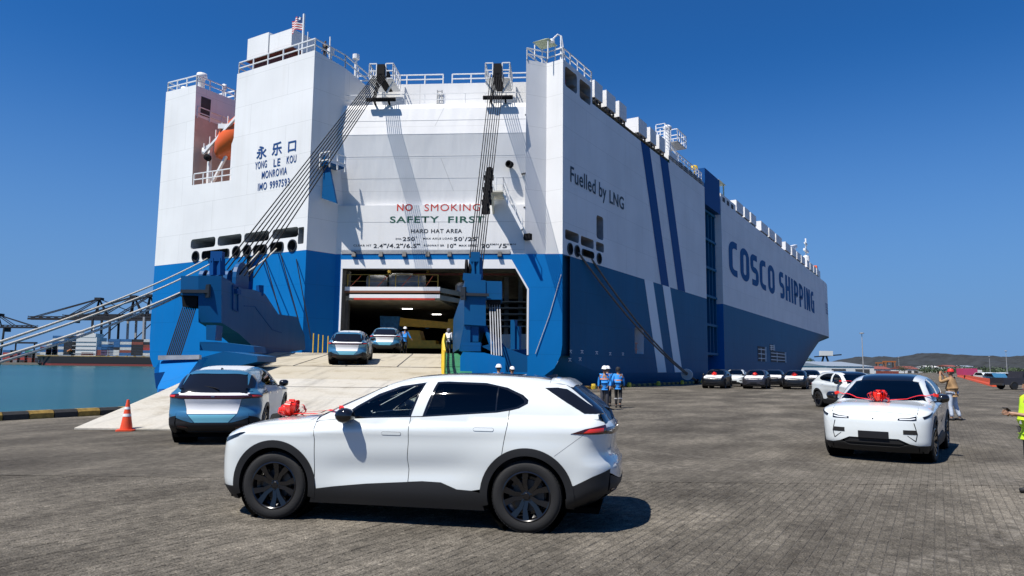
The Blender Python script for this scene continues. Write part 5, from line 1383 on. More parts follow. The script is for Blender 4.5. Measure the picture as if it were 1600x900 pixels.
px_prism('arm_strut', [(322, 508), (338, 508), (336, 532), (322, 531)], 34.6, 35.4, M['ramp_blue'], ramp)
mb = MB()
for x in (252, 262, 271, 279):
    a = depth_at(x, 611, 27.0); b = depth_at(x - 3, 624, 26.6); mb.bar(W(a), W(b), .18)
a = depth_at(250, 612, 27.05); b = depth_at(282, 611, 27.05); mb.bar(W(a), W(b), .2)
mb.build_each('flap_hinge', M['stripe_blue'], ramp)
mb = MB(); a = depth_at(266, 611, 26.9); b = depth_at(262, 623, 26.6); mb.bar(W(a), W(b), .15); mb.build('hinge_pin', M['white_paint'], ramp)
mb = MB()
for k in range(8):
    a = depth_at(286 + k * 2.9, 480, 35.6); b = depth_at(260 + k * 3.0, 558, 29.6); mb.bar(W(a), W(b), .045)
mb.build_each('hoisting_wire', M['wire'], ramp)
# right arm
d2 = np.array([-.117, 1, 0])
def rface(px, Y): return depth_at(px[0], px[1], Y)
f = [rface(p_, 35.0) for p_ in ((726, 437), (759, 438), (759, 509), (725, 507))]
b_ = [v + d2 * 15.5 for v in f]
b_[0][2] = 5.0; b_[1][2] = 5.0; b_[2][2] = 2.6; b_[3][2] = 2.6
mid = [v + d2 * 4 for v in f]; mid[0][2] -= .5; mid[1][2] -= .5; mid[2][2] = 2.7; mid[3][2] = 2.7
mb = MB(); mb.hexa([W(v) for v in (f[3], f[2], f[1], f[0], mid[3], mid[2], mid[1], mid[0])]); mb.hexa([W(v) for v in (mid[3], mid[2], mid[1], mid[0], b_[3], b_[2], b_[1], b_[0])])
arm2 = mb.build('hoisting_arm', M['ramp_blue'], ramp)
px_prism('arm_head', [(759.3, 439), (784, 439.5), (784, 468), (759.3, 468)], 35.05, 37.2, M['ramp_blue'], ramp)
px_prism('sheave_block', [(761, 468.5), (782, 468.5), (782, 475), (761, 475)], 35.2, 36.4, M['wire'], ramp)
mb = MB(); a = depth_at(721, 459.5, 34.9); b = depth_at(764, 461, 34.9); mb.bar(W(a), W(b), .14); mb.bar(W(a + [.1, 0, -.3]), W(a + [.1, 0, .35]), .28, .1); mb.build('fairlead_roller', M['dark_metal'], ramp)
mb = MB()
for x0, x1 in ((739, 741), (747.5, 748)):
    mb.bar(W(depth_at(x1, 437, 35.6)), W(depth_at(x0, 403, 35.6)), .3)
mb.bar(W(depth_at(736, 402, 35.6)), W(depth_at(750, 402, 35.6)), .4, .5); mb.bar(W(depth_at(724, 433, 35.6)), W(depth_at(752, 435, 35.6)), .6, .35)
mb.build_each('wire_guide', M['ramp_blue'], ramp)
mb = MB()
for k in range(4): 
    cc = depth_at(727 + 0, 425, 36); mb.prism(circ(cc[1], cc[2] + .1, .55, 14), lambda u, v, w: W((cc[0] + k * .22 + w, u, v)), .12)
mb.build_each('sheave', M['wire'], ramp)
px_prism('arm_strut', [(735, 509.5), (748, 509.5), (747, 534), (736, 534)], 35.2, 36.2, M['ramp_blue'], ramp)
px_prism('arm_web', [(725, 508), (735, 509), (735, 534), (722, 548), (717, 548)], 35.1, 37.2, M['ramp_blue'], ramp)
px_prism('ramp_beam', [(721, 535), (751, 535), (751, 549), (720, 549)], 33.6, 35.0, M['ramp_blue'], ramp)
px_prism('ramp_flap', [(723, 550), (756, 551), (789, 559), (789, 583), (719, 583), (719, 558)], 32.0, 33.4, M['ship_blue'], ramp)
px_prism('ramp_beam', [(752, 541), (772, 536), (824, 556), (824, 582), (790, 582), (790, 560)], 34.2, 37.2, M['ramp_blue'], ramp)
px_prism('ramp_beam', [(790, 549), (823, 545), (823, 557), (790, 557)], 38, 52, M['ramp_blue'], ramp)
mb = MB()
for k in range(5):
    a = depth_at(765 + k * 3.9, 472, 35.6); b = depth_at(768 + k * 3.9, 556, 33.2); mb.bar(W(a), W(b), .05)
mb.build_each('hoisting_wire', M['recess'], ramp)
mb = MB(); mb.bar(W(depth_at(757, 508, 35.5)), W(depth_at(770, 545, 34.6)), .15); mb.bar(W(depth_at(765, 520, 36)), W(depth_at(790, 548, 36)), .25); mb.bar(W(depth_at(803, 500, 42)), W(depth_at(803, 546, 42)), .3); mb.bar(W(depth_at(810, 510, 42)), W(depth_at(810, 546, 42)), .25); mb.build_each('link_bar', M['ramp_blue'], ramp)
# ---- masthead sheaves on the sheer and their wires
wires = MB()
def head(s, z, spread, lower, Yl, n, nm):
    mb = MB(); mb.hexa([pnl(s + .32, z - .3, -.65), pnl(s - .32, z - .3, -.65), pnl(s - .32, z - .3, 2.4), pnl(s + .32, z - .3, 2.4), pnl(s + .30, z + .95, -.5), pnl(s - .30, z + .95, -.5), pnl(s - .30, z + .95, 1.4), pnl(s + .30, z + .95, 1.4)])
    o = mb.build('masthead_sheave', M['wire'], ship)
    for sg in (1, -1):
        mb = MB(); s0 = s + sg * .35; s1 = s + sg * 1.0
        mb.hexa([pnl(s0, z - .28, -.4), pnl(s1, z - .28, -.4), pnl(s1, z - .28, 2.4), pnl(s0, z - .28, 2.4), pnl(s0, z - .2, -.4), pnl(s1, z - .2, -.4), pnl(s1, z - .2, 2.4), pnl(s0, z - .2, 2.4)])
        mb.bar(pnl(s1, z - .5, -.2), pnl(s0, z - 1.3, .2), .12)
        mb.build('sheave_platform', M['rail_white'], o)
        railing('platform_railing', [pnl(s0 + sg * .04, z - .2, -.35), pnl(s1, z - .2, -.35), pnl(s1, z - .2, 2.2)], 1.25, o, .6, r=.04)
    mb = MB()
    for sg in (1, -1):
        sc = s + sg * .0 + (.55 if sg > 0 else -.65); a = pnl(sc + .62, 23.55, -.35); b = pnl(sc - .62, 23.55, -.35); mb.tube([a, b], .17, 10)
        mb.bar(pnl(sc, 23.55, -.35), pnl(sc, 23.3, .3), .14)
    mb.build_each('roller_fairlead', M['wire'], o)
    for k in range(n):
        t = k / (n - 1) - .5
        a = Vector(pnl(s - t * 1.1, z - .1, -.6)); b = Vector(W(depth_at(lower[0] + t * lower[2], lower[1] + t * lower[3], Yl)))
        wires.bar(a, b, .052)
    for k in range(3):
        t = k - 1; a = Vector(pnl(s - t * .12, z + .1, -.62)); b = Vector(pnl(s + .5 - t * .1, 23.4, -.5)); wires.bar(a, b, .06)
    return o
head(15.09, 25.6, 1, (371, 428, 50, 12), 38.5, 8, 'left')
head(5.36, 25.45, 1, (742, 428, 21, 2), 36.0, 7, 'right')
wires.build_each('hoisting_wire', M['wire'], ship)
mb = MB()                                         # cable clamps bundled on the starboard wires
a = depth_at(765, 266, 44.2); b = depth_at(759, 330, 40.5); 
for k in range(11):
    p_ = a + (b - a) * k / 10; mb.box(*[tuple(np.array(W(p_)) + sg * np.array([.15 + .06 * (k % 3), .15, .17])) for sg in (-1, 1)])
mb.build_each('cable_clamp', M['wire'], ship)
# platform and stair on the stern panel
s0, z0 = hit_panel(768, 307); s1, _ = hit_panel(789, 306)
mb = MB(); mb.hexa([pnl(s0, z0 - .1, -1.9), pnl(s1, z0 - .1, -1.9), pnl(s1, z0 - .1, .6), pnl(s0, z0 - .1, .6), pnl(s0, z0, -1.9), pnl(s1, z0, -1.9), pnl(s1, z0, .6), pnl(s0, z0, .6)])
mb.hexa([pnl(s0 - .1, z0 - 1.6, 0.2), pnl(s0 - .25, z0 - 1.6, 0.2), pnl(s0 - .25, z0 - .1, -1.6), pnl(s0 - .1, z0 - .1, -1.6), pnl(s0 - .1, z0 - 1.2, 0.3), pnl(s0 - .25, z0 - 1.2, 0.3), pnl(s0 - .25, z0 - .1, -.4), pnl(s0 - .1, z0 - .1, -.4)])
plat = mb.build('stern_platform', mat('aged_white', (.62, .60, .50), .6), ship)
railing('platform_railing', [pnl(s0, z0, .4), pnl(s0, z0, -1.85), pnl(s1, z0, -1.85), pnl(s1, z0, .4)], 1.1, plat, .7, r=.03)
mb = MB()
st0 = Vector(pnl(s1 + .05, z0, -1.4)); st1 = Vector(pnl(s1 - 1.5, z0 - 3.0, -1.6))
for off in (0, .75):
    o3 = Vector(pnl(0, 0, off)) - Vector(pnl(0, 0, 0)); mb.bar(st0 + o3, st1 + o3, .06, .22); mb.bar(st0 + o3 + Vector((0, 0, .9)), st1 + o3 + Vector((0, 0, .9)), .045)
    for k in range(4): p_ = (st0 + o3).lerp(st1 + o3, k / 3); mb.bar(p_, p_ + Vector((0, 0, .9)), .045)
for k in range(10): p_ = st0.lerp(st1, (k + .5) / 10); o3 = Vector(pnl(0, 0, .75)) - Vector(pnl(0, 0, 0)); mb.bar(p_, p_ + o3, .22, .04)
mb.build('stair', M['rail_white'], plat, fix=False)
mb = MB(); c = hit_panel(797, 258); mb.lathe([(0, .2), (.28, .15), (.3, -.25), (.2, -.25)], 10, 'Y', origin=pnl(c[0], c[1], -.2)); c = hit_panel(825, 371); mb.box(*[tuple(np.array(pnl(c[0], c[1], -.25)) + sg * np.array([.28, .2, .25])) for sg in (-1, 1)]); mb.build_each('panel_lamp', M['wire'], ship)
# ---- mooring ropes
def rope(pts, r, label, m, sag=0.0, group='mooring ropes of the car carrier'):
    P = [np.array(p, float) for p in pts]
    out = []
    for a, b in zip(P[:-1], P[1:]):
        for i in range(14):
            t = i / 14; p_ = a + (b - a) * t; p_[2] -= sag * 4 * t * (1 - t); out.append(p_)
    out.append(P[-1])
    mb = MB(); mb.tube(out, r, 8)
    o = mb.build('mooring_rope', m, None, smooth=True)
    return tag(o, label, 'rope', group)
TRN = lambda x, y: plane_at(x, y, S0 - AX * 11.1, AX)
bol = np.array([-17.6, 18.0, .45])
rope([TRN(324, 404), bol + [0, .1, .25]], .055, 'pale mooring rope, topmost of the four stretched down to the quay beside the stern', M['rope'], .5)
rope([TRN(345, 403), bol + [0.1, 0, .2]], .055, 'pale mooring rope, second from the top of the four beside the stern', M['rope'], .62)
rope([TRN(405, 393), depth_at(330, 447, 39), depth_at(282, 457.5, 36), bol + [0, 0, .1]], .055, 'pale mooring rope passing under the arm roller, upper of the lower pair', M['rope'], .35)
rope([TRN(432, 388.5), depth_at(330, 449, 39), depth_at(282, 461, 36), bol + [.1, .05, .05]], .055, 'pale mooring rope passing under the arm roller, lowest of the four', M['rope'], .42)
qb = ground_at(1088, 600)
SD = lambda x, y: plane_at(x, y, S0, PT)
rope([SD(904, 395) , qb + [0, 0, .3]], .085, 'upper grey mooring rope from the starboard fairlead to the quay edge', M['rope_dark'], 1.0)
rope([SD(924, 404) , qb + [.3, .2, .25]], .085, 'lower grey mooring rope from the starboard slot to the quay edge', M['rope_dark'], 1.1)
for p_, lb in ((bol, 'black iron mooring bollard at the quay edge holding the pale ropes'), (np.array([qb[0], qb[1], 0]), 'black iron mooring bollard at the quay edge under the striped hull')):
    mb = MB(); mb.lathe([(0, .55), (.28, .53), (.30, .42), (.19, .33), (.19, .08), (.33, .03), (.35, 0)], 16, origin=(p_[0], p_[1], 0)); o = mb.build('mooring_bollard', M['wire'], None, smooth=True); tag(o, lb, 'bollard')
mb = MB(); cc = plane_at(1066, 577, S0 + np.array([.6, -1, 0]) * .5, PT); mb.lathe([(.05, -.02), (.62, -.05), (.62, .05), (.05, .02)], 20, 'Y', (0, 0, 0)); o = mb.build('rat_guard', M['white_paint'], None, loc=tuple(SD(904, 395) * .10 + (qb + [0, 0, .3]) * .90 - [0, 0, .36]), rot=(radians(20), 0, -TH)); tag(o, 'white round rat guard on the mooring rope beside the striped hull', 'rat guard')
# lines hung down the stern
mb = MB(); mb.tube([pnl(.1, 9.0, -.06), pnl(1.0, 5.8, -.06), pnl(2.1, 2.7, -.08)], .025, 5); o = mb.build('hanging_line', M['rope'], ship)
mb = MB()
for a, b in (((413, 401), (438, 492)), ((438, 396), (466, 499)), ((463, 405), (486, 530))): mb.bar(W(TRN(*a)), W(depth_at(b[0], b[1], 50)), .06)
mb.build_each('guy_wire', M['wire'], ship)
# ------------------------------------------------------------------ quay, water, far shore
def struct(o): o['kind'] = 'structure'; return o
QA = np.array([5.28, 54.94, 0]); QD = AX.copy(); QN = np.array([-QD[1], QD[0], 0])       # quay edge line, direction, towards the water
def quay(t, off=0.0, z=0.0):
    p = QA + QD * t + QN * off; return (float(p[0]), float(p[1]), z)
PAV_ANG = pi / 2 - TH          # blocks laid square to the quay edge
def ground_mat(name, paver=False):
    m, nt, b = new_mat(name)
    b.inputs['Roughness'].default_value = .9
    b.inputs['Specular IOR Level'].default_value = .15
    g = N(nt, 'ShaderNodeNewGeometry')
    mp = N(nt, 'ShaderNodeMapping'); mp.inputs['Rotation'].default_value = (0, 0, -PAV_ANG)
    nt.links.new(g.outputs['Position'], mp.inputs[0])
    st = N(nt, 'ShaderNodeMapping'); st.inputs['Scale'].default_value = (.5, 1.0, 1)
    nt.links.new(mp.outputs[0], st.inputs[0])
    n1 = N(nt, 'ShaderNodeTexNoise', Scale=.55, Detail=7.0, Roughness=.65); nt.links.new(st.outputs[0], n1.inputs['Vector'])
    n2 = N(nt, 'ShaderNodeTexNoise', Scale=60, Detail=3.0, Roughness=.7); nt.links.new(mp.outputs[0], n2.inputs['Vector'])
    n3 = N(nt, 'ShaderNodeTexNoise', Scale=7, Detail=5.0, Roughness=.6); nt.links.new(mp.outputs[0], n3.inputs['Vector'])
    n4 = N(nt, 'ShaderNodeTexNoise', Scale=.10, Detail=3.0); nt.links.new(mp.outputs[0], n4.inputs['Vector'])
    cr = N(nt, 'ShaderNodeValToRGB'); e = cr.color_ramp.elements
    e[0].position = .28; e[0].color = (.040, .035, .028, 1); e[1].position = .74; e[1].color = (.165, .147, .118, 1)
    k = e.new(.5); k.color = (.086, .077, .062, 1)
    nt.links.new(n1.outputs['Fac'], cr.inputs[0])
    def rng(src, a, b_, c, d):
        r = N(nt, 'ShaderNodeMapRange'); r.inputs[1].default_value = a; r.inputs[2].default_value = b_; r.inputs[3].default_value = c; r.inputs[4].default_value = d
        nt.links.new(src, r.inputs[0]); return r.outputs[0]
    def mul(a, f):
        x = N(nt, 'ShaderNodeMix', data_type='RGBA', blend_type='MULTIPLY'); x.inputs[0].default_value = 1
        nt.links.new(a, x.inputs[6]); nt.links.new(f, x.inputs[7]); return x.outputs[2]
    c = mul(cr.outputs[0], rng(n2.outputs['Fac'], .3, .70, .22, 1.9))
    c = mul(c, rng(n3.outputs['Fac'], .3, .7, .70, 1.36))
    c = mul(c, rng(n4.outputs['Fac'], .3, .7, .92, 1.38))
    # small pale grit and scars
    v = N(nt, 'ShaderNodeTexVoronoi', Scale=9.0); nt.links.new(mp.outputs[0], v.inputs['Vector'])
    sp = rng(v.outputs['Distance'], .07, .03, 0, .55)
    wn = rng(n1.outputs['Fac'], .50, .62, 0, 1)
    mm = N(nt, 'ShaderNodeMath', operation='MULTIPLY'); nt.links.new(sp, mm.inputs[0]); nt.links.new(wn, mm.inputs[1])
    mx = N(nt, 'ShaderNodeMix', data_type='RGBA'); nt.links.new(mm.outputs[0], mx.inputs[0]); nt.links.new(c, mx.inputs[6]); mx.inputs[7].default_value = (.30, .28, .25, 1)
    out = mx.outputs[2]
    # pale tyre arcs left by turning cars
    for (cx, cy, R_) in ((4.5, 26.0, 7.2), (4.5, 26.0, 8.9), (7.0, 19.5, 6.3), (7.0, 19.5, 8.0), (-2.0, 16.0, 11.0), (-1.0, 16.5, 12.7)):
        sb = N(nt, 'ShaderNodeVectorMath', operation='DISTANCE'); sb.inputs[1].default_value = (cx, cy, 0); nt.links.new(g.outputs['Position'], sb.inputs[0])
        df = N(nt, 'ShaderNodeMath', operation='SUBTRACT'); df.inputs[1].default_value = R_; nt.links.new(sb.outputs['Value'], df.inputs[0])
        ab = N(nt, 'ShaderNodeMath', operation='ABSOLUTE'); nt.links.new(df.outputs[0], ab.inputs[0])
        w = rng(ab.outputs[0], .20, .06, 0, .30); wm = N(nt, 'ShaderNodeMath', operation='MULTIPLY'); nt.links.new(w, wm.inputs[0]); nt.links.new(rng(n3.outputs['Fac'], .42, .6, 0, 1), wm.inputs[1])
        ml = N(nt, 'ShaderNodeMix', data_type='RGBA'); nt.links.new(wm.outputs[0], ml.inputs[0]); nt.links.new(out, ml.inputs[6]); ml.inputs[7].default_value = (.22, .20, .17, 1); out = ml.outputs[2]
    h = n2.outputs['Fac']
    if paver:
        oi = N(nt, 'ShaderNodeObjectInfo'); at = N(nt, 'ShaderNodeAttribute', attribute_name='tone')
        ad = N(nt, 'ShaderNodeMath', operation='ADD'); nt.links.new(oi.outputs['Random'], ad.inputs[0]); nt.links.new(at.outputs['Fac'], ad.inputs[1])
        fr = N(nt, 'ShaderNodeMath', operation='FRACT'); nt.links.new(ad.outputs[0], fr.inputs[0])
        out = mul(out, rng(fr.outputs[0], 0, 1, .88, 1.12))
    else:
        br = N(nt, 'ShaderNodeTexBrick', Scale=1.0); br.inputs['Brick Width'].default_value = .2; br.inputs['Row Height'].default_value = .1
        br.inputs['Mortar Size'].default_value = .006; br.inputs['Color1'].default_value = (1, 1, 1, 1); br.inputs['Color2'].default_value = (.90, .90, .90, 1); br.inputs['Mortar'].default_value = (.66, .66, .66, 1)
        nt.links.new(mp.outputs[0], br.inputs['Vector'])
        out = mul(out, br.outputs['Color'])
    nt.links.new(out, b.inputs['Base Color'])
    bp = N(nt, 'ShaderNodeBump', Strength=.8, Distance=.012); nt.links.new(h, bp.inputs['Height'])
    b2 = N(nt, 'ShaderNodeBump', Strength=.6, Distance=.03); nt.links.new(n3.outputs['Fac'], b2.inputs['Height']); nt.links.new(bp.outputs[0], b2.inputs['Normal'])
    nt.links.new(b2.outputs[0], b.inputs['Normal'])
    return m
M['ground'] = ground_mat('quay_paving'); M['paver'] = ground_mat('paver_block', True)
M['joint'] = mat('joint_sand', (.075, .068, .056), .95)
ca, sa = cos(PAV_ANG), sin(PAV_ANG)
def pav(u, v): return (u * ca - v * sa, u * sa + v * ca)
hole = [(-4.2, 4.9), (4.2, 4.9), (8.8, 11.0), (-8.8, 11.0)]
outer = [quay(-140)[:2], (160, -90), (3000, -90), (3000, 2400), quay(2400)[:2]]
V, F, L = fill2d(outer, [hole])
me = bpy.data.meshes.new('quay_ground'); me.from_pydata([(x, y, 0) for x, y in V], [], F.tolist()); me.materials.append(M['ground'])
quay_ground = struct(link_mesh('quay_ground', me))
mb = MB(); mb.add([(*p, -.009) for p in hole], [(0, 1, 2, 3)]); struct(mb.build('paving_bed', M['joint'], None, fix=False))
paving = struct(thing('paving', None, None))
# paving blocks, each a block with bevelled top; the 300 nearest singly
def block_geo(du, dv, h, tilt=(0, 0)):
    a, b_ = du / 2, dv / 2; e = .007
    bot = [(-a, -b_, -.06), (a, -b_, -.06), (a, b_, -.06), (-a, b_, -.06)]
    mid = [(-a, -b_, h - .006), (a, -b_, h - .006), (a, b_, h - .006), (-a, b_, h - .006)]
    top = [(-a + e, -b_ + e, h), (a - e, -b_ + e, h), (a - e, b_ - e, h), (-a + e, b_ - e, h)]
    top = [(x, y, z + tilt[0] * x + tilt[1] * y) for x, y, z in top]; mid = [(x, y, z + tilt[0] * x + tilt[1] * y) for x, y, z in mid]
    vs = bot + mid + top; fs = [(8, 9, 10, 11)]
    for i in range(4):
        j = (i + 1) % 4; fs += [(i, j, 4 + j, 4 + i), (4 + i, 4 + j, 8 + j, 8 + i)]
    return vs, fs
blk = []
for j in range(-140, 160):
    v = (j + .5) * .1
    for i in range(-30, 95):
        u = (i + (.5 if j % 2 else 0)) * .2
        x, y = pav(u, v)
        if y < 5.0 or y > 11.12 or abs(x) > .80 * y + .35: continue
        blk.append((y * 1.0, x, y))
blk.sort()
inview = [q for q in blk if abs(q[1]) < .735 * q[2] and q[2] > 5.75]
near = set(inview[:300])
protos = []
for k in range(6):
    vs, fs = block_geo(.196, .096, random.uniform(-.003, -.0005), (random.uniform(-.014, .014), random.uniform(-.02, .02)))
    m_ = bpy.data.meshes.new('paver'); m_.from_pydata(vs, [], fs); m_.materials.append(M['paver']); protos.append(m_)
for q in inview[:300]:
    o = bpy.data.objects.new('paver', random.choice(protos)); COL.objects.link(o); o.parent = paving
    o.location = (q[1], q[2], random.uniform(-.0025, -.0003)); o.rotation_euler = (0, 0, PAV_ANG + random.uniform(-.012, .012))
vs_all = []; fs_all = []; tone = []
for q in blk:
    if q in near: continue
    vs, fs = block_geo(.196 + random.uniform(-.004, .002), .096 + random.uniform(-.003, .002), random.uniform(-.0055, -.0008), (random.uniform(-.012, .012), random.uniform(-.03, .03)))
    r = PAV_ANG + random.uniform(-.012, .012); c_, s_ = cos(r), sin(r); k = len(vs_all)
    vs_all += [(x * c_ - y * s_ + q[1], x * s_ + y * c_ + q[2], z) for x, y, z in vs]
    fs_all += [tuple(i + k for i in f) for f in fs]; tone += [random.random()] * len(vs)
me = bpy.data.meshes.new('paver_field'); me.from_pydata(vs_all, [], fs_all); me.materials.append(M['paver'])
at = me.attributes.new('tone', 'FLOAT', 'POINT'); at.data.foreach_set('value', tone)
o = link_mesh('paver_field', me, None, paving); o['kind'] = 'stuff'
# quay wall, capping and the striped kerb blocks
mb = MB(); mb.add([quay(-140), quay(2400), quay(2400, 0, -6), quay(-140, 0, -6)], [(0, 1, 2, 3)]); struct(mb.build('quay_wall', mat('quay_concrete', (.25, .24, .22), .9, var=.3), None, fix=False))
kerb = struct(thing('quay_kerb', None, None))
M['kerb_yellow'] = mat('kerb_yellow', (.27, .17, .035), .8, var=.6, vscale=5); M['kerb_black'] = mat('kerb_black', (.025, .025, .025), .75, var=.4, vscale=5)
kmesh = {}
for nm in ('kerb_yellow', 'kerb_black'):
    mb = MB(); mb.prism([(-.19, 0), (.19, 0), (.19, .16), (.12, .24), (-.12, .24), (-.19, .16)], lambda u, v, w: (w, u, v), .67); kmesh[nm] = mb.mesh('kerb_block'); kmesh[nm].materials.append(M[nm])
i = 0; t = -48.0
while t < 40:
    if not (-37.4 < t < -36.9 or -31 < t < -18):
        o = bpy.data.objects.new('kerb_block', kmesh['kerb_yellow' if i % 2 else 'kerb_black']); COL.objects.link(o); o.parent = kerb
        o.location = quay(t, -.25); o.rotation_euler = (0, 0, pi / 2 - TH)
    t += .70; i += 1
mb = MB()
for k in range(6): 
    t_ = k * 7.5 + 1; mb.lathe([(0, .42), (.16, .40), (.2, .2), (.2, 0)], 10, origin=quay(t_, -.75))
mb.build_each('kerb_marker', M['yellow'], kerb, smooth=True)
# rough paving scars near the striped kerb is left to the paving's texture; water
m, nt, b = new_mat('harbour_water'); M['water'] = m
b.inputs['Base Color'].default_value = (.020, .105, .115, 1); b.inputs['Roughness'].default_value = .22; b.inputs['IOR'].default_value = 1.33; b.inputs['Specular IOR Level'].default_value = .16
g = N(nt, 'ShaderNodeNewGeometry'); mp = N(nt, 'ShaderNodeMapping'); mp.inputs['Scale'].default_value = (.5, 1, 1)
nt.links.new(g.outputs['Position'], mp.inputs[0]); w1 = N(nt, 'ShaderNodeTexNoise', Scale=.5, Detail=6.0, Roughness=.6); w2 = N(nt, 'ShaderNodeTexNoise', Scale=.02, Detail=3.0)
nt.links.new(mp.outputs[0], w1.inputs['Vector']); nt.links.new(mp.outputs[0], w2.inputs['Vector'])
bp = N(nt, 'ShaderNodeBump', Strength=.35, Distance=.5); nt.links.new(w1.outputs['Fac'], bp.inputs['Height']); nt.links.new(bp.outputs[0], b.inputs['Normal'])
cr = N(nt, 'ShaderNodeValToRGB'); e = cr.color_ramp.elements; e[0].position = .35; e[0].color = (.010, .060, .060, 1); e[1].position = .65; e[1].color = (.018, .088, .084, 1)
nt.links.new(w2.outputs['Fac'], cr.inputs[0]); nt.links.new(cr.outputs[0], b.inputs['Base Color'])
mb = MB(); mb.add([(-9000, -300, -2.7), (9000, -300, -2.7), (9000, 9000, -2.7), (-9000, 9000, -2.7)], [(0, 1, 2, 3)]); struct(mb.build('water', M['water'], None, fix=False))

# far hills to the right
M['hill'] = mat('hill_forest', (.021, .025, .028), .95, var=.45, vscale=.02)
def hills(name, ridge, Y, deep, seed):
    rg = np.random.default_rng(seed)
    xs = np.arange(ridge[0][0], ridge[-1][0] + 1, 2.0); ys = np.interp(xs, [r_[0] for r_ in ridge], [r_[1] for r_ in ridge])
    nz = 9; vs = []; fs = []
    for k in range(nz):
        t = k / (nz - 1); YY = Y + deep * (t - .6)
        for i, (x, y) in enumerate(zip(xs, ys)):
            top = depth_at(x, y, Y)[2]; h = -2 + (top + 2) * max(0, 1 - abs(t - .6) / .6 if t < .6 else 1 - (t - .6) / .5) ** .8
            h += rg.normal() * .05 * top * (1 if 0 < k < nz - 1 else 0)
            vs.append((depth_at(x, y, Y)[0] * (YY / Y if False else 1), YY, h))
    n = len(xs)
    for k in range(nz - 1):
        for i in range(n - 1): fs.append((k * n + i, k * n + i + 1, (k + 1) * n + i + 1, (k + 1) * n + i))
    me = bpy.data.meshes.new(name); me.from_pydata(vs, [], fs); me.materials.append(M['hill']); me.polygons.foreach_set('use_smooth', [True] * len(fs))
    return struct(link_mesh(name, me))
hills('hills', [(1290, 580), (1310, 572), (1325, 563), (1335, 559), (1350, 556.5), (1362, 558), (1376, 556), (1390, 558), (1402, 563), (1415, 572), (1430, 580)], 2600, 900, 1)
hills('hills', [(1395, 580), (1408, 564), (1420, 559), (1432, 553.5), (1442, 551), (1452, 551.5), (1460, 553.5), (1472, 553), (1482, 556), (1492, 558), (1504, 556.5), (1513, 555), (1524, 557), (1540, 560), (1552, 558), (1575, 557), (1592, 556), (1606, 555), (1640, 552), (1720, 548), (1800, 560), (1850, 580)], 3000, 1200, 2)

# ---- trees: tapered trunk, limbs and a crown of leaf-sized faces
M['bark'] = mat('bark', (.08, .06, .045), .9); M['leaf'] = mat('leaf', (.035, .06, .022), .7, var=.5, vscale=.6)
def leaf_cloud(cl, n, size, rg):
    vs = []; fs = []
    for c, r in cl:
        for _ in range(n):
            d = rg.normal(size=3); d /= np.linalg.norm(d); p = np.array(c) + d * np.array(r) * rg.uniform(.55, 1.05) ** .6
            a = rg.normal(size=3); a /= np.linalg.norm(a); b_ = np.cross(a, d + .01); b_ /= np.linalg.norm(b_); s = size * rg.uniform(.6, 1.4); k = len(vs)
            vs += [tuple(p - a * s), tuple(p + b_ * s * .6), tuple(p + a * s), tuple(p - b_ * s * .6)]; fs.append((k, k + 1, k + 2, k + 3))
    return vs, fs
def tree(x, y, h, w, label, seed, group='trees beyond the quay'):
    rg = np.random.default_rng(seed); t = thing('broadleaf_tree', label, 'tree', (x, y, 0), 0, group)
    mb = MB(); mb.tube([(0, 0, 0), (.1, 0, h * .3), (.05, .1, h * .7)], [h * .035, h * .028, h * .01], 8)
    for k in range(5): a = rg.uniform(0, 2 * pi); mb.tube([(.08, 0, h * (.25 + .08 * k)), (cos(a) * w * .3, sin(a) * w * .3, h * (.5 + .07 * k))], [h * .014, h * .005], 5)
    mb.build('trunk', M['bark'], t)
    cl = [((rg.uniform(-.35, .35) * w, rg.uniform(-.35, .35) * w, h * rg.uniform(.35, .85)), np.array([w * .25, w * .25, h * .16]) * rg.uniform(.7, 1.2)) for _ in range(12)]
    vs, fs = leaf_cloud(cl, 90, h * .035, rg); me = bpy.data.meshes.new('crown'); me.from_pydata(vs, [], fs); me.materials.append(M['leaf']); link_mesh('crown', me, None, t)
for k, (px, Y, h, w, lb) in enumerate(((1272, 330, 6.5, 9, 'dark broad tree under the flared bow of the big ship'), (1284, 340, 5.0, 8, 'low dark tree just beyond the bow, nearer the long shed'), (1262, 350, 7.5, 9, 'dark tree half hidden behind the bow'), (1413, 360, 4.0, 8, 'small bushy tree behind the dark red container'), (1430, 380, 3.5, 9, 'small bushy tree between the sheds and the wood'))):
    p = depth_at(px, 578, Y); tree(p[0], p[1], h, w, lb, 40 + k)
rg = np.random.default_rng(5); cl = []
for px in np.arange(1440, 1760, 2.4):
    p = depth_at(px, 575, rg.uniform(420, 520)); hh = rg.uniform(2.2, 4.6); cl.append(((p[0], p[1], hh * .55), (3.2, 3.2, hh * .55)))
vs, fs = leaf_cloud(cl, 60, .5, rg); me = bpy.data.meshes.new('far_wood'); me.from_pydata(vs, [], fs); me.materials.append(M['leaf']); o = link_mesh('far_wood', me); o['kind'] = 'stuff'

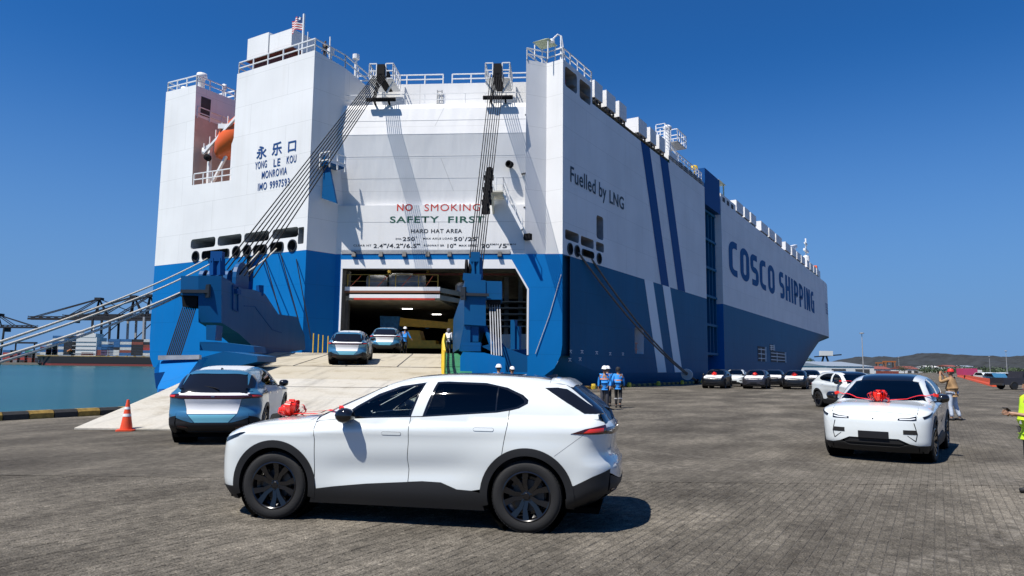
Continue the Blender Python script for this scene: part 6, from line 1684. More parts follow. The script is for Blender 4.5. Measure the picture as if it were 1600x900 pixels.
# ---- sheds and town on the right
def at_px(px, Y): 
    p = depth_at(px, 578, Y); return float(p[0]), float(p[1])
def shed(px0, px1, Y, h, rise, depth, wallm, roofm, label, name='warehouse', band=None):
    x0, _ = at_px(px0, Y); x1, _ = at_px(px1, Y); t = thing(name, label, 'building', ((x0 + x1) / 2, Y, 0)); w = (x1 - x0) / 2
    mb = MB(); mb.box((-w, 0, 0), (w, depth, h)); wl = mb.build('wall', wallm, t)
    mb = MB(); mb.prism([(-.3, h + .02), (depth + .3, h + .02), (depth / 2, h + rise)], lambda u, v, q: (-w - .3 + q, u, v), 2 * w + .6); mb.build('roof', roofm, t)
    n = max(2, int(2 * w / 12))
    for k in range(n):
        mb = MB(); x = -w + (k + .5) * 2 * w / n; mb.box((x - w / n * .6, -.08, .1), (x + w / n * .6, -.01, h * .62)); mb.build('door', band or M['recess_dark'], wl)
    return t
M['shed_roof'] = mat('shed_roof', (.22, .26, .30), .6); M['red_roof'] = mat('red_roof', (.20, .06, .045), .7); M['far_white'] = mat('far_white', (.62, .62, .60), .7)
shed(1292, 1366, 300, 3.0, 2.2, 60, M['far_white'], M['shed_roof'], 'long low grey roofed shed beyond the bow with white walls')
shed(1366, 1392, 330, 2.0, 1.3, 14, M['far_white'], M['red_roof'], 'low red roofed building right of the long shed', 'low_building')
shed(1416, 1436, 380, 2.2, 1.6, 16, M['far_white'], M['red_roof'], 'low red roofed building before the dark hills', 'low_building')
shed(1455, 1471, 520, 3.8, 1.2, 20, M['far_white'], M['far_white'], 'small white shed among the far trees', 'low_building')
shed(1484, 1500, 560, 4.6, 1.4, 20, M['far_white'], M['red_roof'], 'far red roofed building at the edge of the wood', 'low_building')
shed(1505, 1524, 600, 4.8, 1.2, 20, M['far_white'], M['shed_roof'], 'far grey roofed building behind the pink lorry', 'low_building')
def light_mast(px, Y, ytop, label):
    x, y = at_px(px, Y); h = float(depth_at(px, ytop, Y)[2]); t = thing('light_mast', label, 'lamp', (x, y, 0), 0, 'light masts of the port')
    mb = MB(); mb.tube([(0, 0, 0), (0, 0, h)], [h * .016, h * .007], 8); mb.build('mast', M['recess'], t)
    mb = MB(); mb.lathe([(0, h + .1), (h * .05, h), (h * .05, h - h * .02), (0, h - h * .03)], 12); mb.build('lamp_head', M['recess'], t)
light_mast(1349, 230, 520, 'tall light mast before the long shed'); light_mast(1573.5, 300, 548, 'light mast above the row of white cars'); light_mast(1547, 330, 557, 'shorter light mast left of the one above the white cars'); light_mast(1405, 420, 558, 'distant light mast before the left hill')
def lattice_crane(px, Y, ytop, label, m):
    x, y = at_px(px, Y); h = float(depth_at(px, ytop, Y)[2]); t = thing('yard_crane', label, 'crane', (x, y, 0), 0, 'orange yard cranes')
    mb = MB(); w = h * .45
    for sx in (-w, w):
        for sy in (-w * .4, w * .4): mb.bar((sx, sy, 0), (sx * .95, sy, h), h * .06)
    mb.build('leg', m, t); mb = MB(); mb.box((-w * 1.25, -w * .45, h), (w * 1.25, w * .45, h * 1.12)); mb.build('girder', m, t)
    mb = MB(); mb.box((-w * .4, -w * .3, h * .8), (0, w * .3, h * .99)); mb.build('cab', M['far_white'], t)
M['far_orange'] = mat('far_orange', (.36, .12, .03), .6)
lattice_crane(1390, 420, 566, 'orange yard crane in front of the hill, the taller one', M['far_orange']); lattice_crane(1377, 430, 568, 'orange yard crane, the lower one beside the long shed', M['far_orange'])
def qcrane(px, Y, boom_y, apex_y, tip, label, dark, boom_back=40, legw=10, roll=0, sgn=-1):
    """ship-to-shore crane: portal legs, girder and boom, apex frame, stays"""
    x, y = at_px(px, Y); hb = float(depth_at(px, boom_y, Y)[2]) + 2.7; ha = float(depth_at(px, apex_y, Y)[2]) + 2.7; L = abs(tip - px) / FPX * Y
    t = thing('quay_crane', label, 'crane', (x, y, -2.7), roll, 'dark gantry cranes over the container ship')
    th = max(.9, hb * .028)
    for sx in (0, -sgn * legw * 2.2):
        for sy in (-legw, legw):
            mb = MB(); mb.bar((sx, sy, 0), (sx + sgn * 1.5, sy, hb), th * 1.3); mb.build('leg', M['recess'] if dark == 2 else M['far_dark'], t)
    mb = MB(); mb.bar((0, -legw, hb * .4), (0, legw, hb * .4), th); mb.bar((0, legw, hb * .4), (-sgn * legw * 2.2, legw, hb * .4), th); mb.bar((0, -legw, hb * .4), (-sgn * legw * 2.2, legw, hb * .95), th * .7); mb.build('portal_brace', M['far_dark'], t)
    mb = MB()
    for sy in (-3, 3):
        mb.bar((-sgn * boom_back, sy, hb), (sgn * L, sy, hb), th, th * 1.6); mb.bar((-sgn * boom_back, sy, hb + th * 2.4), (sgn * L, sy, hb + th * 1.6), th * .6)
        for k in range(16):
            a = -sgn * boom_back + sgn * (L + boom_back) * k / 16; b_ = -sgn * boom_back + sgn * (L + boom_back) * (k + 1) / 16; mb.bar((a, sy, hb), (b_, sy, hb + th * 2), th * .5)
    mb.build('boom', M['far_dark'], t)
    mb = MB(); mb.bar((sgn * 4, -3, hb), (sgn * 1, 0, ha), th); mb.bar((sgn * 4, 3, hb), (sgn * 1, 0, ha), th); mb.bar((-sgn * 14, -3, hb), (sgn * 1, 0, ha), th * .9); mb.bar((-sgn * 14, 3, hb), (sgn * 1, 0, ha), th * .9); mb.box((sgn * 1 - 4, -4, ha - 1.5), (sgn * 1 + 4, 4, ha + 1.5)); mb.build('apex_frame', M['far_dark'], t)
    mb = MB()
    for fx in (.45, .92): mb.bar((sgn * 1, 2, ha), (sgn * L * fx, 3, hb + th * 1.5), th * .6); mb.bar((sgn * 1, -2, ha), (sgn * L * fx, -3, hb + th * 1.5), th * .6)
    mb.bar((sgn * 1, 0, ha), (-sgn * boom_back * .9, 0, hb + th), th * .6); mb.build('stay', M['far_dark'], t)
    mb = MB(); mb.box((-sgn * 20 - 5, -4, hb + .5), (-sgn * 20 + 5, 4, hb + 6)); mb.build('machine_house', M['far_dark'], t)
    mb = MB(); mb.box((sgn * L * .3 - 2, -2, hb - 5), (sgn * L * .3 + 2, 2, hb - 1)); mb.build('operator_cab', M['far_dark'], t)
M['far_dark'] = mat('far_dark', (.008, .010, .015), .7)
qcrane(148, 900, 499, 467, 40, 'dark gantry crane with its long boom reaching farthest out over the water', 1, 70); qcrane(203, 920, 497, 463.5, 94, 'dark gantry crane standing second behind the white bridge house', 2, 60); qcrane(228, 900, 496, 462, 120, 'dark gantry crane half hidden by the stern of the car carrier', 2, 60)
qcrane(-12, 760, 511, 492, 50, 'dark gantry crane at the far left with its boom pointing towards the container ship', 1, 40, sgn=1)
# bow-side crane far beyond the carrier
x, y = at_px(1288, 600); t = thing('harbour_crane', 'pale blue harbour crane seen beyond the bow of the car carrier', 'crane', (x, y, 0))
mb = MB(); mb.bar((-4, 0, 0), (0, 0, 13), 1.2); mb.bar((6, 0, 0), (2, 0, 13), 1.2); mb.bar((-2, 0, 6), (4, 0, 6), .8); mb.build('leg', M['far_dark'], t)
mb = MB(); mb.bar((-8, 0, 12), (15, 0, 14), 1.0); mb.build('boom', M['far_dark'], t)
mb = MB(); mb.box((-3, -2, 13), (7, 2, 17)); mb.build('machine_house', M['far_white'], t)

# ---- the container ship across the water
Yc = 740
X0, _ = at_px(62, Yc); X1, _ = at_px(300, Yc)
cs = thing('container_ship', 'black hulled container ship with a red waterline across the water', 'ship', ((X0 + X1) / 2, Yc, -2.7)); hl = (X1 - X0) / 2
mb = MB(); us = np.linspace(-hl, hl, 16); rows = []
for u in us:
    bw = 16 * (1 - max(0, (-u - hl * .72) / (hl * .28)) ** 2); rows.append([(u - (4 if u < -hl * .95 else 0) * 0, -bw, 2.4), (u - max(0, (-u - hl * .8)) * .25, -bw, 9.3), (u - max(0, (-u - hl * .8)) * .25, bw, 9.3), (u, bw, 2.4)])
vs = [v for r_ in rows for v in r_]; fs = [(i * 4 + j, (i + 1) * 4 + j, (i + 1) * 4 + (j + 1) % 4, i * 4 + (j + 1) % 4) for i in range(15) for j in range(4)] + [(0, 1, 2, 3), (60, 63, 62, 61)]
mb.add(vs, fs); mb.build('hull', mat('far_black', (.012, .012, .014), .6), cs)
mb = MB(); mb.v = [(v[0] * .995, v[1] * .99, -1 if v[2] < 5 else 2.39) for v in vs]; mb.f = [tuple(f) for f in fs]; mb.mi = [0] * len(fs); mb.build('boot_top', mat('boot_red', (.20, .035, .03), .7), cs)
mb = MB(); mb.box((-hl + 6, -15.9, 9.35), (hl - 1, -15.0, 10.2)); mb.build('deck_coaming', mat('dull_yellow', (.32, .22, .07), .8, var=.5, vscale=.15), cs)
def csx(px): return float(at_px(px, Yc)[0] - (X0 + X1) / 2)
br = MB(); br.box((csx(122), -14, 9.3), (csx(160), 4, 29)); br.box((csx(136), -14.2, 29.03), (csx(158), 0, 33)); bh = br.build('bridge_house', M['far_white'], cs)
mb = MB()
for k in range(4): mb.box((csx(123) , -14.35, 12 + k * 4), (csx(159), -14.05, 12.7 + k * 4))
mb.build('bridge_window', M['recess'], bh)
mb = MB(); mb.bar((csx(147), -6, 33), (csx(147), -6, 42), 1.2); mb.box((csx(124), -10, 29), (csx(131), -4, 36)); mb.build('funnel', M['far_white'], cs)
mb = MB(); mb.tube([(csx(118), -15.5, 14), (csx(123), -15.5, 16)], 1.3, 8); mb.build('lifeboat', M['far_orange'], cs)
CONT = [mat('container_' + n_, c_, .6, var=.15, vscale=.4) for n_, c_ in (('blue', (.03, .12, .28)), ('white', (.55, .55, .52)), ('brown', (.22, .06, .04)), ('red', (.36, .05, .04)), ('green', (.05, .22, .18)), ('grey', (.18, .19, .20)), ('black', (.02, .022, .026)))]
cnames = ['blue', 'white', 'brown', 'red', 'green', 'grey', 'black']
def cont_mesh(L, W_, H):
    mb = MB(); mb.box((0, 0, 0), (L, W_, H))
    for k in range(1, int(L / 1.2)): mb.box((k * 1.2 - .2, -.10, .25), (k * 1.2 + .2, -.003, H - .25))
    for a in (0, L - .3): mb.box((a, -.16, 0), (a + .3, -.003, H))
    return mb.mesh('shipping_container')
CM = cont_mesh(12.2, 2.44, 2.75)
def container(x, y, z, ci, label, rz=0, group='containers on the far ship'):
    if not CM.materials: CM.materials.append(CONT[0])
    o = bpy.data.objects.new('shipping_container', CM); COL.objects.link(o); o.location = (x, y, z); o.rotation_euler = (0, 0, rz)
    o.material_slots[0].link = 'OBJECT'; o.material_slots[0].material = CONT[ci]; tag(o, label, 'container', group)
stacks = [(74, 3, [1, 0, 2], 'short stack nearest the bow'), (83, 4, [6, 2, 1, 1], 'stack second from the bow'), (92, 7, [1, 0, 1, 0, 0, 1, 0], 'tall blue and white stack left of the bridge house'), (110, 7, [6, 6, 6, 6, 6, 0, 6], 'dark stack touching the bridge house'), (162, 3, [2, 2, 0], 'low brown stack right of the bridge house'), (168, 5, [0, 0, 0, 0, 1], 'blue stack right of the bridge house'), (178, 6, [1, 1, 6, 0, 0, 0], 'stack amidships'), (196, 6, [0, 2, 1, 0, 1, 0], 'striped stack left of the car carrier'), (214, 6, [6, 6, 6, 6, 2, 6], 'dark stack left of the car carrier'), (232, 6, [1, 0, 3, 2, 6, 1], 'stack beside the edge of the car carrier'), (138, 1, [3], 'deck before the bridge house')]
TIER = ['lowest', 'second', 'third', 'fourth', 'fifth', 'sixth', 'topmost']
for px, n_, cols, wh in stacks:
    for k in range(n_): container(csx(px) + (X0 + X1) / 2, Yc - 14, 9.3 - 2.7 + .06 + k * 2.82 + 1.3, cols[k], f'{cnames[cols[k]]} container, {TIER[k if k < n_ - 1 or n_ == 1 else 6]} of the {wh}')
# terminal yard left of it
mb = MB(); a0, _ = at_px(-60, 800); a1, _ = at_px(330, 800); mb.box((a0 - 300, 800, -4), (a1, 1100, -.4)); struct(mb.build('far_quay', mat('far_quay', (.18, .165, .14), .9), None))
rg = np.random.default_rng(3)
for si, px in enumerate(np.arange(2, 80, 11.5)):
    x, y = at_px(px, 815)
    for k in range(int(rg.integers(3, 6))): 
        ci = int(rg.choice([2, 3, 6, 5, 0, 4])); container(x, 815, -.38 + k * 2.82, ci, f'{cnames[ci]} container, {TIER[k]} tier of the {["first", "second", "third", "fourth", "fifth", "sixth", "last"][si]} yard stack from the picture edge', 0, 'containers in the far yard')
x, y = at_px(36, 830); t = thing('yard_gantry', 'dark rubber tyred gantry over the far container yard', 'crane', (x, y, -.4)); mb = MB()
for sx in (-11, 11): mb.bar((sx, 0, 0), (sx, 0, 22), 1.2)
mb.build('leg', M['far_dark'], t); mb = MB(); mb.box((-13, -2, 22), (13, 2, 24)); mb.build('girder', M['far_dark'], t)
# ------------------------------------------------------------------ cars, people and small things
def place_pitch(o, pitch): o.rotation_euler = (0, -pitch, o.rotation_euler[2])
_R = ground_at(823, 832.5); _F = ground_at(424, 810.5); _d = _F - _R; _d /= np.linalg.norm(_d); _n = np.array([-_d[1], _d[0], 0]); _n = _n if _n[1] > 0 else -_n
_c = (_R + _F) / 2 + _n * .93
carA = make_car((_c[0], _c[1], 0), math.degrees(atan2(_d[1], _d[0])), 'white electric SUV in side view in the foreground, black wheels and arches', 'white', steer=radians(4))
carE = make_car((8.22, 15.45, 0), -125.5, 'white electric SUV facing the viewer with a red bow on its bonnet', 'white', steer=radians(-3))
carF = make_car((15.2, 31.5, 0), -88, 'white electric SUV parked just behind the one with the bow on the right', 'white')
carB = make_car((-6.75, 17.5, .05), 100, 'blue and white SUV seen from behind at the foot of the ramp', 'blue'); place_pitch(carB, radians(2.3))
carC = make_car((-8.35, 37.0, rz(37.0)), 97, 'blue and white SUV driving up on the knuckle of the ramp', 'blue'); place_pitch(carC, atan(.08))
carD = make_car((-8.1, 46.3, rz(46.3)), 95, 'blue and white SUV at the top of the ramp entering the doorway', 'blue', far=True); place_pitch(carD, atan(.012))
rowc = []
for px, Y, lk, lb in ((1120, 62, 'dark', 'black SUV with a red bow, leftmost in the front row below the striped hull'), (1182, 62, 'grey', 'dark grey SUV with a red bow, middle of the front row by the hull'), (1243, 62, 'dark', 'black SUV with a red bow, rightmost in the front row by the hull'),
                      (1150, 69, 'white', 'white SUV in the second row between the black and the grey one'), (1209, 69, 'dark', 'black SUV in the second row behind the dark grey one'), (1266, 69, 'dark', 'black SUV in the second row nearest the white parked car')):
    p = depth_at(px, 578, Y); rowc.append(make_car((p[0], p[1], 0), -116 + (3 if Y > 65 else 0), lb, lk, far=True, group='cars lined up by the hull'))
# ---- bows and ribbons
M['ribbon'] = mat('ribbon', (.80, .025, .012), .35, coat=.2)
def bow_mesh(seed, r=.17):
    rg = np.random.default_rng(seed); mb = MB()
    for k in range(26):
        a = rg.uniform(0, 2 * pi); el = rg.uniform(-.1, 1.3); L = r * rg.uniform(.75, 1.15); w = r * .42
        d = np.array([cos(a) * cos(el), sin(a) * cos(el), sin(el)]); s = np.cross(d, [0, 0, 1.0]); s /= max(1e-6, np.linalg.norm(s)); u = np.cross(s, d); n = 9
        vs = []
        for i in range(n):
            t = i / (n - 1) * pi; q = d * L * sin(t) ** .8 + u * L * .34 * cos(t)
            ww = w * (.45 + .55 * sin(t)); vs += [q - s * ww / 2 + u * rg.normal() * .004, q + s * ww / 2 + u * rg.normal() * .004]
        mb.add([tuple(v) for v in vs], [(2 * i, 2 * i + 1, 2 * i + 3, 2 * i + 2) for i in range(n - 1)])
    return mb.mesh('bow_loops', smooth=True, fix=False)
def add_bow(car, label, bx=2.72, r=.17, straps=True, seed=1):
    bpy.context.view_layer.update()
    mw = car.matrix_world
    def P(x, y, z): return mw @ Vector((x - WHB / 2, y, z))
    zb = TZ(bx, 0)
    t = thing('ribbon_bow', label, 'bow', tuple(P(bx, 0, zb + .02)), car.rotation_euler[2], 'red bows on the bonnets')
    me = bow_mesh(seed, r); me.materials.append(M['ribbon']); link_mesh('bow', me, None, t, loc=(0, 0, .03))
    if straps:
        inv = t.matrix_world.inverted() if False else None
        for sg in (1, -1):
            mb = MB(); pts = []
            for k in range(15):
                s = k / 14; x = bx + (2.14 - bx) * s; y = sg * (.03 + .86 * s)
                z = TZ(x, min(.74, abs(y))) + .02 if abs(y) < .74 else max(1.10, TZ(x, .74) - (abs(y) - .74) * .1)
                if s > .55: z = max(z, 1.13)
                pts.append((x - bx, y, z - zb - .02))
            for i in range(14):
                (x0, y0, z0), (x1, y1, z1) = pts[i], pts[i + 1]
                mb.add([(x0 - .025, y0, z0 + .012), (x0 + .025, y0, z0), (x1 + .025, y1, z1), (x1 - .025, y1, z1 + .012)], [(0, 1, 2, 3)])
            e = pts[-1]; mb.bar(e, (e[0] - .05, e[1] + sg * .07, e[2] - .02), .04, .06)
            mb.build('ribbon', M['ribbon'], t, fix=False)
    return t
add_bow(carA, 'red bow and ribbon tied over the bonnet of the foreground white SUV', 3.22, .17, True, 1)
add_bow(carE, 'big red bow on the bonnet of the white SUV facing the viewer', 2.95, .19, True, 2)
for k, w_ in enumerate(('leftmost black SUV by the hull', 'dark grey SUV by the hull', 'rightmost black SUV by the hull')): add_bow(rowc[k], 'small red bow on the bonnet of the ' + w_, 2.75, .22, False, 3 + k)
add_bow(carF, 'red ribbon on the white SUV standing behind the other one', 2.8, .10, True, 8)

# ---- people
M['skin'] = mat('skin', (.32, .17, .10), .5); M['hair'] = mat('hair', (.012, .010, .009), .6)
M['blue_shirt'] = mat('blue_shirt', (.015, .22, .62), .75, var=.15, vscale=9); M['grey_trousers'] = mat('grey_trousers', (.045, .047, .06), .8); M['black_trousers'] = mat('black_trousers', (.010, .010, .012), .8)
M['tan_shirt'] = mat('tan_shirt', (.33, .20, .09), .8, var=.15, vscale=8); M['pale_jeans'] = mat('pale_jeans', (.50, .56, .64), .8, var=.2, vscale=12); M['white_cloth'] = mat('white_cloth', (.72, .72, .72), .8); M['red_cap'] = mat('red_cap', (.62, .02, .015), .6)
M['helmet_white'] = mat('helmet_white', (.80, .80, .80), .3); M['hi_vis'] = mat('hi_vis', (.52, .78, .02), .6); M['silver_tape'] = mat('silver_tape', (.55, .56, .58), .4); M['orange_tape'] = mat('orange_tape', (.78, .33, .14), .5); M['shoe'] = mat('shoe', (.015, .015, .016), .6); M['grey_hood'] = mat('grey_hood', (.16, .16, .18), .9)
BASE = dict(pelvis=(0, 0, .95), waist=(0, 0, 1.08), chest=(.01, 0, 1.30), neck=(0, 0, 1.465), chin=(.02, 0, 1.53), head=(.015, 0, 1.62), crown=(0, 0, 1.69),
            shL=(0, .175, 1.405), elL=(-.03, .235, 1.13), wrL=(.06, .25, .90), shR=(0, -.175, 1.405), elR=(-.03, -.235, 1.13), wrR=(.06, -.25, .90),
            hiL=(0, .09, .90), knL=(.03, .10, .50), anL=(-.02, .10, .09), toL=(.13, .115, .035), hiR=(0, -.09, .90), knR=(.03, -.10, .50), anR=(-.02, -.10, .09), toR=(.13, -.115, .035))
def skin_obj(name, J, edges, rad, m, parent, root, levels=1):
    names = list(dict.fromkeys([n for e in edges for n in e])); ix = {n: i for i, n in enumerate(names)}
    me = bpy.data.meshes.new(name); me.from_pydata([J[n] for n in names], [(ix[a], ix[b]) for a, b in edges], [])
    o = bpy.data.objects.new(name, me); COL.objects.link(o); o.parent = parent
    sk = o.modifiers.new('skin', 'SKIN'); sk.use_smooth_shade = True
    if not me.skin_vertices: me.skin_vertices.new() if hasattr(me.skin_vertices, 'new') else None
    d = me.skin_vertices[0].data
    for n in names:
        r = rad[n] if n in rad else rad['*']; d[ix[n]].radius = r if isinstance(r, tuple) else (r, r); d[ix[n]].use_root = (n == root)
    ss = o.modifiers.new('sub', 'SUBSURF'); ss.levels = levels; ss.render_levels = levels
    me.materials.append(m)
    return o
def person(loc, face, label, shirt, trousers, hat=None, pose=None, height=1.70, band=None, extras=(), sleeve=True, hair=True, vest=None):
    J = {k: np.array(v, float) for k, v in BASE.items()}
    for k, v in (pose or {}).items(): J[k] = np.array(v, float)
    t = thing('person', label, 'person', loc, radians(face)); t.scale = (height / 1.74,) * 3
    rad = dict(pelvis=(.125, .10), waist=(.115, .09), chest=(.14, .10), neck=.055, chin=.068, head=.082, crown=.060, shL=.062, shR=.062, elL=.042, elR=.042, wrL=.030, wrR=.030, hiL=.085, hiR=.085, knL=.058, knR=.058, anL=.040, anR=.040, toL=.032, toR=.032)
    E = [('pelvis', 'waist'), ('waist', 'chest'), ('chest', 'neck'), ('neck', 'chin'), ('chin', 'head'), ('head', 'crown')]
    for s in 'LR': E += [('chest', 'sh' + s), ('sh' + s, 'el' + s), ('el' + s, 'wr' + s), ('pelvis', 'hi' + s), ('hi' + s, 'kn' + s), ('kn' + s, 'an' + s), ('an' + s, 'to' + s)]
    for s in 'LR':                                          # palm and five fingers
        d = J['wr' + s] - J['el' + s]; d /= np.linalg.norm(d); ac = np.cross(d, [0, 1, 0] if abs(d[1]) < .8 else [1, 0, 0]); ac /= np.linalg.norm(ac)
        pm = J['wr' + s] + d * .07; J['pm' + s] = pm; rad['pm' + s] = (.034, .018); E.append(('wr' + s, 'pm' + s)); cu = np.cross(d, ac)
        for k, (off, ln) in enumerate(((-.030, .062), (-.010, .075), (.010, .070), (.028, .055))):
            a, b = f'f{k}a{s}', f'f{k}b{s}'; J[a] = pm + ac * off + d * .045; J[b] = J[a] + d * ln * .85 + cu * .02; rad[a] = .0095; rad[b] = .008; E += [('pm' + s, a), (a, b)]
        J['th' + s] = J['wr' + s] + d * .055 - ac * .052; rad['th' + s] = .011; E.append(('pm' + s, 'th' + s))
    body = skin_obj('body', J, E, rad, M['skin'], t, 'pelvis')
    J['nose'] = J['head'] + np.array([.085, 0, -.03])
    mb = MB(); n = J['head']; mb.hexa([(n[0] + .075, -.012, n[2] - .05), (n[0] + .105, -.012, n[2] - .05), (n[0] + .105, .012, n[2] - .05), (n[0] + .075, .012, n[2] - .05), (n[0] + .075, -.006, n[2] + .01), (n[0] + .086, -.006, n[2] + .01), (n[0] + .086, .006, n[2] + .01), (n[0] + .075, .006, n[2] + .01)]); mb.build('nose', M['skin'], t)
    for sg in (1, -1):
        mb = MB(); mb.lathe([(0, .012), (.009, .008), (.012, 0), (.009, -.008), (0, -.012)], 8, origin=(n[0] + .074, sg * .032, n[2] + .005)); mb.build('eye', M['hair'], t)
        mb = MB(); mb.box((n[0] - .015, sg * .082 - .012, n[2] - .04), (n[0] + .012, sg * .082 + .012, n[2] + .02)); mb.build('ear', M['skin'], t)
    mb = MB(); mb.box((n[0] + .068, -.022, n[2] - .078), (n[0] + .086, .022, n[2] - .068)); mb.build('mouth', M['letter_red'], t)
    sh = {k: J[k] for k in J}
    sh['hem'] = J['pelvis'] + np.array([0, 0, -.06])
    se = [('hem', 'pelvis'), ('pelvis', 'waist'), ('waist', 'chest'), ('chest', 'collar')]; sh['collar'] = J['neck'] + np.array([0, 0, -.03])
    for s in 'LR':
        sh['cf' + s] = J['el' + s] + (J['wr' + s] - J['el' + s]) * (.92 if sleeve else .05); se += [('chest', 'sh' + s), ('sh' + s, 'el' + s), ('el' + s, 'cf' + s)]
    srad = dict(hem=(.165, .125), pelvis=(.165, .125), waist=(.16, .122), chest=(.165, .125), collar=.07, shL=.08, shR=.08, elL=.06, elR=.06, cfL=.046, cfR=.046)
    so = skin_obj('shirt', sh, se, srad, shirt, t, 'pelvis')
    tr = {k: J[k] for k in J}; te = []
    for s in 'LR':
        tr['cuff' + s] = J['an' + s] + np.array([0, 0, .02]); te += [('pelvis', 'hi' + s), ('hi' + s, 'kn' + s), ('kn' + s, 'cuff' + s)]
    skin_obj('trousers', tr, te, dict(pelvis=(.145, .115), hiL=.105, hiR=.105, knL=.078, knR=.078, cuffL=.064, cuffR=.064), trousers, t, 'pelvis')
    for s in 'LR':
        a, b = J['an' + s], J['to' + s]; f = b - a; f[2] = 0; f = f / max(1e-6, np.linalg.norm(f)); mb = MB()
        p0 = np.array([a[0], a[1], max(0.05, a[2] - .03)]) - f * .06; p1 = np.array([b[0], b[1], max(.04, b[2])]) + f * .05; z0 = min(p0[2], p1[2])
        mb.tube([p0 + [0, 0, -.01], (p0 + p1) / 2 + [0, 0, .005], p1 + [0, 0, -.005]], [.046, .048, .036], 8); mb.build('shoe', M['shoe'], t, smooth=True)
    if hair:
        mb = MB(); mb.lathe([(0, .10), (.055, .088), (.088, .045), (.096, -.01), (.090, -.05)], 14, origin=(n[0] - .022, 0, n[2] + .018)); mb.build('hair', M['hair'], t, smooth=True)
    if hat:
        kind, hm = hat; mb = MB()
        if kind == 'helmet':
            mb.lathe([(0, .135), (.06, .125), (.10, .085), (.118, .03), (.122, .015), (.138, .008), (.138, 0)], 16, origin=(n[0] - .005, 0, n[2] + .035)); mb.hexa([(n[0] + .09, -.08, n[2] + .03), (n[0] + .175, -.05, n[2] + .02), (n[0] + .175, .05, n[2] + .02), (n[0] + .09, .08, n[2] + .03), (n[0] + .09, -.08, n[2] + .045), (n[0] + .175, -.05, n[2] + .03), (n[0] + .175, .05, n[2] + .03), (n[0] + .09, .08, n[2] + .045)])
            mb.build('helmet', hm, t, angle=40)
        elif kind == 'cap':
            mb.lathe([(0, .115), (.055, .105), (.092, .07), (.104, .02), (.104, 0)], 16, origin=(n[0] - .01, 0, n[2] + .03)); mb.hexa([(n[0] + .08, -.075, n[2] + .03), (n[0] + .19, -.05, n[2] + .015), (n[0] + .19, .05, n[2] + .015), (n[0] + .08, .075, n[2] + .03), (n[0] + .08, -.075, n[2] + .042), (n[0] + .19, -.05, n[2] + .025), (n[0] + .19, .05, n[2] + .025), (n[0] + .08, .075, n[2] + .042)])
            mb.build('cap', hm, t, angle=40)
        elif kind == 'hood':
            mb.lathe([(0, .14), (.07, .13), (.115, .08), (.125, 0), (.12, -.10), (.10, -.16)], 14, origin=(n[0] - .03, 0, n[2])); mb.build('hood', hm, t, smooth=True)
    if band:
        z, bm_ = band; mb = MB(); k = 20; vs = []
        for i in range(k):
            a = 2 * pi * i / k; vs += [(cos(a) * .158 + .005, sin(a) * .200, z), (cos(a) * .158 + .005, sin(a) * .200, z + .055)]
        mb.add(vs, [(2 * i, 2 * ((i + 1) % k), 2 * ((i + 1) % k) + 1, 2 * i + 1) for i in range(k)]); mb.build('reflective_band', bm_, so, smooth=True, fix=False)
    for z, mm in extras:
        mb = MB(); k = 14
        for s in 'LR':
            c = J['kn' + s] + (J['an' + s] - J['kn' + s]) * z; mb.lathe([(.082, -.02), (.082, .02)], 12, origin=tuple(c))
        mb.build('leg_band', mm, t, fix=False)
    return t, J
WALK = dict(knL=(.14, .10, .50), anL=(.10, .10, .10), toL=(.25, .11, .06), knR=(-.03, -.10, .50), anR=(-.26, -.10, .17), toR=(-.14, -.11, .05), elL=(-.12, .24, 1.14), wrL=(-.02, .25, .92), elR=(.05, -.24, 1.13), wrR=(.16, -.23, .92))
g1 = ground_at(945, 640.5); g2 = ground_at(966, 637.5)
person((g1[0], g1[1], 0), -100, 'person in a blue work shirt and white helmet facing the viewer, grey trousers', M['blue_shirt'], M['grey_trousers'], ('helmet', M['helmet_white']), dict(wrL=(.10, .22, .92), wrR=(-.02, -.25, .90)), 1.74, (1.22, M['orange_tape']))
person((g2[0], g2[1], 0), 75, 'person in a blue work shirt seen from behind walking away, dark cap', M['blue_shirt'], M['black_trousers'], ('cap', M['black_trousers']), WALK, 1.72, (1.16, M['orange_tape']), ((.25, M['silver_tape']),))
person((g2[0] - .28, g2[1] + 1.2, 0), 95, 'person in blue half hidden between two workmen, black and white cap', M['blue_shirt'], M['black_trousers'], ('helmet', M['helmet_white']), None, 1.74)
p = depth_at(779, 600, 27.5); person((p[0], p[1], 0), 100, 'person whose white helmet shows above the foreground car roof, left one', M['blue_shirt'], M['grey_trousers'], ('helmet', M['helmet_white']), None, 1.76)
p = depth_at(800, 600, 28.0); person((p[0], p[1], 0), -80, 'person in a white cap looking over the foreground car roof, right one', M['blue_shirt'], M['grey_trousers'], ('cap', M['helmet_white']), None, 1.70)
p = depth_at(632, 552, 46.0); person((p[0], p[1], rz(46.0)), -85, 'person in a blue shirt and white cap walking down the ramp with arms spread', M['blue_shirt'], M['black_trousers'], ('helmet', M['helmet_white']), dict(WALK, elL=(.02, .30, 1.16), wrL=(.05, .42, .98), elR=(-.02, -.30, 1.16), wrR=(.0, -.42, .97)), 1.72)
p = depth_at(700.5, 553, 47.0); person((p[0], p[1], rz(47.0) + .05), 80, 'person in a white top and grey hood standing by the yellow railing', M['white_cloth'], M['grey_trousers'], ('hood', M['grey_hood']), None, 1.66)
g3 = ground_at(1490, 657)
t, J = person((g3[0], g3[1], 0), 118, 'person in a tan shirt and red cap raising a phone to take a picture', M['tan_shirt'], M['pale_jeans'], ('cap', M['red_cap']), dict(elL=(.22, .26, 1.28), wrL=(.30, .12, 1.53), elR=(.22, -.22, 1.28), wrR=(.30, -.06, 1.53), anR=(-.10, -.22, .09), toR=(.04, -.25, .035), knR=(.0, -.16, .5)), 1.78)
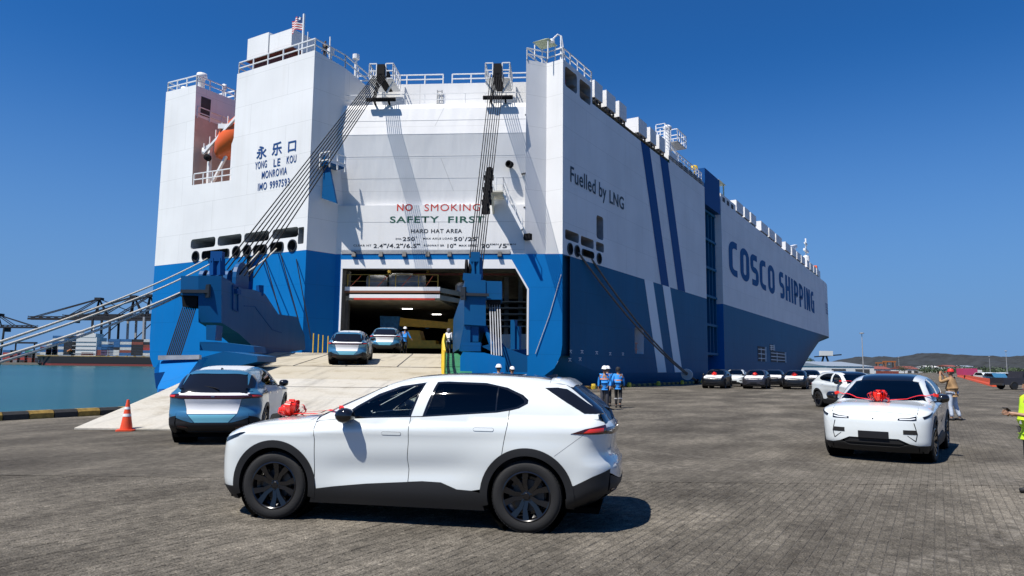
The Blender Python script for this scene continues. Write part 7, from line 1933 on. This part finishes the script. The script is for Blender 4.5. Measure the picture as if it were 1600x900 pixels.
mb = MB(); mb.box((-.006, -.075, -.04), (.006, .075, .04)); ph = mb.build('phone', M['gloss_black'], None); bpy.context.view_layer.update(); ph.matrix_world = t.matrix_world @ Matrix.Translation((.40, .03, 1.62)); tag(ph, 'black phone held up by the person in the red cap', 'phone')
t, J = person((7.50, 10.25, 0), 172, 'person in a yellow reflective vest and black trousers at the right edge holding a phone', M['hi_vis'], M['black_trousers'], None, dict(elL=(.02, .22, 1.14), wrL=(.26, .10, 1.18), elR=(.02, -.22, 1.14), wrR=(.26, -.08, 1.18)), 1.66, (1.03, M['silver_tape']), sleeve=False)
mb = MB(); mb.box((-.035, -.07, -.005), (.035, .07, .005)); ph = mb.build('phone', M['gloss_black'], None); bpy.context.view_layer.update(); ph.matrix_world = t.matrix_world @ Matrix.Translation((.36, .01, 1.25)) @ Matrix.Rotation(radians(-40), 4, 'Y'); tag(ph, 'dark phone in the hands of the person in the yellow vest', 'phone')
p = S0 + PT * 17.75 - AX * 9.2; person((p[0], p[1], 27.1), -110, 'person in dark clothes standing at the railing on top of the ship by the flagpole', M['black_trousers'], M['grey_trousers'], None, None, 1.72)

# ---- traffic cone
def cone(x, y, label, s=1.0, group=None):
    t = thing('traffic_cone', label, 'cone', (x, y, 0), .3, group); H = .78 * s
    mb = MB(); mb.prism(rr(-.21 * s, -.21 * s, .21 * s, .21 * s, .05), lambda u, v, w: (u, v, w), .035 * s); mb.build('base', M['cone'], t)
    r = lambda z: (.155 - .125 * z / H * 1.0) * s
    mb = MB(); mb.lathe([(r(z), z) for z in (.036, .12, .2, .3, .45, .6, .74, H)] + [(0, H + .004)], 24); mb.build('body', M['cone'], t, angle=40)
    for z0, z1 in ((.36, .43), (.54, .60)):
        mb = MB(); mb.lathe([(r(z0 * s) + .004, z0 * s), (r(z1 * s) + .004, z1 * s)], 24); mb.build('band', M['white_paint'], t, smooth=True, fix=False)
M['cone'] = mat('cone', (.72, .075, .02), .5, var=.12, vscale=8)
g = ground_at(197, 673); cone(g[0], g[1], 'orange traffic cone with two white bands before the ramp foot')

# ---- lifeboat in its bay
t = thing('lifeboat', 'orange enclosed lifeboat lying in its bay on the port quarter', 'lifeboat', (0, 0, 0))
qa = np.array(trans(30.1, 20.3, .9)); qb_ = np.array(trans(26.9, 23.6, 2.6))
def w3(l): l = np.asarray(l, float); return S0 - PT * l[0] + AX * l[1] + np.array([0, 0, l[2]])
A_, B_ = w3(qa), w3(qb_); dd = (B_ - A_); Ld = 7.5; dd /= np.linalg.norm(dd)
mb = MB(); mb.tube([A_ + dd * s for s in (0, .25, .9, 1.9, 3.2, 5.5, 7.2, Ld)], [.05, .5, 1.1, 1.5, 1.6, 1.6, 1.4, .7], 14); o = mb.build('hull', M['orange'], t, smooth=True)
mb = MB(); mb.box(*[tuple(A_ + dd * 1.8 + np.array([-.3, -.9, 1.25]) * 1 + np.array([.45 * sg, .4 * sg, .22 * sg])) for sg in (-1, 1)]); mb.build('hatch', M['white_paint'], t)
mb = MB(); mb.lathe([(0, .3), (.3, .2), (.3, -.2), (0, -.3)], 10, 'Y', tuple(A_ + np.array([-.7, -.2, -.1]))); mb.build('propeller_guard', M['wire'], t)

# ---- cargo inside: drums on the hoistable deck, yellow truck crane below
M['drum'] = mat('drum_grey', (.34, .345, .36), .5, var=.2, vscale=2)
def wpn(s, z, d): return w3(pnl(s, z, d))
for k, (sa_, sb_, r_) in enumerate(((16.6, 14.9, .66), (14.6, 11.6, .74), (8.9, 7.7, .6))):
    a = wpn(sa_, 7.97 + r_, 2.6); b = wpn(sb_, 7.97 + r_, 3.0); 
    if k == 2: a[2] -= .5; b[2] -= .5
    mb = MB(); e = (b - a) / np.linalg.norm(b - a); mb.tube([a, a + e * .25, a + e * .3, b - e * .3, b - e * .25, b], [r_ * .75, r_ * .98, r_, r_, r_ * .98, r_ * .75], 20); o = mb.build('tank', M['drum'], None, angle=35)
    tag(o, ('grey tank on the raised deck in the doorway, left one', 'large grey tank in the middle of the raised deck', 'dark grey tank on the right behind the blue arm')[k], 'tank', 'tanks stowed on the raised deck')
tc = thing('mobile_crane', 'yellow mobile crane with a blue cover stowed on the lower car deck', 'crane', tuple(wpn(13.0, 2.58, 8.5)), atan2(W_PE[1], W_PE[0])); tc.scale = (.82, .82, .82)
M['crane_yellow'] = mat('crane_yellow', (.80, .42, .02), .45, var=.2, vscale=2); M['tarp'] = mat('tarp', (.05, .22, .45), .7, var=.3, vscale=3)
# local x runs along the panel towards port (image left)
mb = MB(); mb.box((-5.5, .5, .75), (4.5, 3.0, 1.2)); mb.box((-2.2, .6, 1.2), (1.0, 2.9, 1.6)); mb.build('chassis', M['crane_yellow'], tc)
mb = MB(); mb.hexa([(-4.6, 1.2, 2.9), (2.6, 1.2, 3.2), (2.6, 2.3, 3.2), (-4.6, 2.3, 2.9), (-4.6, 1.2, 3.5), (2.6, 1.2, 4.15), (2.6, 2.3, 4.15), (-4.6, 2.3, 3.5)]); bm_o = mb.build('boom', M['crane_yellow'], tc)
mb = MB(); mb.hexa([(2.0, .9, 2.8), (4.0, .9, 2.8), (4.0, 2.6, 2.8), (2.0, 2.6, 2.8), (1.9, .95, 4.2), (4.1, 1.0, 4.25), (4.1, 2.5, 4.25), (1.9, 2.5, 4.2)]); mb.build('cover', M['tarp'], tc)
mb = MB(); mb.hexa([(-4.9, .3, 1.9), (-3.1, .3, 1.9), (-3.1, 2.2, 1.9), (-4.9, 2.2, 1.9), (-4.7, .4, 4.0), (-3.4, .4, 4.0), (-3.4, 2.1, 4.0), (-4.7, 2.1, 4.0)]); cb = mb.build('cab', M['crane_yellow'], tc)
mb = MB(); mb.hexa([(-4.65, .27, 2.7), (-3.35, .27, 2.7), (-3.35, .33, 2.7), (-4.65, .33, 2.7), (-4.5, .33, 3.8), (-3.55, .33, 3.8), (-3.55, .39, 3.8), (-4.5, .39, 3.8)]); mb.build('cab_window', M['gloss_black'], cb)
mb = MB(); mb.hexa([(-.6, .3, 1.6), (1.3, .3, 1.6), (1.3, 2.6, 1.6), (-.6, 2.6, 1.6), (-.3, .4, 2.7), (1.0, .4, 2.7), (1.0, 2.5, 2.7), (-.3, 2.5, 2.7)]); mb.build('crane_body', M['crane_yellow'], tc)
for x in (-4.6, -3.1, 1.2, 2.7): mb = MB(); mb.lathe([(.0, .02), (.35, 0), (.55, .05), (.58, .3), (.3, .4)], 18, 'Y', (x, .4, .6)); mb.build('wheel', M['tyre'], tc)
mb = MB(); mb.tube([(-.9, 1.15, 3.2), (-.9, 1.19, 3.2)], .3, 12); mb.build('emblem', M['tarp'], bm_o)
vn = thing('van', 'white van on the car deck to the right of the blue arm', 'van', tuple(wpn(4.6, 2.58, 9)), atan2(W_PE[1], W_PE[0]))
mb = MB(); mb.prism([(-1.8, .4), (1.8, .4), (1.8, 1.2), (1.2, 1.35), (.8, 1.95), (-1.8, 2.0)], lambda u, v, w: (u, w, v), 1.7); mb.build('body', M['white_paint'], vn)
for x in (-1.1, 1.1): mb = MB(); mb.lathe([(0, -.02), (.33, -.02), (.35, .1)], 14, 'Y', (x, 0, .36)); mb.build('wheel', M['tyre'], vn)
mb = MB(); mb.box((-.4, -.02, 1.3), (.75, -.003, 1.8)); mb.build('window', M['gloss_black'], vn)

# ---- right background: barriers, pink lorry, rows of cars, pickup
M['barrier'] = mat('barrier', (.65, .09, .03), .5); M['barrier_white'] = mat('barrier_white', (.7, .7, .7), .5)
mb = MB(); mb.prism([(-.25, 0), (.25, 0), (.22, .2), (.09, .35), (.07, .8), (-.07, .8), (-.09, .35), (-.22, .2)], lambda u, v, w: (w, u, v), 1.45); bmesh_ = mb.mesh('road_barrier'); bmesh_.materials.append(M['barrier'])
a = ground_at(1497, 588.5); b = ground_at(1553, 604); n_ = int(np.linalg.norm(b - a) / 2.4); k = 0
for i in range(n_ + 1):
    p = a + (b - a) * i / n_; o = bpy.data.objects.new('road_barrier', bmesh_); COL.objects.link(o); o.location = p; o.rotation_euler = (0, 0, atan2(*(b - a)[1::-1]))
    tag(o, 'red plastic road barrier in the row running across the far yard', 'barrier', 'row of red road barriers')
p0 = ground_at(1545, 590); 
for i in range(9):
    p = p0 + np.array([i * 3.2, 0, 0]); o = bpy.data.objects.new('road_barrier', bmesh_); COL.objects.link(o); o.location = p; o.rotation_euler = (0, 0, .1)
    tag(o, 'red plastic road barrier in the short row before the white cars', 'barrier', 'short row of red barriers')
x, y = at_px(1505, 150); t = thing('pink_lorry', 'pink box lorry parked far off beyond the red barriers', 'lorry', (x, y, 0)); M['pink'] = mat('pink', (.45, .05, .14), .5)
mb = MB(); mb.box((0, 0, .8), (3.0, 2.3, 2.2)); mb.build('cargo_box', M['pink'], t); mb = MB(); mb.box((3.05, 0, .5), (4.0, 2.2, 1.9)); mb.build('cab', M['far_white'], t)
for wx in (.6, 2.4, 3.5): mb = MB(); mb.lathe([(0, -.02), (.4, -.02), (.42, .2)], 12, 'Y', (wx, 0, .42)); mb.build('wheel', M['tyre'], t)
def simple_car_mesh():
    mb = MB(); mb.prism([(-2.1, .3), (2.1, .3), (2.15, .75), (1.2, .9), (.6, 1.4), (-1.3, 1.42), (-2.1, .95)], lambda u, v, w: (u, w - .85, v), 1.7); bd = mb.mesh('body')
    mb = MB(); mb.prism([(1.1, .92), (.62, 1.34), (-1.2, 1.36), (-1.7, .98)], lambda u, v, w: (u, w - .865, v), 1.73); gl = mb.mesh('glass'); gl.materials.append(M['gloss_black'])
    mb = MB()
    for cx in (-1.3, 1.3):
        for cy in (-.86, .86): mb.lathe([(0, -.03), (.32, -.03), (.32, .03), (0, .03)], 12, 'Y', (cx, cy, .32))
    wl = mb.mesh('wheels'); wl.materials.append(M['tyre']); return bd, gl, wl
bd, gl, wl = simple_car_mesh(); bd.materials.append(M['car_white'])
def far_car(px, Y, rz_, label, mk='car_white', group='rows of parked cars far off'):
    x, y = at_px(px, Y); t = thing('parked_car', label, 'car', (x, y, 0), radians(rz_), group)
    o = link_mesh('body', bd, None, t); 
    if mk != 'car_white': set_mat(o, M[mk])
    link_mesh('glass', gl, None, t); link_mesh('wheel_set', wl, None, t)
rg = np.random.default_rng(11)
for Y in (128, 140, 152):
    for px in np.arange(1538 + (Y - 128) * .5, 1660, 2.75 * FPX / Y * .95): far_car(px, Y, -95 + rg.normal() * 2, 'white car in the far rows of parked cars at the right', 'car_white')
for px in np.arange(1268, 1302, 9): far_car(px, 120 + (px - 1268), -110, 'pale car in the short row parked beyond the bow', 'film_silver', 'short row of cars beyond the bow')
far_car(1556, 100, -100, 'blue car parked before the far white rows', 'car_blue'); far_car(1583, 104, -100, 'silver car parked before the far white rows', 'film_silver')
x, y = at_px(1392, 200); o = bpy.data.objects.new('shipping_container', CM); COL.objects.link(o); o.location = (x - 3, y, 0); o.scale = (.42, 1, .5); o.material_slots[0].link = 'OBJECT'; o.material_slots[0].material = CONT[2]; tag(o, 'dark red container standing before the far sheds', 'container')
# pickup at the right edge
gp = ground_at(1572, 609); t = thing('pickup_truck', 'dark grey pickup truck at the right edge of the far yard', 'pickup', (gp[0] + 2.3, gp[1] + .9, 0), radians(3))
mb = MB(); prof_ = [(-2.6, .45), (2.6, .42), (2.65, .95), (1.3, 1.12), (.75, 1.70), (-.65, 1.72), (-.85, 1.12), (-2.6, 1.10)]; mb.prism(prof_, lambda u, v, w: (u, w - .9, v), 1.8); bo = mb.build('body', M['car_grey'], t)
mb = MB(); mb.hexa([(-2.5, -.75, 1.09), (-.95, -.75, 1.09), (-.95, .75, 1.09), (-2.5, .75, 1.09), (-2.5, -.75, 1.105), (-.95, -.75, 1.105), (-.95, .75, 1.105), (-2.5, .75, 1.105)]); mb.build('cargo_bed', M['black'], t)
for q in ([(1.15, 1.16), (.72, 1.62), (.1, 1.64), (.1, 1.16)], [(.02, 1.16), (.02, 1.64), (-.6, 1.65), (-.72, 1.16)]):
    for sy in (-.91, .895): mb = MB(); mb.prism(q, lambda u, v, w: (u, sy + w, v), .015); mb.build('window', M['gloss_black'], bo)
mb = MB(); mb.box((-2.68, -.85, .4), (-2.605, .85, .6)); mb.build('rear_bumper', M['metal'], t)
for cx in (-1.6, 1.6):
    for sg in (1, -1):
        mb = MB(); mb.lathe([(.2, -.1), (.36, -.11), (.39, -.06), (.39, .06), (.36, .11), (.2, .1)], 22, 'Y'); w = mb.build('wheel', M['tyre'], t, loc=(cx, sg * .82, .39)); mb = MB(); mb.lathe([(0, sg * .11), (.2, sg * .10), (.22, sg * .06)], 14, 'Y'); mb.build('rim', M['dark_metal'], w)
